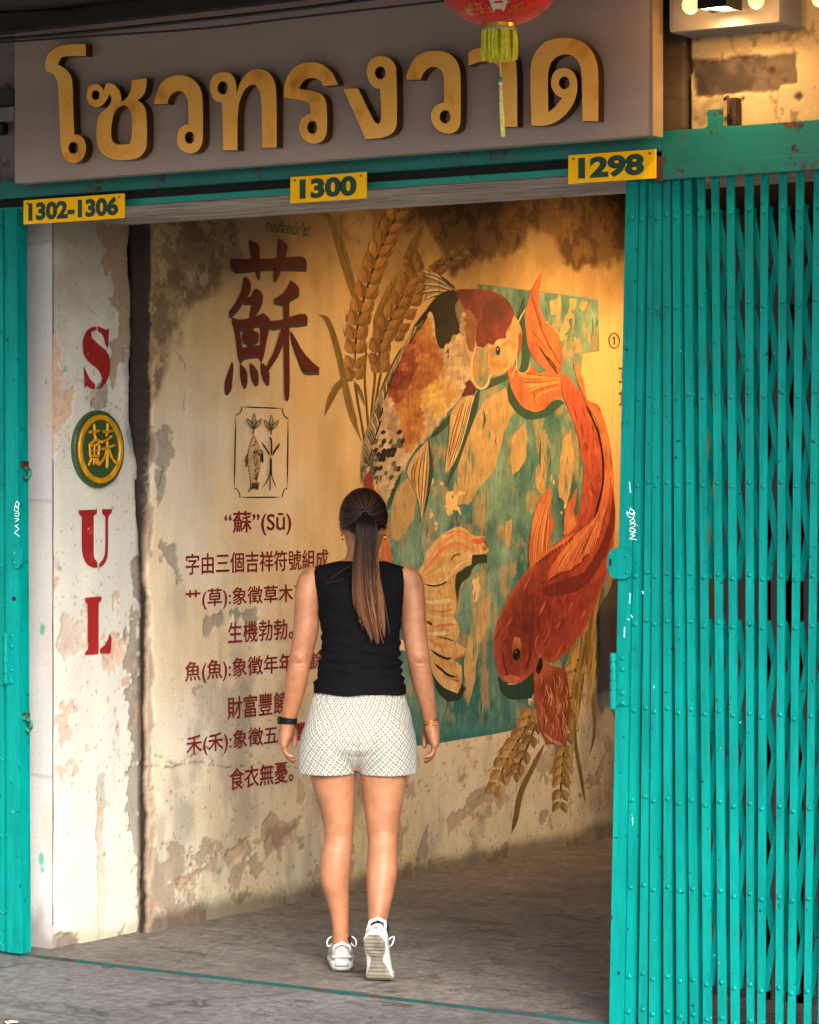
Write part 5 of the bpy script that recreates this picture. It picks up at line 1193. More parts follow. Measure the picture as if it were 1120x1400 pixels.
# ---- orange goldfish
gf = Paint(0.0028, inc=0.000010)
fg = lambda sd: (lambda x, y: float(fbm(np.array(x * 1.0), np.array(y * .5), .07, 4, sd)))
upper = K2([(400, 62), (380, 70), (365, 130), (358, 190), (362, 280), (392, 360), (440, 410), (478, 450), (498, 520), (506, 600), (500, 690), (470, 720), (400, 680), (330, 620), (290, 530), (270, 400), (275, 290), (300, 190), (325, 140), (355, 90), (378, 55)])
lower = K2([(150, 640), (200, 668), (240, 700), (282, 690), (310, 645), (350, 700), (420, 690), (495, 720), (505, 850), (440, 880), (390, 930), (330, 948), (260, 920), (210, 860), (168, 760)])
f1 = fg(41)
for out in (lower, upper):
    gf.fill(out, lambda x, y: blend('#a8490f', '#d06a1a', (f1(x, y) - .3) * 2.3), 4, 4.5, 0.09, 55)
for k in range(40):
    t = k / 39
    a = (690 + 60 * t, 505 + 50 * math.sin(t * 3)); gf.stroke(K2([(490, 730 + 60 * t), (400 - 60 * t, 720 + 130 * t), (190 + 180 * t, 690 + 235 * t)]), PR.uniform(0.8, 1.8), PR.choice(['#8d3a0c', '#b5560f', '#d98530', '#7a2c0a', '#e0973c']))
    gf.stroke(K2([(490, 690 - 60 * t), (420 - 40 * t, 560 - 120 * t), (300 + 130 * t * (1 - t) * 2, 420 - 250 * t * t)]), PR.uniform(0.8, 1.6), PR.choice(['#8d3a0c', '#b5560f', '#d98530', '#7a2c0a', '#d07a24']))
gf.stroke(K2([(350, 520), (400, 600), (450, 670), (480, 710)]), 2, '#4a1a0a'); gf.stroke(K2([(380, 580), (430, 620), (470, 680)]), 2, '#4a1a0a'); gf.stroke(K2([(300, 650), (280, 690), (240, 702), (205, 672)]), 2.2, '#dda24a')
gf.fill(K2([(570, 600), (600, 655), (640, 745), (665, 870), (730, 900), (772, 1000), (802, 1110), (822, 1250), (835, 1400)]) + K5([(812, 250), (812, 380), (795, 520), (755, 680), (730, 600), (770, 300), (760, 60)]) + K2([(760, 1190), (720, 1000), (665, 910), (620, 800), (585, 690)]), lambda x, y: blend('#b04e12', '#d87a26', (f1(x, y) - .3) * 2.2), 3, 5, 0.1, 55)
b_out = K2([(495, 715), (520, 705), (560, 745), (605, 800), (660, 905), (710, 1015), (745, 1120), (765, 1260)]) + K5([(772, 40), (790, 90), (812, 210), (812, 390), (792, 550), (755, 690), (702, 830), (640, 970), (560, 1090), (480, 1172), (412, 1203), (372, 1182), (350, 1150), (318, 1235), (262, 1300), (205, 1330), (140, 1322), (95, 1272), (70, 1180), (63, 1080), (80, 965), (118, 870), (165, 780), (228, 680), (288, 610), (400, 500), (490, 430), (555, 345), (590, 240), (610, 120), (620, 10)]) + K2([(628, 1250), (602, 1090), (562, 975), (512, 855)])
def gfc(x, y):
    n = f1(x, y); t = (y - 520) / 330
    c = np.array(blend('#c9480f', '#96210c', t)) * (0.75 + 0.6 * n)
    e = poly_dist(np.array(b_out), np.array([x]), np.array([y]))[0]
    c = c * (1 - 0.45 * math.exp(-((x - 722) / 26) ** 2 - ((y - 835) / 50) ** 2)) * (0.62 + 0.38 * min(1, abs(f1(x * 1.7, y * 1.2) - .48) * 9))
    return tuple(np.array(c) * (1 - .55 * math.exp(-e / 5)) + np.array(lin('#c2551a')) * .55 * math.exp(-e / 5))
gf.fill(b_out, gfc, 3, 5, 0.08, 60)
for k in range(150):
    x = PR.uniform(675, 838); y = PR.uniform(540, 890); L = PR.uniform(8, 26); s = 0.5 if y > 700 else -0.25
    P = [(x, y), (x - s * L * .5, y + L * .5), (x - s * L, y + L)]
    if all(inz(b_out, *p) for p in P): gf.stroke(P, PR.uniform(1, 3), PR.choice(['#b83a10', '#8a1f0c', '#cf5a18', '#a52c0e', '#7c1a0a', '#c94c14']), taper=(.4, .4))
# long veil over the flank with its dark scalloped edge
gf.fill(K5([(745, 60), (785, 60), (770, 200), (745, 330), (700, 450), (650, 530), (612, 580), (560, 630), (480, 650), (400, 690), (395, 720), (520, 680), (620, 640), (700, 520), (760, 380), (790, 240), (800, 120), (812, 260), (800, 420), (720, 600), (640, 720), (520, 780), (400, 790), (350, 760), (420, 690), (560, 620), (690, 430)]), '#75170a', 2, 5, 0.15, 60)
gf.fill(K5([(748, 0), (775, 0), (782, 100), (765, 220), (740, 320), (712, 420), (660, 480), (655, 525), (615, 540), (605, 580), (560, 600), (540, 630), (470, 640), (400, 690), (420, 600), (520, 470), (600, 380), (690, 310), (728, 180)]), lambda x, y: blend('#c2440f', '#e0792a', (f1(x, y) - .3) * 2.3), 2, 5, 0.1, 50)
for k in range(30):
    t = k / 29; gf.stroke(K5([(770 - 20 * t, 60 + 60 * t), (730 - 40 * t, 250 + 60 * t), (560 + 140 * (1 - t) - 60 * t, 430 + 100 * t), (630 - 200 * t + 40 * (1 - t), 520 + 140 * t)]), 1.1, PR.choice(['#9a3210', '#e08a3a', '#b5460f', '#d9702a']), n=4)
gf.stroke(K2([(655, 905), (705, 1010), (742, 1120), (762, 1250), (765, 1400)]), 2.6, '#2a0d08', n=5, taper=(.1, .02)); gf.stroke(K5([(742, 0), (738, 90), (725, 160), (705, 240), (690, 310)]), 2.6, '#2a0d08', n=5)
gf.stroke(K5([(280, 620), (340, 560), (420, 500), (500, 450), (560, 400)]), 4, '#d06a24'); 
for k in range(12): x, y = 320 + k * 20, 590 - k * 14; gf.stroke(K5([(x, y - 10), (x + 12, y), (x + 8, y + 14)]), 1.2, '#5a1c0c')
for out, col in ((K5([(412, 105), (330, 230), (292, 390), (278, 520), (292, 605), (405, 500), (418, 415), (442, 350), (418, 280), (416, 180)]), 1), (K5([(577, 118), (545, 180), (512, 240), (498, 320), (492, 410), (530, 400), (572, 345), (558, 270), (572, 190)]), 1)):
    gf.fill(out, lambda x, y: blend('#c2540f', '#dd8226', (f1(x, y) - .3) * 2.3), 3, 4.5, 0.08, 60)
for k in range(16): t = k / 15; gf.stroke(K5([(300 + 100 * t, 580 - 70 * t), (320 + 90 * t, 380), (400 + 8 * t, 150 + 120 * t)]), 1.2, PR.choice(['#a84410', '#e29a40', '#b85214']))
# face
gf.fill(K5([(120, 1290), (150, 1275), (205, 1285), (230, 1300), (205, 1328), (145, 1322)]), '#c9602a', 3, 4, .08)
gf.stroke(K5([(125, 1130), (125, 1200), (150, 1290)]), 2, '#6a1409', n=5); gf.stroke(K5([(300, 1010), (292, 1080), (285, 1170), (255, 1260)]), 3, '#6a1409', n=5); gf.stroke(K5([(345, 1020), (320, 1080), (330, 1150)]), 2, '#c9481a', n=5)
gf.fill(K5([(185, 1060), (200, 1040), (225, 1050), (235, 1100), (228, 1150), (205, 1185), (185, 1160), (176, 1110)]), lambda x, y: blend('#c96a24', '#7a1c0c', (y - 872) / 24), 3, 3, .08)
cx_, cy_ = K5([(205, 1150)])[0]; gf.blob(cx_, cy_, 4.6, 8.4, 0.1, '#0b0806', 18); gf.blob(cx_ - 1, cy_ - 3, 1.2, 1.8, 0, '#6a6a62', 10)
# trailing lower fin
gf.fill(K6([(388, 165), (420, 205), (530, 240), (546, 300), (562, 450), (552, 560), (530, 700), (480, 692), (420, 690), (380, 590), (354, 460), (344, 330), (345, 240)]), lambda x, y: blend('#8a2c0e', '#c25a22', (fg(44)(x, y) - .3) * 2), 3, 4.5, 0.1, 55)
for k in range(90):
    x, y = PR.uniform(375, 535), PR.uniform(240, 600); gf.stroke(K6([(x, y), (x + 12, y + 40), (x + 2, y + 90)]), PR.uniform(.7, 1.6), PR.choice(['#e0a868', '#c9702e', '#7a2208', '#d68a48', '#9a3a12']), taper=(.4, .5))
gf.fill(K6([(375, 175), (395, 170), (398, 230), (372, 270), (355, 250)]), '#241008', 3, 4, .1); gf.stroke(K6([(400, 620), (450, 665), (520, 695)]), 4, '#d08a58')
gf.build('goldfish', mural_wall)

# ---- big brushed character with its painted dark edge
CH = K(280, 310, 5.6)
RED = worn(plain('writing_red', '#520e0b', 0.6, 0, 0.18, 40, 0.2), '#8d6a40', 0.64, 0.70, 24); GRY = plain('writing_grey', '#3f3830', 0.7, 0, 0.15, 40, 0.2)
STR = [[(185, 250), (240, 245), (400, 245), (550, 240), (660, 230), (740, 228), (770, 255), (775, 300), (770, 320), (600, 315), (400, 318), (240, 335), (205, 315), (188, 280)],
       [(335, 102), (360, 110), (410, 150), (412, 240), (418, 330), (415, 400), (405, 415), (385, 370), (370, 300), (350, 240), (338, 160), (330, 120)], [(555, 92), (575, 95), (625, 140), (625, 180), (605, 240), (580, 330), (550, 400), (530, 430), (522, 400), (525, 350), (545, 270), (552, 200), (553, 130)],
       [(290, 390), (310, 385), (335, 410), (348, 450), (340, 480), (300, 540), (250, 620), (200, 670), (180, 672), (178, 650), (230, 580), (270, 500), (285, 440)], [(380, 475), (400, 480), (435, 515), (437, 555), (420, 600), (390, 650), (365, 690), (330, 690), (345, 630), (355, 578), (285, 575), (300, 545), (345, 530), (365, 490)],
       [(200, 1030), (212, 1060), (205, 1150), (195, 1230), (165, 1270), (145, 1250), (145, 1190), (170, 1110)], [(262, 1055), (285, 1065), (315, 1110), (320, 1160), (310, 1210), (290, 1215), (275, 1180), (262, 1110)], [(335, 1042), (360, 1055), (395, 1100), (405, 1150), (400, 1190), (375, 1200), (355, 1160), (340, 1100)], [(420, 1042), (445, 1050), (480, 1100), (488, 1140), (485, 1190), (465, 1195), (440, 1150), (422, 1090)],
       [(650, 410), (675, 425), (710, 465), (712, 510), (660, 545), (600, 580), (530, 570), (520, 555), (590, 510), (630, 460)], [(470, 720), (560, 715), (640, 690), (720, 668), (765, 668), (780, 700), (775, 735), (700, 745), (600, 750), (530, 770), (490, 765), (470, 745)],
       [(595, 590), (640, 575), (638, 800), (640, 1000), (642, 1200), (635, 1320), (620, 1340), (605, 1310), (598, 1150), (597, 900)], [(580, 770), (605, 800), (600, 870), (560, 980), (510, 1060), (478, 1105), (462, 1080), (520, 960), (555, 850)], [(645, 790), (690, 860), (740, 950), (820, 1040), (870, 1080), (865, 1110), (830, 1110), (770, 1110), (740, 1090), (700, 990), (660, 880)]]
BOXO = [(195, 695), (260, 710), (360, 690), (440, 660), (470, 685), (490, 710), (480, 780), (460, 880), (445, 960), (425, 1020), (400, 985), (330, 990), (290, 1000), (265, 1030), (245, 980), (230, 860), (215, 770)]
BOXH = [[(258, 780), (318, 770), (318, 800), (290, 795), (275, 830), (285, 870), (318, 890), (318, 915), (280, 925)], [(365, 752), (415, 748), (413, 905), (366, 912), (366, 885), (395, 870), (405, 830), (390, 800), (366, 800)]]
def wall_shape(outlines, off, mat, name, parent, X=0.0, dz=0.0, dpx=(0, 0)):
    V, F = [], []
    for k, sp in enumerate(outlines):
        v, f = curve_mesh(name, [[((p := on_x(x + dpx[0], y + dpx[1], X)).y, p.z) for x, y in s] for s in sp])
        n = len(V); V += [(X + off + k * 0.00012, a[0], a[1]) for a in v]; F += [tuple(i + n for i in q) for q in f]
    return mesh(name, V, F, mat, parent)
outl = [[smooth_outline(CH(s), 4, 60)] for s in STR] + [[smooth_outline(CH(BOXO), 4, 60)] + [smooth_outline(CH(h), 3, 60) for h in BOXH]]
wall_shape([[smooth_outline(CH(s), 4, 60)] for s in STR[:1] + STR[3:11] + STR[13:]] + [outl[-1]], 0.0022, GRY, 'character_edge', mural_wall, 0, 0, (0.6, 4.6))
wall_shape(outl, 0.0046, RED, 'painted_character', mural_wall)['label'] = 'large brushed dark red character'

# ---- line drawing of fish, tree and leaves in a notched frame
dr = Paint(0.0022, inc=0.00003); FC = K(300, 540, 8.75); INK = '#2c2416'
fr = [(260, 140), (500, 150), (745, 160)]
def arc(c, r, a0, a1, n=7): return [(c[0] + r[0] * math.cos(math.radians(a0 + (a1 - a0) * k / n)), c[1] + r[1] * math.sin(math.radians(a0 + (a1 - a0) * k / n))) for k in range(n + 1)]
frame = [(262, 142), (745, 160)] + arc((820, 160), (72, 118), 180, 92) + [(817, 285), (808, 1112)] + arc((808, 1220), (60, 105), -92, -178) + [(748, 1222), (240, 1226)] + arc((175, 1226), (64, 108), 0, -88) + [(172, 1118), (190, 243)] + arc((190, 142), (70, 98), 90, 2) + [(262, 142)]
for a, b_ in zip(frame[:-1], frame[1:]): dr.stroke(FC([a, b_]), 1.6, INK, taper=(.001, .001), jit=0)
fish = [(405, 482), (440, 560), (470, 650), (482, 760), (470, 900), (440, 1010), (440, 1080), (452, 1135), (405, 1105), (335, 1160), (362, 1080), (355, 970), (330, 840), (332, 700), (355, 600), (380, 520)]
dr.fill(FC(fish), '#c9a274', 4, 3, .06)
S = [FC(smooth_outline(fish, 3, 60))]
for a, b_ in zip(S[0], S[0][1:] + S[0][:1]): dr.stroke([a, b_], 0.9, INK, taper=(.001, .001))
for k in range(95):
    y = PR.uniform(640, 1010); t = (y - 640) / 370; x = PR.uniform(390 + 10 * t, 472 - 40 * t); dr.stroke(FC([(x, y), (x + 9, y + 6), (x + 4, y + 16)]), 0.6, PR.choice([INK, '#6a5030']))
for p, w in (([(360, 600), (390, 605), (420, 580)], .9), ([(395, 670), (405, 690), (395, 705)], 2), ([(325, 700), (300, 760), (292, 820)], 1.6), ([(328, 760), (305, 830), (300, 860)], 1.6), ([(300, 780), (325, 770)], 1), ([(470, 650), (495, 690), (505, 820)], 1.8), ([(478, 690), (490, 760), (500, 815)], 1.6), ([(475, 760), (495, 810)], 1.2)): dr.stroke(FC(p), w, INK)
dr.blob(*FC([(412, 557)])[0], 0.9, 1.3, 0, INK, 8)
for k in range(14): x = 360 + k * 6.5; dr.stroke(FC([(x + 15, 1040), (x + 5, 1090), (x - 5 + k, 1125)]), 0.5, INK)
for (lx, ly) in ((395, 0), (598, 18)):
    for tip, w in (((lx + 3, 215 + ly), 28), ((lx - 90, 275 + ly), 26), ((lx + 92, 278 + ly), 26)):
        bx, by = lx, 410 + ly; mx, my = (tip[0] + bx) / 2, (tip[1] + by) / 2; dx, dy = tip[0] - bx, tip[1] - by; L = math.hypot(dx, dy); nx, ny = -dy / L * w * .75, dx / L * w * .75
        dr.stroke(FC([tip, (mx + nx, my + ny), (bx, by)]), 1.1, INK); dr.stroke(FC([tip, (mx - nx, my - ny), (bx, by)]), 1.1, INK); dr.stroke(FC([((tip[0] + mx) / 2, (tip[1] + my) / 2), (bx, by)]), 0.7, '#5a4526')
    dr.stroke(FC([(lx, 400 + ly), (lx - 8, 440 + ly), (lx - 18, 480 + ly)] if lx < 500 else [(lx, 400 + ly), (lx - 3, 470 + ly)]), 1.6, INK)
for p, w in (([(578, 735), (588, 850), (575, 960), (540, 1040), (485, 1120)], 1.1), ([(608, 735), (602, 860), (605, 960), (630, 1040), (662, 1115)], 1.3), ([(585, 960), (585, 1060), (583, 1150)], 1.6), ([(592, 500), (603, 600), (597, 730)], 2.4), ([(578, 500), (590, 530), (606, 520)], 1.6), ([(490, 575), (540, 650), (580, 720)], 2.2), ([(480, 580), (500, 570)], 1.4), ([(706, 575), (660, 640), (610, 730)], 2.2), ([(660, 640), (695, 632)], 1.2), ([(594, 740), (596, 860), (590, 980)], 2.0), ([(560, 1000), (520, 1070)], 1), ([(612, 1000), (645, 1080)], 1)): dr.stroke(FC(p), w, INK)
dr.build('line_drawing', mural_wall)

# ---- written lines
WR = worn(plain('writing_brick', '#6e160f', 0.6, 0, 0.2, 40, 0.2), '#a8805a', 0.62, 0.70, 34); WB = plain('writing_brown', '#3a2a1c', 0.7, 0, 0.15, 40, 0.1); WBR = plain('writing_umber', '#5d2b12', 0.7, 0, 0.15, 40, 0.1)
def write(body, px0, px1, ptop, pbot, mat, bold=0.0, name='lettering', parent=mural_wall, X=0.0, pxz=None):
    """a line of writing: its left and right column on the photograph, its top and foot at the left end"""
    v, f = text_mesh(body, bold)
    u0, u1 = on_x(px0, (ptop + pbot) / 2, X).y, on_x(px1, (ptop + pbot) / 2, X).y
    zt_, zb_ = on_x(px0, ptop, X).z, on_x(px0, pbot, X).z
    a = fit(v, u0, u1, zb_, zt_)
    V, F = [], []                                        # three passes of the brush make the stroke heavier
    for k, (dy, dz) in enumerate(((0, 0), (0.0030, 0.0006), (0.0014, -0.0016)) if mat is WR else ((0, 0),)):
        n = len(V); V += [(X + 0.0028 + 0.00008 * k, p[0] + dy, p[1] + dz) for p in a]; F += [tuple(i + n for i in q) for q in f]
    o = mesh(name, V, F, mat, parent)
    return o
write('“蘇”(Sū)', 306, 397, 699, 733, WR, 0.004)
write('字由三個吉祥符號組成', 253, 448, 757, 786, WR, 0.0)
write('艹(草):象徵草木不', 253, 420, 806, 835, WR, 0.0)
write('生機勃勃。', 311, 400, 851, 880, WR, 0.0)
write('魚(魚):象徵年年有餘', 252, 441, 905, 936, WR, 0.0)
write('財富豐饒。', 310, 400, 953, 984, WR, 0.0)
write('禾(禾):象徵五穀豐登', 254, 440, 1006, 1036, WR, 0.0)
write('食衣無憂。', 313, 400, 1051, 1081, WR, 0.0)
write('ภาษาแต้จิ๋วอ่านว่า “โซว”', 363, 424, 298, 316, WB, 0.004)
write('①「', 832, 866, 452, 476, WBR, 0.0); write('草', 846, 874, 500, 528, WBR, 0.01); write('魚', 845, 872, 529, 555, WBR, 0.01); write('②', 851, 864, 568, 594, WBR); write('③', 850, 863, 646, 672, WBR)

# ---- stencilled word on the pillar
SP = worn(plain('stencil_red', '#86140f', 0.6, 0, 0.15, 30, 0.2), '#d2c4b2', 0.60, 0.66, 34)
S3, S4 = K(0, 280, 3.3333), K(0, 680, 3.7333)
STEN = {'letter_s': (S3, [[(437, 553), (410, 560), (385, 585), (373, 630), (378, 680), (400, 715), (437, 745), (458, 775), (462, 800), (452, 825), (437, 838), (460, 835), (485, 800), (498, 750), (497, 700), (480, 665), (445, 635), (415, 605), (413, 580), (437, 570)], [(443, 553), (465, 562), (480, 570), (494, 562), (490, 655), (478, 640), (465, 595), (443, 575)], [(378, 735), (390, 760), (405, 790), (430, 818), (430, 840), (405, 835), (392, 824), (382, 838)]]),
        'letter_u': (S4, [[(398, 65), (492, 62), (492, 80), (475, 95), (475, 270), (478, 310), (492, 330), (494, 358), (470, 358), (440, 340), (420, 300), (414, 250), (414, 100), (398, 82)], [(518, 60), (570, 60), (566, 78), (550, 100), (548, 250), (543, 310), (525, 345), (503, 358), (503, 340), (522, 315), (532, 280), (535, 100), (518, 82)]]),
        'letter_l': (S4, [[(430, 512), (515, 505), (515, 525), (500, 540), (500, 775), (498, 800), (430, 805), (432, 790), (444, 775), (444, 545), (430, 530)], [(556, 695), (566, 720), (560, 795), (507, 797), (507, 772), (530, 755), (548, 720)]])}
for nm, (T, outs) in STEN.items():
    wall_shape([[smooth_outline(T(o_), 4, 38)] for o_ in outs], 0.0035, SP, nm, pillar, PX)

# ---- dark coat hung at the far end of the mural wall, mostly behind the gate
q = on_x(842, 860, 0.02)
coat = empty('hanging_coat', (0.03, q.y, on_x(842, 945, 0.05).z), 'dark brown coat hung on the mural wall, mostly hidden by the wide folding gate', 'coat')
zt_, zb_ = on_x(842, 785, 0.06).z, on_x(842, 945, 0.06).z
ya, yb = on_x(829, 860, 0.06).y, on_x(829, 860, 0.06).y + 0.48
us = np.linspace(0, 1, 60); ws = np.linspace(0, 1, 50); U_, W_ = np.meshgrid(us, ws, indexing='ij')
yy = ya + (yb - ya) * (0.5 + (U_ - 0.5) * (0.30 + 0.70 * sstep(0, 0.35, 1 - W_)))
dd = 0.012 + 0.075 * np.sin(np.pi * U_) ** 0.6 * (0.45 + 0.55 * sstep(0, .4, 1 - W_)) + 0.018 * np.sin(U_ * 17 + 3 * W_) * (1 - W_) + 0.012 * (fbm(U_ * 3, W_, 3, 4, 7) - .5)
zz = zb_ + (zt_ - zb_) * W_ + 0.03 * np.sin(U_ * 9) * (1 - W_)
grid('coat_cloth', np.stack([0.005 + dd, yy, zz], -1), plain('coat_dark', '#231c1e', 0.85, 0, 0.25, 20, 0.4), coat)
b = MB(); b.tube([(0.0, (ya + yb) / 2, zt_ + 0.03), (0.05, (ya + yb) / 2, zt_ + 0.02), (0.06, (ya + yb) / 2, zt_ + 0.05)], 0.006, 8); b.build('hook', plain('hook_dark', '#1a1512', 0.5, 0.5), coat)

# ---- lamps inside the shop that wash the painting
def spot(loc, tgt, energy, size, blend_, label, col=(1, .56, .19)):
    loc, tgt = Vector(loc), Vector(tgt)
    r_ = empty('spot_lamp', loc, label, 'lamp', 'ceiling spot lamps over the mural')
    dv = (tgt - loc).normalized()
    b = MB(); b.tube([loc - dv * 0.10, loc - dv * 0.085, loc - dv * 0.01, loc - dv * 0.012], [0.022, 0.036, 0.045, 0.038], 18); b.build('lamp_shade', BLK, r_)
    b = MB(); b.tube([loc - dv * 0.06, Vector((loc.x, loc.y, 3.058))], 0.008, 8); b.build('stem', BLK, r_)
    b = MB(); b.tube([loc - dv * 0.016, loc - dv * 0.010], [0.034, 0.030], 18); b.build('lens', glow('spot_lens', (1, .7, .35), 8), r_)
    L = bpy.data.lights.new('spot_light', 'SPOT'); o = bpy.data.objects.new('spot_light', L); COL.objects.link(o)
    o.location = loc + dv * 0.004; o.rotation_euler = dv.to_track_quat('-Z', 'Y').to_euler()
    L.energy = energy; L.spot_size = math.radians(size); L.spot_blend = blend_; L.color = col; L.shadow_soft_size = 0.04
    o.parent = r_; o.matrix_parent_inverse = Matrix.Translation(r_.location).inverted()
spot((1.35, 3.9, 2.92), (0, 3.75, 1.8), 96, 100, 1.0, 'black ceiling spot lamp over the far end of the mural')
spot((1.5, 2.1, 2.92), (0, 2.3, 1.65), 40, 95, 1.0, 'black ceiling spot lamp over the middle of the mural')
# ================================================================== the woman walking in
# local frame: x to the photograph's right, y the way she walks (away from the camera), z up; built at her place
PD = 9.95; SC_ = FOC / PD; PX0 = 490.0
ploc = at_depth(PX0, CY, PD); ploc.z = 0
woman = empty('person', ploc, 'woman seen from behind in black sleeveless top and patterned white shorts, walking into the shop', 'person', rz=YAW)
def LX(px): return (px - PX0) / SC_
def LZ(py): return CAM.z - (py - CY) / SC_
PM = Matrix.Translation(ploc) @ Matrix.Rotation(YAW, 4, 'Z')

def interp(keys, n):
    """keys: rows of numbers, first column the running parameter; smooth rows in between"""
    K_ = np.array(keys, float); t = K_[:, 0]; m = len(t); tt = np.linspace(t[0], t[-1], n); out = np.zeros((n, K_.shape[1])); out[:, 0] = tt
    for c in range(1, K_.shape[1]):
        y = K_[:, c]; d = np.zeros(m); h = np.diff(t); s = np.diff(y) / h
        for i in range(1, m - 1):
            if s[i - 1] * s[i] > 0: d[i] = 2 * s[i - 1] * s[i] / (s[i - 1] + s[i])
        d[0], d[-1] = s[0], s[-1]
        i = np.clip(np.searchsorted(t, tt) - 1, 0, m - 2); u = (tt - t[i]) / h[i]
        out[:, c] = (2 * u**3 - 3 * u**2 + 1) * y[i] + (u**3 - 2 * u**2 + u) * h[i] * d[i] + (-2 * u**3 + 3 * u**2) * y[i + 1] + (u**3 - u**2) * h[i] * d[i + 1]
    return out
def loft(keys, n=60, seg=48, ex=2.0):
    """keys: (t, cx, cy, z, rx, ry[, exponent]) level rings"""
    R_ = interp(keys, n); th = np.linspace(0, 2 * np.pi, seg, endpoint=False)
    V = []
    for r in R_:
        e = 2.0 / (r[6] if len(r) > 6 else ex); ct, st = np.cos(th), np.sin(th)
        V.append(np.stack([r[1] + r[4] * np.sign(ct) * np.abs(ct) ** e, r[2] + r[5] * np.sign(st) * np.abs(st) ** e, np.full(seg, r[3])], -1))
    V = np.array(V)
    F = [(i * seg + k, i * seg + (k + 1) % seg, (i + 1) * seg + (k + 1) % seg, (i + 1) * seg + k) for i in range(n - 1) for k in range(seg)]
    F += [tuple(range(seg))[::-1], tuple((n - 1) * seg + k for k in range(seg))]
    return V, F
def limb(path, n=60, seg=28):
    """path rows (x, y, z, rx, ry): rings square to the limb, rx across, ry fore and aft"""
    P = np.array(path, float); L = np.concatenate([[0], np.cumsum(np.linalg.norm(np.diff(P[:, :3], axis=0), axis=1))])
    R_ = interp(np.column_stack([L, P]), n); C_ = R_[:, 1:4]; T = np.gradient(C_, axis=0); T /= np.linalg.norm(T, axis=1)[:, None]
    V = []; th = np.linspace(0, 2 * np.pi, seg, endpoint=False)
    for c, t, r in zip(C_, T, R_):
        a = np.array([1.0, 0, 0]) - t * t[0]; a /= np.linalg.norm(a); b_ = np.cross(t, a)
        V.append(c + np.cos(th)[:, None] * a * r[4] + np.sin(th)[:, None] * b_ * r[5])
    V = np.array(V)
    F = [(i * seg + k, i * seg + (k + 1) % seg, (i + 1) * seg + (k + 1) % seg, (i + 1) * seg + k) for i in range(n - 1) for k in range(seg)]
    F += [tuple(range(seg))[::-1], tuple((n - 1) * seg + k for k in range(seg))]
    return V, F
def add(b, VF): b.add(VF[0].reshape(-1, 3), VF[1])
def fuse(b, voxel, smooth_n, factor=0.5):
    """closed pieces -> ONE continuous skin"""
    me = bpy.data.meshes.new('tmp_fuse'); me.from_pydata(b.v, [], b.f); me.update()
    bm = bmesh.new(); bm.from_mesh(me); bmesh.ops.recalc_face_normals(bm, faces=bm.faces); bm.to_mesh(me); bm.free()
    o = bpy.data.objects.new('tmp_fuse', me); COL.objects.link(o)
    r = o.modifiers.new('r', 'REMESH'); r.mode = 'VOXEL'; r.voxel_size = voxel; r.adaptivity = 0
    if smooth_n:
        s = o.modifiers.new('s', 'SMOOTH'); s.iterations = smooth_n; s.factor = factor
    dg = bpy.context.evaluated_depsgraph_get(); out = bpy.data.meshes.new_from_object(o.evaluated_get(dg))
    bpy.data.objects.remove(o); bpy.data.meshes.remove(me)
    n = len(out.vertices); co = np.zeros(n * 3, np.float32); out.vertices.foreach_get('co', co)
    return out, co.reshape(-1, 3)
def local(name, me, mat, parent):
    o = bpy.data.objects.new(name, me); COL.objects.link(o)
    me.materials.clear(); me.materials.append(mat)
    me.polygons.foreach_set('use_smooth', [True] * len(me.polygons)); me.update()
    o.parent = parent
    return o
def lmesh(name, V, F, mat, parent, smooth=True, col=None):
    o = mesh(name, V, F, mat, None, col, smooth); o.parent = parent; return o

# ---- skin
body = MB()
add(body, loft([(0, LX(487), .01, .60 * 0 + LZ(1052), .06, .07), (1, LX(487), .005, LZ(1030), .130, .100), (2, LX(489), .0, LZ(985), .165, .112), (3, LX(490), .0, LZ(945), .150, .098),
                (4, LX(492), .0, LZ(890), .122, .085), (5, LX(493), .0, LZ(850), .128, .090), (6, LX(493), .005, LZ(812), .140, .098), (7, LX(492), .012, LZ(788), .150, .080), (8, LX(494), .018, LZ(775), .105, .062), (9, LX(495), .018, LZ(764), .066, .055)], 70, 56))
add(body, limb([(LX(494), .015, LZ(785), .075, .06), (LX(495.5), .018, LZ(768), .062, .056), (LX(496), .022, LZ(752), .054, .054), (LX(496), .030, LZ(735), .053, .056), (LX(497), .035, LZ(718), .055, .06)], 24, 32))
# head: skull, jaw, face
add(body, loft([(0, LX(497), .075, LZ(766), .022, .022), (1, LX(497), .068, LZ(760), .042, .045), (2, LX(497), .055, LZ(745), .060, .068), (3, LX(497), .035, LZ(725), .069, .088), (4, LX(497), .022, LZ(705), .073, .096), (5, LX(497), .018, LZ(690), .069, .090), (6, LX(497), .018, LZ(677), .050, .068), (7, LX(497), .018, LZ(671.5), .018, .026)], 48, 48))
add(body, limb([(LX(497), .118, LZ(716), .008, .01), (LX(497), .130, LZ(727), .012, .013), (LX(497), .132, LZ(733), .015, .012), (LX(497), .120, LZ(737), .012, .01)], 14, 14))   # nose
for s in (-1, 1):
    add(body, limb([(LX(497) + s * .069, .010, LZ(712), .006, .012), (LX(497) + s * .076, .004, LZ(717), .008, .017), (LX(497) + s * .075, .008, LZ(724), .007, .015), (LX(497) + s * .070, .014, LZ(732), .005, .008)], 14, 14))   # ears
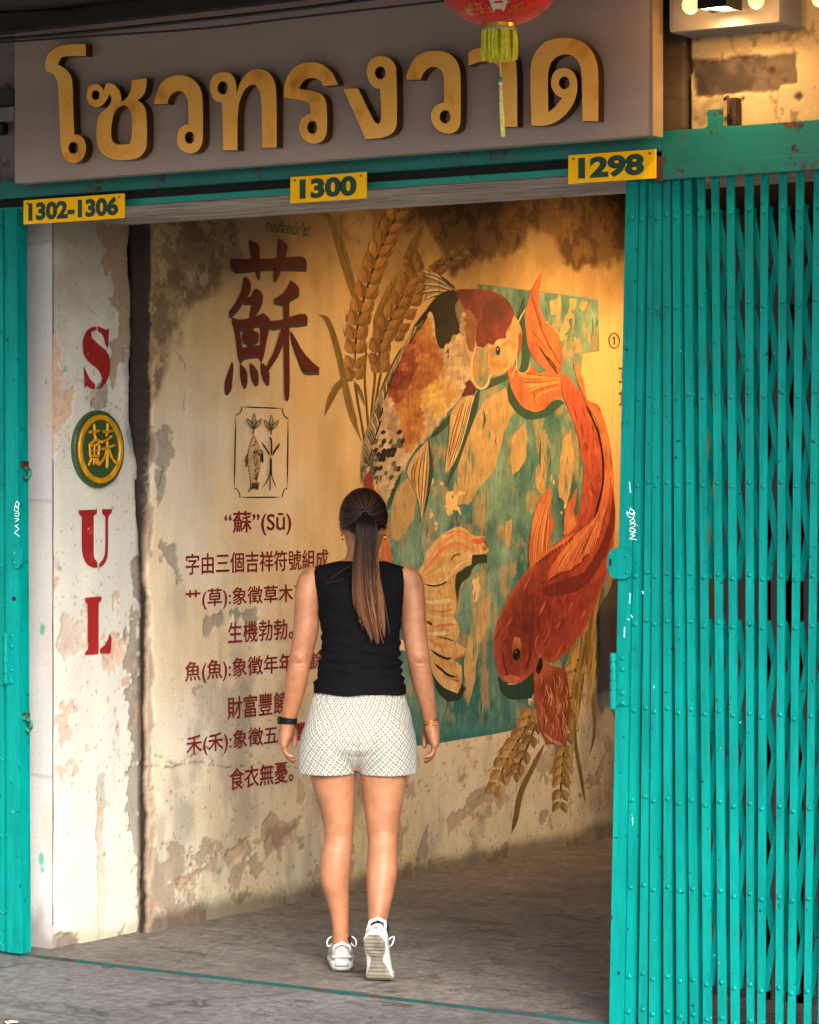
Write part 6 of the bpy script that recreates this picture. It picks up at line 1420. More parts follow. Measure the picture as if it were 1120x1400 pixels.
# arms
AR = {-1: [(LX(437), .015, LZ(786), .040, .045), (LX(424), .010, LZ(796), .045, .052), (LX(420), .005, LZ(822), .0435, .053), (LX(419), .0, LZ(855), .0435, .050), (LX(414), -.004, LZ(885), .0405, .046), (LX(410), -.006, LZ(905), .0385, .043), (LX(406.5), .0, LZ(925), .0385, .041), (LX(401), .016, LZ(955), .032, .036), (LX(395), .028, LZ(980), .0265, .027), (LX(393), .034, LZ(992), .025, .025)],
      1: [(LX(547), .015, LZ(786), .040, .045), (LX(561), .010, LZ(796), .044, .052), (LX(565), .005, LZ(822), .0425, .053), (LX(566), .0, LZ(855), .0425, .050), (LX(570), -.004, LZ(885), .0410, .046), (LX(573), -.006, LZ(905), .0395, .043), (LX(577), .0, LZ(928), .0370, .041), (LX(583), .016, LZ(955), .031, .036), (LX(587.5), .028, LZ(980), .0245, .027), (LX(589), .034, LZ(992), .023, .025)]}
def hand(side):
    """hanging hand: palm towards the thigh, four bent fingers, thumb from the side of the palm"""
    w = Vector((LX(393) if side < 0 else LX(589.5), .034, LZ(990)))
    m = -side                                           # towards the body
    O = lambda x, y, z: (w.x + m * x, w.y + y, w.z + z)
    add(body, limb([(*O(0, .0, .012), .0245, .026), (*O(-.002, .004, -.012), .0265, .033), (*O(-.007, .008, -.040), .0245, .040), (*O(-.012, .010, -.064), .0195, .041), (*O(-.014, .012, -.080), .0135, .037)], 26, 24))
    for (yk, L, r_, c) in ((.043, .072, .0098, .80), (.020, .082, .0102, 1.0), (-.003, .078, .0099, 1.2), (-.024, .064, .0088, 1.38)):
        p = Vector(O(-.013, .010 + yk * .92, -.070)); pts = [(*p, r_ * 1.1, r_ * 1.1)]; a = 0.16 * c
        for seg_, (fr_, bend) in enumerate(((.46, .48), (.30, .58), (.24, .40))):
            p = p + Vector((m * math.sin(a), yk * .10, -math.cos(a))) * (L * fr_); pts.append((*p, r_ * (1 - .10 * (seg_ + 1)), r_ * (1 - .10 * (seg_ + 1)))); a += bend * c * .85
        add(body, limb(pts, 22, 12))
    add(body, limb([(*O(.004, .014, -.006), .017, .018), (*O(.014, .030, -.026), .0175, .018), (*O(.021, .040, -.046), .0130, .0135), (*O(.023, .040, -.064), .0105, .011), (*O(.022, .037, -.080), .0095, .0100), (*O(.020, .034, -.090), .0055, .006)], 20, 14))
for s in (-1, 1):
    add(body, limb(AR[s], 70, 30)); hand(s)
# legs: left one planted, right one pushing off its toes
LEG_L = [(LX(455), .0, LZ(1000), .088, .100), (LX(455), .0, LZ(1050), .080, .092), (LX(460), .004, LZ(1095), .065, .076), (LX(463), .004, LZ(1130), .0520, .062), (LX(462.5), .002, LZ(1148), .0495, .058), (LX(459), -.006, LZ(1175), .0530, .062), (LX(458), -.006, LZ(1195), .0520, .060), (LX(461), .0, LZ(1225), .0415, .048), (LX(465), .006, LZ(1255), .0315, .037), (LX(466), .010, LZ(1275), .029, .036), (LX(466.5), .014, LZ(1295), .032, .045)]
LEG_R = [(LX(526), -.01, LZ(1000), .090, .100), (LX(525), -.02, LZ(1050), .084, .092), (LX(524), -.03, LZ(1095), .068, .076), (LX(523.5), -.045, LZ(1135), .0540, .062), (LX(523.5), -.060, LZ(1152), .0510, .058), (LX(523), -.085, LZ(1182), .0525, .062), (LX(521), -.105, LZ(1205), .0490, .058), (LX(518.5), -.14, LZ(1232), .0385, .047), (LX(517), -.165, LZ(1255), .0305, .036), (LX(516.5), -.18, LZ(1270), .029, .036), (LX(516), -.185, LZ(1285), .032, .040)]
add(body, limb(LEG_L, 80, 36)); add(body, limb(LEG_R, 80, 36))
SKIN, nt, bs = new_mat('skin')
nz = noise(nt, 9, 6, 0.6)
nt.links.new(ramp(nt, nz, [(0.3, lin('#7f4f35')), (0.5, lin('#966243')), (0.75, lin('#a67152'))]), bs.inputs['Base Color'])
sc_ = nt.nodes['Principled BSDF'].inputs['Base Color'].links[0].from_socket
sc_ = mixc(nt, 1.0, sc_, ramp(nt, noise(nt, 45, 6, 0.7), [(0.3, 0.84), (0.7, 1.08)]), 'MULTIPLY'); sc_ = mixc(nt, ramp(nt, noise(nt, 90, 3, 0.5), [(0.70, 0.0), (0.74, 0.35)]), sc_, lin('#6e3a26'))
nt.links.new(sc_, bs.inputs['Base Color'])
bs.inputs['Roughness'].default_value = 0.55; bs.inputs['Specular IOR Level'].default_value = 0.35
bs.inputs['Subsurface Weight'].default_value = 0.12; bs.inputs['Subsurface Radius'].default_value = (0.012, 0.005, 0.003); bs.inputs['Subsurface Scale'].default_value = 1.0
bump(nt, bs, noise(nt, 160, 4, 0.6), 0.08, 0.002)
me, co = fuse(body, 0.0034, 5, 0.5)
# modelling on the fused skin: elbow and knee hollows, Achilles grooves, spine of the neck, calves
def dent(c, r, depth, direction):
    c = np.array(c); dd_ = np.linalg.norm((co - c) / np.array(r), axis=1); co[:] = co + np.array(direction) * (depth * np.exp(-dd_ ** 2 * 2))[:, None]
for s, ex in ((-1, LX(409)), (1, LX(574))):
    dent((ex, -.05, LZ(906)), (.018, .03, .007), .005, (0, 1, 0)); dent((ex, -.05, LZ(898)), (.022, .03, .016), .006, (0, -1, 0)); dent((ex + .006, -.05, LZ(912)), (.012, .03, .004), .003, (0, 1, 0))
for kx, ky in ((LX(463), -.06), (LX(523.5), -.12)):
    z = LZ(1140 if ky > -.1 else 1148)
    dent((kx, ky, z), (.028, .06, .05), .0022, (0, 1, 0)); dent((kx, ky, z - .004), (.05, .06, .009), .0010, (0, 1, 0))
dent((LX(496), -.04, LZ(752)), (.006, .05, .04), .003, (0, 1, 0))
me.vertices.foreach_set('co', co.astype(np.float32).ravel())
skin = local('body', me, SKIN, woman)

# face (turned away): eyes, brows, lips
EYE = plain('eye_white', '#d9d4cc', 0.2, 0, 0.02, 20, 0); IRIS = plain('iris_brown', '#1c0f08', 0.15, 0, 0.1, 90, 0); LIP = plain('lips', '#8c4640', 0.4); BROW = plain('brow', '#1d120c', 0.7)
for s in (-1, 1):
    b = MB(); c = Vector((LX(497) + s * .031, .104, LZ(718))); b.lathe([(.0005, -.011), (.008, -.008), (.0115, 0), (.008, .008), (.0005, .011)], c, 'Z', 16); e = b.build('eye', EYE, None, True); e.parent = woman
    b = MB(); b.lathe([(.0052, .0095), (.0045, .0112), (.0005, .0118)], c, 'Y', 14); q = b.build('iris', IRIS, None, True); q.parent = e
    b = MB(); b.tube([c + Vector((-.016, .012, .015)), c + Vector((0, .015, .020)), c + Vector((.016, .010, .016))], [.0015, .003, .0015], 6); q = b.build('eyebrow', BROW, None); q.parent = woman
b = MB(); b.tube([(LX(497) - .024, .112, LZ(746)), (LX(497), .121, LZ(745)), (LX(497) + .024, .112, LZ(746))], [.002, .0065, .002], 8); q = b.build('lips', LIP, None, True); q.parent = woman

# ---- top: sleeveless, ruched low on the back
R_top = [(0, LX(492), .0, LZ(947.5), .1600, .115, 2.1), (1, LX(492), .0, LZ(940), .1580, .112, 2.1), (2, LX(492), .0, LZ(918), .1450, .101, 2.1), (3, LX(493), .0, LZ(895), .1360, .097, 2.2), (4, LX(493.5), .0, LZ(872), .1345, .096, 2.3),
         (5, LX(493), .002, LZ(845), .1420, .101, 2.4), (6, LX(493), .004, LZ(815), .1500, .106, 2.6), (7, LX(492), .008, LZ(797), .1600, .098, 2.6), (8, LX(490.5), .012, LZ(783), .1660, .082, 2.6), (9, LX(490.5), .016, LZ(776.5), .1600, .072, 2.4), (10, LX(492), .017, LZ(771.5), .122, .066, 2.1), (11, LX(494), .018, LZ(767.5), .082, .061, 2.0), (12, LX(495), .018, LZ(766.2), .060, .055, 2.0)]
V, F = loft(R_top, 230, 200)
zz = V[..., 2]; th = np.arctan2(V[..., 1], V[..., 0] - LX(493)); a_ = np.arctan2(np.sin(th + np.pi / 2), np.cos(th + np.pi / 2))      # 0 at the back
env = sstep(LZ(950), LZ(938), zz) * sstep(LZ(850), LZ(885), zz)
wr = np.zeros(zz.shape)
for (py, amp, sl, ph, wd) in ((934, .0030, 3, 0, 3.0), (925, .0045, -5, 1, 3.5), (916, .0050, 6, 2, 3.2), (908, .0045, -4, 3, 3.0), (900, .0055, 4, 4, 3.6), (891, .0045, -7, 5, 3.4), (882, .0038, 8, 6, 4), (870, .0030, -9, 7, 5), (856, .0022, 12, 8, 6)):
    zc = LZ(py + sl * a_ + 2.2 * np.sin(a_ * 3.1 + ph) + 4 * (fbm(a_ * 2 + ph, zz, 1.2, 3, 60) - .5)); amp_ = amp * (0.35 + 0.9 * fbm(a_ * 1.6 + 3 * ph, zz * 0, 1.3, 3, 61 + ph))
    u = (zz - zc) * SC_ / wd; wr += amp_ * np.exp(-u * u) - amp_ * .7 * np.exp(-(u - 1.6) ** 2)
wr = wr * (0.6 + 0.6 * np.abs(np.sin(a_)))
wr += 0.0022 * np.sin(zz * 60 + a_ * 5 + 6 * fbm(a_, zz, 4, 3, 62)) * sstep(LZ(900), LZ(830), zz) * sstep(LZ(775), LZ(800), zz) * (fbm(a_ * 2, zz * 6, 1, 3, 63) - .2)
blades = 0.010 * np.exp(-((np.abs(a_) - 0.62) / .3) ** 2 - ((zz - LZ(815)) / .055) ** 2) - 0.008 * np.exp(-(a_ / .16) ** 2) * sstep(LZ(940), LZ(900), zz) * sstep(LZ(775), LZ(800), zz)
nx = V[..., 0] - LX(493); ny = V[..., 1]; nl = np.hypot(nx, ny) + 1e-6
V[..., 0] += nx / nl * (wr + blades); V[..., 1] += ny / nl * (wr + blades)
V[..., 2] += 0.004 * np.sin(a_ * 4) * sstep(LZ(935), LZ(947), zz)
TOP, nt, bs = new_mat('jersey_black')
nt.links.new(ramp(nt, noise(nt, 60, 5, 0.6), [(0.3, (0.0022, 0.002, 0.0026)), (0.7, (0.0045, 0.004, 0.005))]), bs.inputs['Base Color'])
bs.inputs['Roughness'].default_value = 0.85; bs.inputs['Sheen Weight'].default_value = 0.0
bs.inputs['Specular IOR Level'].default_value = 0.07
bump(nt, bs, noise(nt, 500, 2, 0.5), 0.15, 0.001)
lmesh('sleeveless_top', V.reshape(-1, 3), F, TOP, woman)
# stitched arm and neck edges
def edge_ring(pts, r_, nm):
    b = MB(); b.tube([Vector(p) for p in pts], r_, 8); q = b.build(nm, TOP, None, True); q.parent = woman

# ---- shorts: two wide legs, lattice print
sh = MB()
add(sh, loft([(0, LX(491.5), 0, LZ(940), .148, .100, 2.1), (1, LX(491), 0, LZ(952), .158, .107, 2.1), (2, LX(490.5), -.004, LZ(975), .178, .120, 2.2), (3, LX(490), -.006, LZ(1000), .189, .128, 2.3), (4, LX(489.5), -.004, LZ(1022), .190, .122, 2.4), (5, LX(489.0), .0, LZ(1040), .150, .094, 2.3), (6, LX(488.5), .0, LZ(1052), .06, .060, 2.0)], 60, 96))
for s, c0, c1, w0, w1, yy_ in ((-1, LX(452), LX(448.2), .103, .0975, .0), (1, LX(527), LX(530.2), .105, .1005, -.012)):
    add(sh, loft([(-1, c0 - s * .015, yy_ - .002, LZ(975), w0 * .70, .100, 2.2), (0, c0, yy_ - .002, LZ(1000), w0 * .95, .122, 2.2), (1, (c0 + c1) / 2, yy_ - .002, LZ(1030), w0, .118, 2.2), (2, c1, yy_, LZ(1050), w1, .114, 2.2), (3, c1, yy_, LZ(1057), w1 * 1.003, .113, 2.2)], 50, 72))
me, co = fuse(sh, 0.0035, 3, 0.5)
ang = np.arctan2(-(co[:, 0] - LX(490)), -(co[:, 1])); zz = co[:, 2]
nl = np.hypot(co[:, 0] - LX(490), co[:, 1]) + 1e-6
fold = 0.0040 * np.sin(ang * 9 + 4 * fbm(ang * 1.5, zz * 3, 1.2, 3, 64)) * sstep(LZ(985), LZ(1050), zz) + 0.0018 * np.sin(ang * 34 + 3 * np.sin(ang * 5)) * sstep(LZ(966), LZ(954), zz) + 0.006 * (fbm(ang * 1.3, zz * 7, 2.0, 4, 65) - .5)
butt = 0.010 * (np.exp(-((co[:, 0] - LX(455)) / .06) ** 2 - ((zz - LZ(1012)) / .07) ** 2) + np.exp(-((co[:, 0] - LX(525)) / .06) ** 2 - ((zz - LZ(1012)) / .07) ** 2)) * (co[:, 1] < 0)
seam = -0.010 * np.exp(-((co[:, 0] - LX(488.5)) / .010) ** 2) * sstep(LZ(960), LZ(1030), zz) * (co[:, 1] < 0)
for py, ph in ((1022, 0), (1032, 1.5), (1012, 3)):
    fold += 0.003 * np.exp(-((zz - LZ(py - 10 * np.abs(co[:, 0] - LX(489)) / .1)) * SC_ / 3.2) ** 2) * np.exp(-((co[:, 0] - LX(489)) / .07) ** 2) * (1 if ph != 1.5 else -1)
co[:, 0] += (co[:, 0] - LX(490)) / nl * fold; co[:, 1] += co[:, 1] / nl * (fold + butt + seam)
me.vertices.foreach_set('co', co.astype(np.float32).ravel())
# print coordinates: girth and height, in metres, carried by the cloth
uv = me.attributes.new('girth', 'FLOAT_VECTOR', 'POINT')
rr_ = np.where(np.abs(ang) > 0, 0.165, 0.165)
gv = np.stack([ang * rr_ + 0.006 * np.sin(zz * 30), zz + 0.004 * np.sin(ang * 7), np.zeros_like(zz)], -1).astype(np.float32)
uv.data.foreach_set('vector', gv.ravel())
SHO, nt, bs = new_mat('lattice_print')
at = nt.nodes.new('ShaderNodeAttribute'); at.attribute_name = 'girth'
sx = nt.nodes.new('ShaderNodeSeparateXYZ'); nt.links.new(at.outputs['Vector'], sx.inputs[0])
def mth(op, a, b_=None):
    n = nt.nodes.new('ShaderNodeMath'); n.operation = op
    for i_, v in enumerate((a, b_)):
        if v is None: continue
        if hasattr(v, 'is_linked'): nt.links.new(v, n.inputs[i_])
        else: n.inputs[i_].default_value = v
    return n.outputs[0]
cell = 0.0345
U = mth('DIVIDE', sx.outputs[0], cell * .80); W = mth('DIVIDE', sx.outputs[1], cell)
def to_line(v):                                          # distance to the nearest of two lines in each repeat: wide cell, narrow cell
    f = mth('FRACT', v); return mth('MINIMUM', mth('MINIMUM', f, mth('SUBTRACT', 1.0, f)), mth('ABSOLUTE', mth('SUBTRACT', f, 0.60)))
dl_ = mth('MINIMUM', to_line(mth('ADD', U, W)), to_line(mth('SUBTRACT', U, W)))
line = ramp(nt, dl_, [(0.055, 1.0), (0.085, 0.0)])
c = mixc(nt, line, ramp(nt, noise(nt, 220, 3, 0.6), [(0.3, lin('#6a665d')), (0.7, lin('#7e7a70'))]), lin('#aba79c'))
c = mixc(nt, ramp(nt, dl_, [(0.20, 0.0), (0.225, 0.9)]), c, lin('#98948a'))
c = mixc(nt, ramp(nt, dl_, [(0.145, 0.0), (0.16, 0.6), (0.19, 0.6), (0.205, 0.0)]), c, lin('#5c5850'))
nt.links.new(c, bs.inputs['Base Color']); bs.inputs['Roughness'].default_value = 0.85; bs.inputs['Specular IOR Level'].default_value = 0.2
bump(nt, bs, line, 0.25, 0.002)
local('shorts', me, SHO, woman)

# ---- hair: combed cap and ponytail, strand by strand
HR, nt, bs = new_mat('hair')
at = nt.nodes.new('ShaderNodeAttribute'); at.attribute_name = 'Col'
nt.links.new(at.outputs['Color'], bs.inputs['Base Color']); bs.inputs['Roughness'].default_value = 0.45; bs.inputs['Specular IOR Level'].default_value = 0.22
hc = np.array([LX(497), .012, LZ(707)]); hr_ = np.array([.0835, .106, .0995]); tie = np.array([LX(500), -.100, LZ(704)])
class Strands:
    def __init__(s): s.v, s.f, s.c = [], [], []
    def add(s, P, r, cols, seg=4):
        P = np.asarray(P); T = np.gradient(P, axis=0); T /= np.linalg.norm(T, axis=1)[:, None] + 1e-9; n0 = len(s.v)
        for i, (p, t) in enumerate(zip(P, T)):
            a = np.cross(t, [0.3, 1, 0.2]); a /= np.linalg.norm(a) + 1e-9; b_ = np.cross(t, a); rr = r[i] if hasattr(r, '__len__') else r
            for k in range(seg): th = 6.2832 * k / seg; s.v.append(tuple(p + (a * math.cos(th) + b_ * math.sin(th)) * rr)); s.c.append(cols[i])
        for i in range(len(P) - 1):
            for k in range(seg): s.f.append((n0 + i * seg + k, n0 + i * seg + (k + 1) % seg, n0 + (i + 1) * seg + (k + 1) % seg, n0 + (i + 1) * seg + k))
DK, MID, LT, GOLDH = np.array(lin('#150c09')), np.array(lin('#3d2317')), np.array(lin('#7d4f34')), np.array(lin('#a5744e'))
hl = random.Random(5)
# smooth cap under the strands
us = np.linspace(0, 2 * np.pi, 72); vs = np.linspace(-0.62, np.pi / 2 - .01, 40); U_, W_ = np.meshgrid(us, vs, indexing='ij')
cap = np.stack([hc[0] + hr_[0] * np.cos(W_) * np.cos(U_), hc[1] + hr_[1] * np.cos(W_) * np.sin(U_), hc[2] + hr_[2] * np.sin(W_)], -1)
lift = sstep(0.1, 0.9, np.sin(U_)) * sstep(0.35, -0.3, W_)           # hairline rises over the face
cap[..., 1] -= lift * 0.065; cap[..., 2] += lift * 0.075
side = np.abs(np.cos(U_)) ** 3 * sstep(0.0, -0.5, W_); cap[..., 2] += side * 0.022; cap[..., 0] -= np.cos(U_) * side * .006
cl = np.ones(cap.shape) * DK * (0.8 + 0.6 * fbm(U_ * 9, W_ * 0.5, 1, 4, 70))[..., None]
nu, nv = cap.shape[:2]; idx = np.arange(nu * nv).reshape(nu, nv)
q = np.stack([idx[:-1, :-1], idx[1:, :-1], idx[1:, 1:], idx[:-1, 1:]], -1).reshape(-1, 4)
hair = lmesh('hair', cap.reshape(-1, 3), q.tolist(), HR, woman, True, cl.reshape(-1, 3))
st = Strands()
def on_cap(d, off):
    d = d / np.linalg.norm(d); p = hc + d * hr_ * (1 + off)
    return p
for k in range(1500):
    # root anywhere on the hairline or crown, combed back to the tie along the skull
    u = hl.uniform(0, 6.2832); w = hl.uniform(-0.45, 1.45)
    d0 = np.array([math.cos(w) * math.cos(u), math.cos(w) * math.sin(u), math.sin(w)])
    if d0[1] > 0.45 and d0[2] < 0.35: continue
    dt = (tie - hc) / hr_; dt /= np.linalg.norm(dt)
    if np.dot(d0, dt) > 0.985: continue
    off = hl.uniform(0.002, 0.022); P = []
    for t in np.linspace(0, 1, 9):
        om = math.acos(max(-1, min(1, np.dot(d0, dt)))); d = (math.sin((1 - t) * om) * d0 + math.sin(t * om) * dt) / (math.sin(om) + 1e-6)
        P.append(on_cap(d, off * math.sin(math.pi * min(1, t + .12)) + 0.012 * t))
    P[-1] = tie + np.array([hl.uniform(-.012, .012), hl.uniform(-.008, .004), hl.uniform(-.012, .012)])
    base = DK * hl.uniform(.7, 1.5) if hl.random() < .82 else MID * hl.uniform(.7, 1.1)
    st.add(P, [.0006] + [.00125] * 7 + [.0009], [tuple(base * (1 + .25 * t)) for t in np.linspace(0, 1, 9)], 4)
q = lmesh('combed_strands', st.v, st.f, HR, hair, True, st.c)
st = Strands()
AX = catmull([(LX(500), -.100, LZ(704)), (LX(501), -.136, LZ(712)), (LX(502), -.146, LZ(735)), (LX(501), -.140, LZ(775)), (LX(503), -.134, LZ(815)), (LX(508), -.130, LZ(848)), (LX(515), -.128, LZ(880))], 6)
WD = 1.08 * np.interp(np.linspace(0, 1, len(AX)), [0, .07, .2, .45, .68, .86, 1], [.014, .022, .034, .042, .045, .034, .010])
LOCKS = []
for k in range(46):
    LOCKS.append((hl.uniform(0, 6.2832), math.sqrt(hl.random()) * .95, hl.gauss(0, .28), max(.50, .99 - abs(hl.gauss(0, .17))), hl.uniform(-.006, .006), hl.uniform(0, 6.28), hl.random(), hl.uniform(.05, .22)))
for k in range(1150):
    la_, lr_, drift, lend, sway, ph, lightk, spread = LOCKS[k % 46]
    a_ = la_ + hl.gauss(0, .25); rad = max(0, lr_ + hl.gauss(0, .10)); endt = lend * (1 - abs(hl.gauss(0, .06))); fly = hl.random() < .035
    n = 18; P = []; C = []; lk = lightk + hl.gauss(0, .12)
    for t in np.linspace(0, endt, n):
        i = t * (len(AX) - 1); i0 = min(int(i), len(AX) - 2); f_ = i - i0; c0 = AX[i0] * (1 - f_) + AX[i0 + 1] * f_; w = WD[i0] * (1 - f_) + WD[i0 + 1] * f_
        pinch = 1 - .55 * (t / lend) ** 4; rd = lr_ + (rad - lr_) * pinch
        x = math.cos(a_ + drift * t) * rd * w * .88 + sway * math.sin(5.5 * t + ph) * (.4 + t) + (drift * .030) * t * t
        y = math.sin(a_ + drift * t) * rd * w * .6
        if fly: x += math.copysign(.010 + .010 * t, math.cos(a_)) * t; y -= .006 * t
        P.append(c0 + np.array([x, y, 0.004 * math.sin(7 * t + ph) * t]))
        g = max(0, min(1, (t - .16 - .10 * math.sin(ph)) / .55)); tip = LT if lk < .62 else GOLDH
        tone = DK * (1 - g) + (MID * (1 - .75 * g) + tip * .75 * g) * g if lk < .86 else DK * (1 - g) + MID * .9 * g
        C.append(tuple(np.clip(tone, 0, .6)))
    st.add(P, [.0011] * (n - 5) + [.0010, .0009, .0007, .0005, .0002], C, 4)
for (x0, y0, x1, y1, x2, y2) in ((488, 770, 470, 778, 445, 800), (486, 775, 470, 790, 448, 796), (488, 800, 484, 822, 478, 828), (520, 815, 526, 832, 528, 845), (490, 765, 480, 770, 452, 790)):    # stray hairs
    P = catmull([(LX(x0), -.115, LZ(y0)), (LX(x1), -.112, LZ(y1)), (LX(x2), -.108, LZ(y2))], 6); st.add(P, [.0006] * (len(P) - 1) + [.0002], [tuple(MID)] * len(P), 3)
lmesh('ponytail', st.v, st.f, HR, hair, True, st.c)
b = MB(); b.tube([Vector(tie) + Vector((.016 * math.cos(t), -.012, .016 * math.sin(t))) for t in np.linspace(0, 6.2832, 20)], .0035, 6, False); q = b.build('hair_tie', plain('tie_black', '#0c0a0a', 0.7), None, True); q.parent = hair
# ---- ear hoop, wrist band, bracelets
EG = plain('earring_gold', '#d8a93c', 0.2, 1.0, 0.1, 40, 0)
for s in (-1, 1):
    b = MB(); c = Vector((LX(497) + s * .074, .012, LZ(735))); b.tube([c + Vector((.0 + .002 * s * math.sin(t), .009 * math.cos(t), .009 * math.sin(t))) for t in np.linspace(0, 6.2832, 18)], .0026, 8, False); q = b.build('earring', EG, None, True); q.parent = woman
def ring_at(c, rx, ry, tilt, r_, seg=30):
    return [Vector((c[0] + rx * math.cos(t), c[1] + ry * math.sin(t), c[2] + tilt * math.cos(t))) for t in np.linspace(0, 6.2832, seg)]
BAND = plain('band_black', '#070708', 0.6, 0, 0.15, 25, 0.1, 0.15)
c = (LX(393.5), .032, LZ(986)); b = MB()
for k in range(7): b.tube(ring_at((c[0], c[1], c[2] - .0085 + .0028 * k), .0288, .0290, -.002, 0), .0026, 8, False)
band = b.build('wrist_band', BAND, None, True); band.parent = woman
b = MB(); b.box(c[0] - .036, c[0] - .027, c[1] - .018, c[1] + .02, c[2] - .012, c[2] + .014, .004); q = b.build('tracker_case', BAND, None); q.parent = band
for k, (dz, tl) in enumerate(((.004, .006), (-.004, .010), (-.011, -.003))):
    b = MB(); b.tube(ring_at((LX(588.5), .033, LZ(987) + dz), .0275, .0285, tl, 0), .0011, 6, False); q = b.build('bracelet', EG, None, True); q.parent = woman

# ---- trainers
SH_W, nt, bs = new_mat('trainer_white')
nt.links.new(ramp(nt, noise(nt, 30, 6, 0.65), [(0.3, lin('#8d8a84')), (0.65, lin('#b2afa9'))]), bs.inputs['Base Color']); bs.inputs['Roughness'].default_value = 0.55
bump(nt, bs, noise(nt, 300, 3, 0.6), 0.15, 0.001)
SOLE, nt, bs = new_mat('outsole_grey')
nt.links.new(ramp(nt, noise(nt, 25, 6, 0.7), [(0.3, lin('#4f483e')), (0.7, lin('#857a69'))]), bs.inputs['Base Color']); bs.inputs['Roughness'].default_value = 0.85; bump(nt, bs, noise(nt, 120, 4, 0.7), 0.4, 0.002)
MIDW = plain('midsole_white', '#b2afa9', 0.5, 0, 0.1, 25, 0.1); AIR = plain('window_grey', '#8f8f92', 0.15, 0.2, 0.2, 40, 0); SOCK = plain('sock_black', '#0d0c0d', 0.9, 0, 0.2, 90, 0.3); LACE = plain('lace_white', '#e2e0dc', 0.8, 0, 0.05, 90, 0.2)
def foot_outline(y):
    """half widths (inner, outer) along the shoe, heel y=0 to toe y=.27"""
    t = np.array([0, .012, .03, .06, .10, .14, .18, .215, .245, .262, .27]); i = np.array([.018, .030, .037, .037, .033, .034, .041, .044, .036, .020, .006]); o_ = np.array([.018, .030, .038, .040, .041, .044, .048, .047, .038, .022, .006])
    return np.interp(y, t, i), np.interp(y, t, o_)
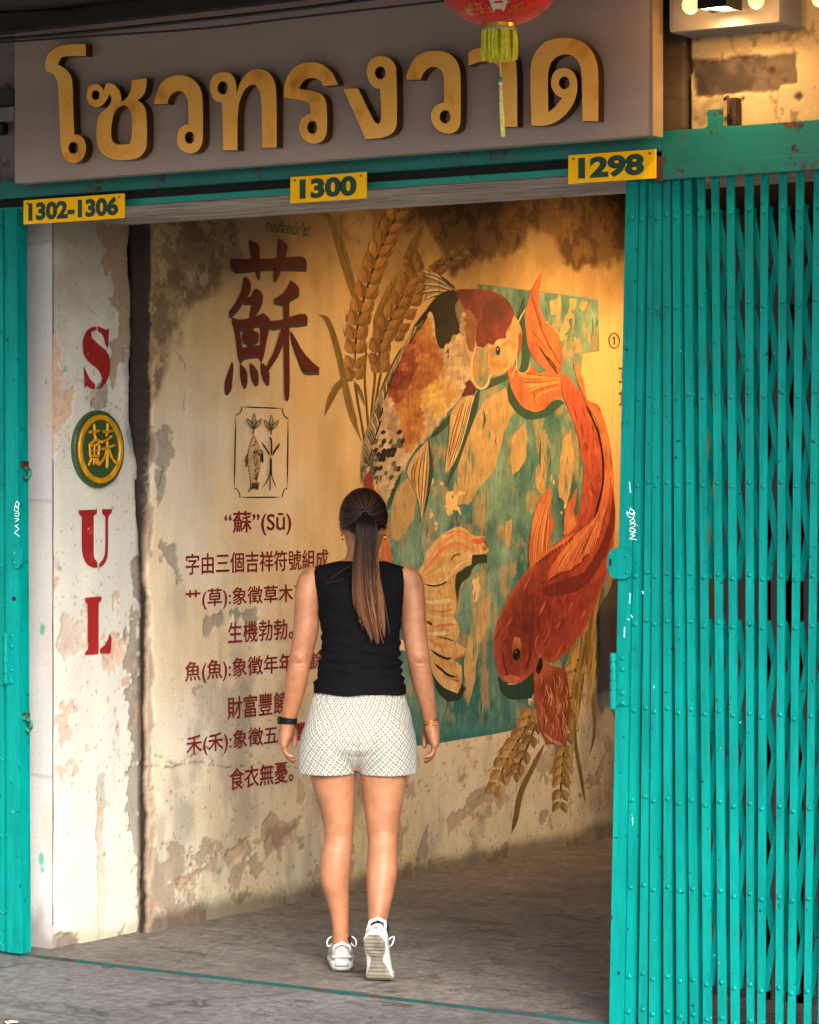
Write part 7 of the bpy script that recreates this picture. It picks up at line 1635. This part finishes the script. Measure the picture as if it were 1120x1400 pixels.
def trainer(M, flex, inner):
    """inner: which x side faces the other foot; flex bends the forefoot up to stay on the ground"""
    def place(p):
        x, y, z = p
        if flex and y > .165:                                # toe box stays flat while the heel is up
            d_ = y - .165; a = flex * min(1, d_ / .05); y2 = .165 + d_ * math.cos(a * .9); z = z * 1 + d_ * math.sin(a * .9); y = y2
        return M @ Vector((x, y, z))
    def slab(z0f, z1f, grow, mat, name, ny=44, waist=0.0):
        V = []; ys_ = .27 * (0.5 - 0.5 * np.cos(np.linspace(0, np.pi, ny)))
        for y in ys_:
            a, o_ = foot_outline(y); l, r_ = (-a, o_) if inner < 0 else (-o_, a); l -= grow; r_ += grow
            kw = 1 - waist * math.exp(-((y - .105) / .035) ** 2); l *= kw; r_ *= kw
            zb, zt_ = z0f(y), z1f(y); n = 24
            for k in range(n):
                th = 6.2832 * k / n; cx, cz = math.cos(th), math.sin(th); ex = 0.45
                V.append(place(((l + r_) / 2 + (r_ - l) / 2 * math.copysign(abs(cx) ** ex, cx), y + (grow if y > .2 else -grow) * abs(y - .135) / .135, (zb + zt_) / 2 + (zt_ - zb) / 2 * math.copysign(abs(cz) ** ex, cz))))
        n = 24; F = [(i * n + k, i * n + (k + 1) % n, (i + 1) * n + (k + 1) % n, (i + 1) * n + k) for i in range(ny - 1) for k in range(n)] + [tuple(range(n))[::-1], tuple((ny - 1) * n + k for k in range(n))]
        return lmesh(name, V, F, mat, None)
    out = slab(lambda y: .0 + .016 * sstep(.235, .275, y) + .004 * sstep(.02, 0, y) + .006 * math.exp(-((y - .105) / .022) ** 2) + .0022 * (math.sin(y * 420) > .55), lambda y: .012 + .016 * sstep(.235, .275, y), -.002, SOLE, 'outsole', 120, .42)
    ms = slab(lambda y: .0085 + .016 * sstep(.235, .275, y), lambda y: .038 - .012 * sstep(.05, .2, y) + .012 * sstep(.235, .275, y), .002, MIDW, 'midsole')
    # upper: rings along the foot
    ny, n = 50, 32; V = []; ys_ = .004 + .258 * (0.5 - 0.5 * np.cos(np.linspace(0, np.pi, ny)))
    for y in ys_:
        a, o_ = foot_outline(y); l, r_ = (-a, o_) if inner < 0 else (-o_, a)
        top = np.interp(y, [0, .012, .04, .08, .11, .16, .21, .245, .265], [.082, .098, .104, .100, .094, .074, .058, .047, .032]); wid = np.interp(y, [0, .03, .10, .2, .27], [.62, .70, .72, .84, .9])
        for k in range(n):
            th = 6.2832 * k / n; cx, cz = math.cos(th), math.sin(th)
            z = .024 + (top - .024) * (0.5 + 0.5 * math.copysign(abs(cz) ** .8, cz)); nar = 1 - (1 - wid) * max(0, (z - .024) / (top - .024)) ** 1.5
            V.append(place(((l + r_) / 2 + (r_ - l) / 2 * nar * math.copysign(abs(cx) ** .75, cx), y + .010 * (z / .1) * (1 - y / .1) if y < .1 else y, z)))
    F = [(i * n + k, i * n + (k + 1) % n, (i + 1) * n + (k + 1) % n, (i + 1) * n + k) for i in range(ny - 1) for k in range(n)] + [tuple(range(n))[::-1], tuple((ny - 1) * n + k for k in range(n))]
    up = lmesh('upper', V, F, SH_W, None)
    b = MB()                                                 # heel tab, overlays
    b.tube([place(p) for p in ((-.030, .016, .060), (-.026, .008, .088), (0, .003, .100), (.026, .008, .088), (.030, .016, .060))], [.004, .006, .007, .006, .004], 8)
    b.tube([place(p) for p in ((-.037, .05, .045), (-.028, .008, .052), (0, -.001, .055), (.028, .008, .052), (.037, .05, .045))], .005, 8)
    tab = b.build('heel_tab', MIDW, None, True)
    b = MB(); b.tube([place((x, -.0035 + .06 * x * x * 8, .027)) for x in np.linspace(-.024, .024, 9)], [.004] + [.0075] * 7 + [.004], 10); win = b.build('air_window', AIR, None, True)
    lace = []
    for k in range(6):
        y = .115 + .016 * k; zt2 = np.interp(y, [.11, .16, .21], [.097, .077, .061]); b = MB(); b.tube([place((-.028, y + .004, zt2 - .014)), place((0, y, zt2 + .002)), place((.028, y + .004, zt2 - .014))], .003, 6); lace.append(b.build('lace', LACE, None, True))
    for sx_ in (-1, 1):
        b = MB(); y = .118; b.tube([place(p) for p in catmull([(sx_ * .006, y, .100), (sx_ * .036, y - .03, .108), (sx_ * .050, y - .042, .094), (sx_ * .046, y - .03, .074), (sx_ * .030, y - .01, .084), (sx_ * .006, y, .099)], 5)], .0026, 6); lace.append(b.build('lace_bow', LACE, None, True))
    b = MB(); P = [place((0, .058, .070)), place((0, .056, .092)), place((.001, .055, .116))]; b.tube(P, [.031, .031, .033], 20); sock = b.build('sock', SOCK, None, True)
    sh_ = up
    sh_.parent = woman; sh_.name = 'trainer'
    for o_ in [out, ms, tab, win, sock] + lace: o_.parent = sh_
    return sh_
# planted foot: heel under the ankle, toes a little outward; the other on its toes
trainer(Matrix.Translation((LX(468), -.042, .001)) @ Matrix.Rotation(math.radians(2), 4, 'Z'), 0.0, 1)
pit = math.radians(62)
tl_ = on_z(519, 1345, 0.0); tl_l = PM.inverted() @ tl_
Mr = Matrix.Translation((tl_l.x - .006, tl_l.y + .03, .006)) @ Matrix.Rotation(math.radians(-9), 4, 'Z') @ Matrix.Rotation(-pit, 4, 'X') @ Matrix.Translation((0, -.185, 0))
trainer(Mr, 0.80, -1)
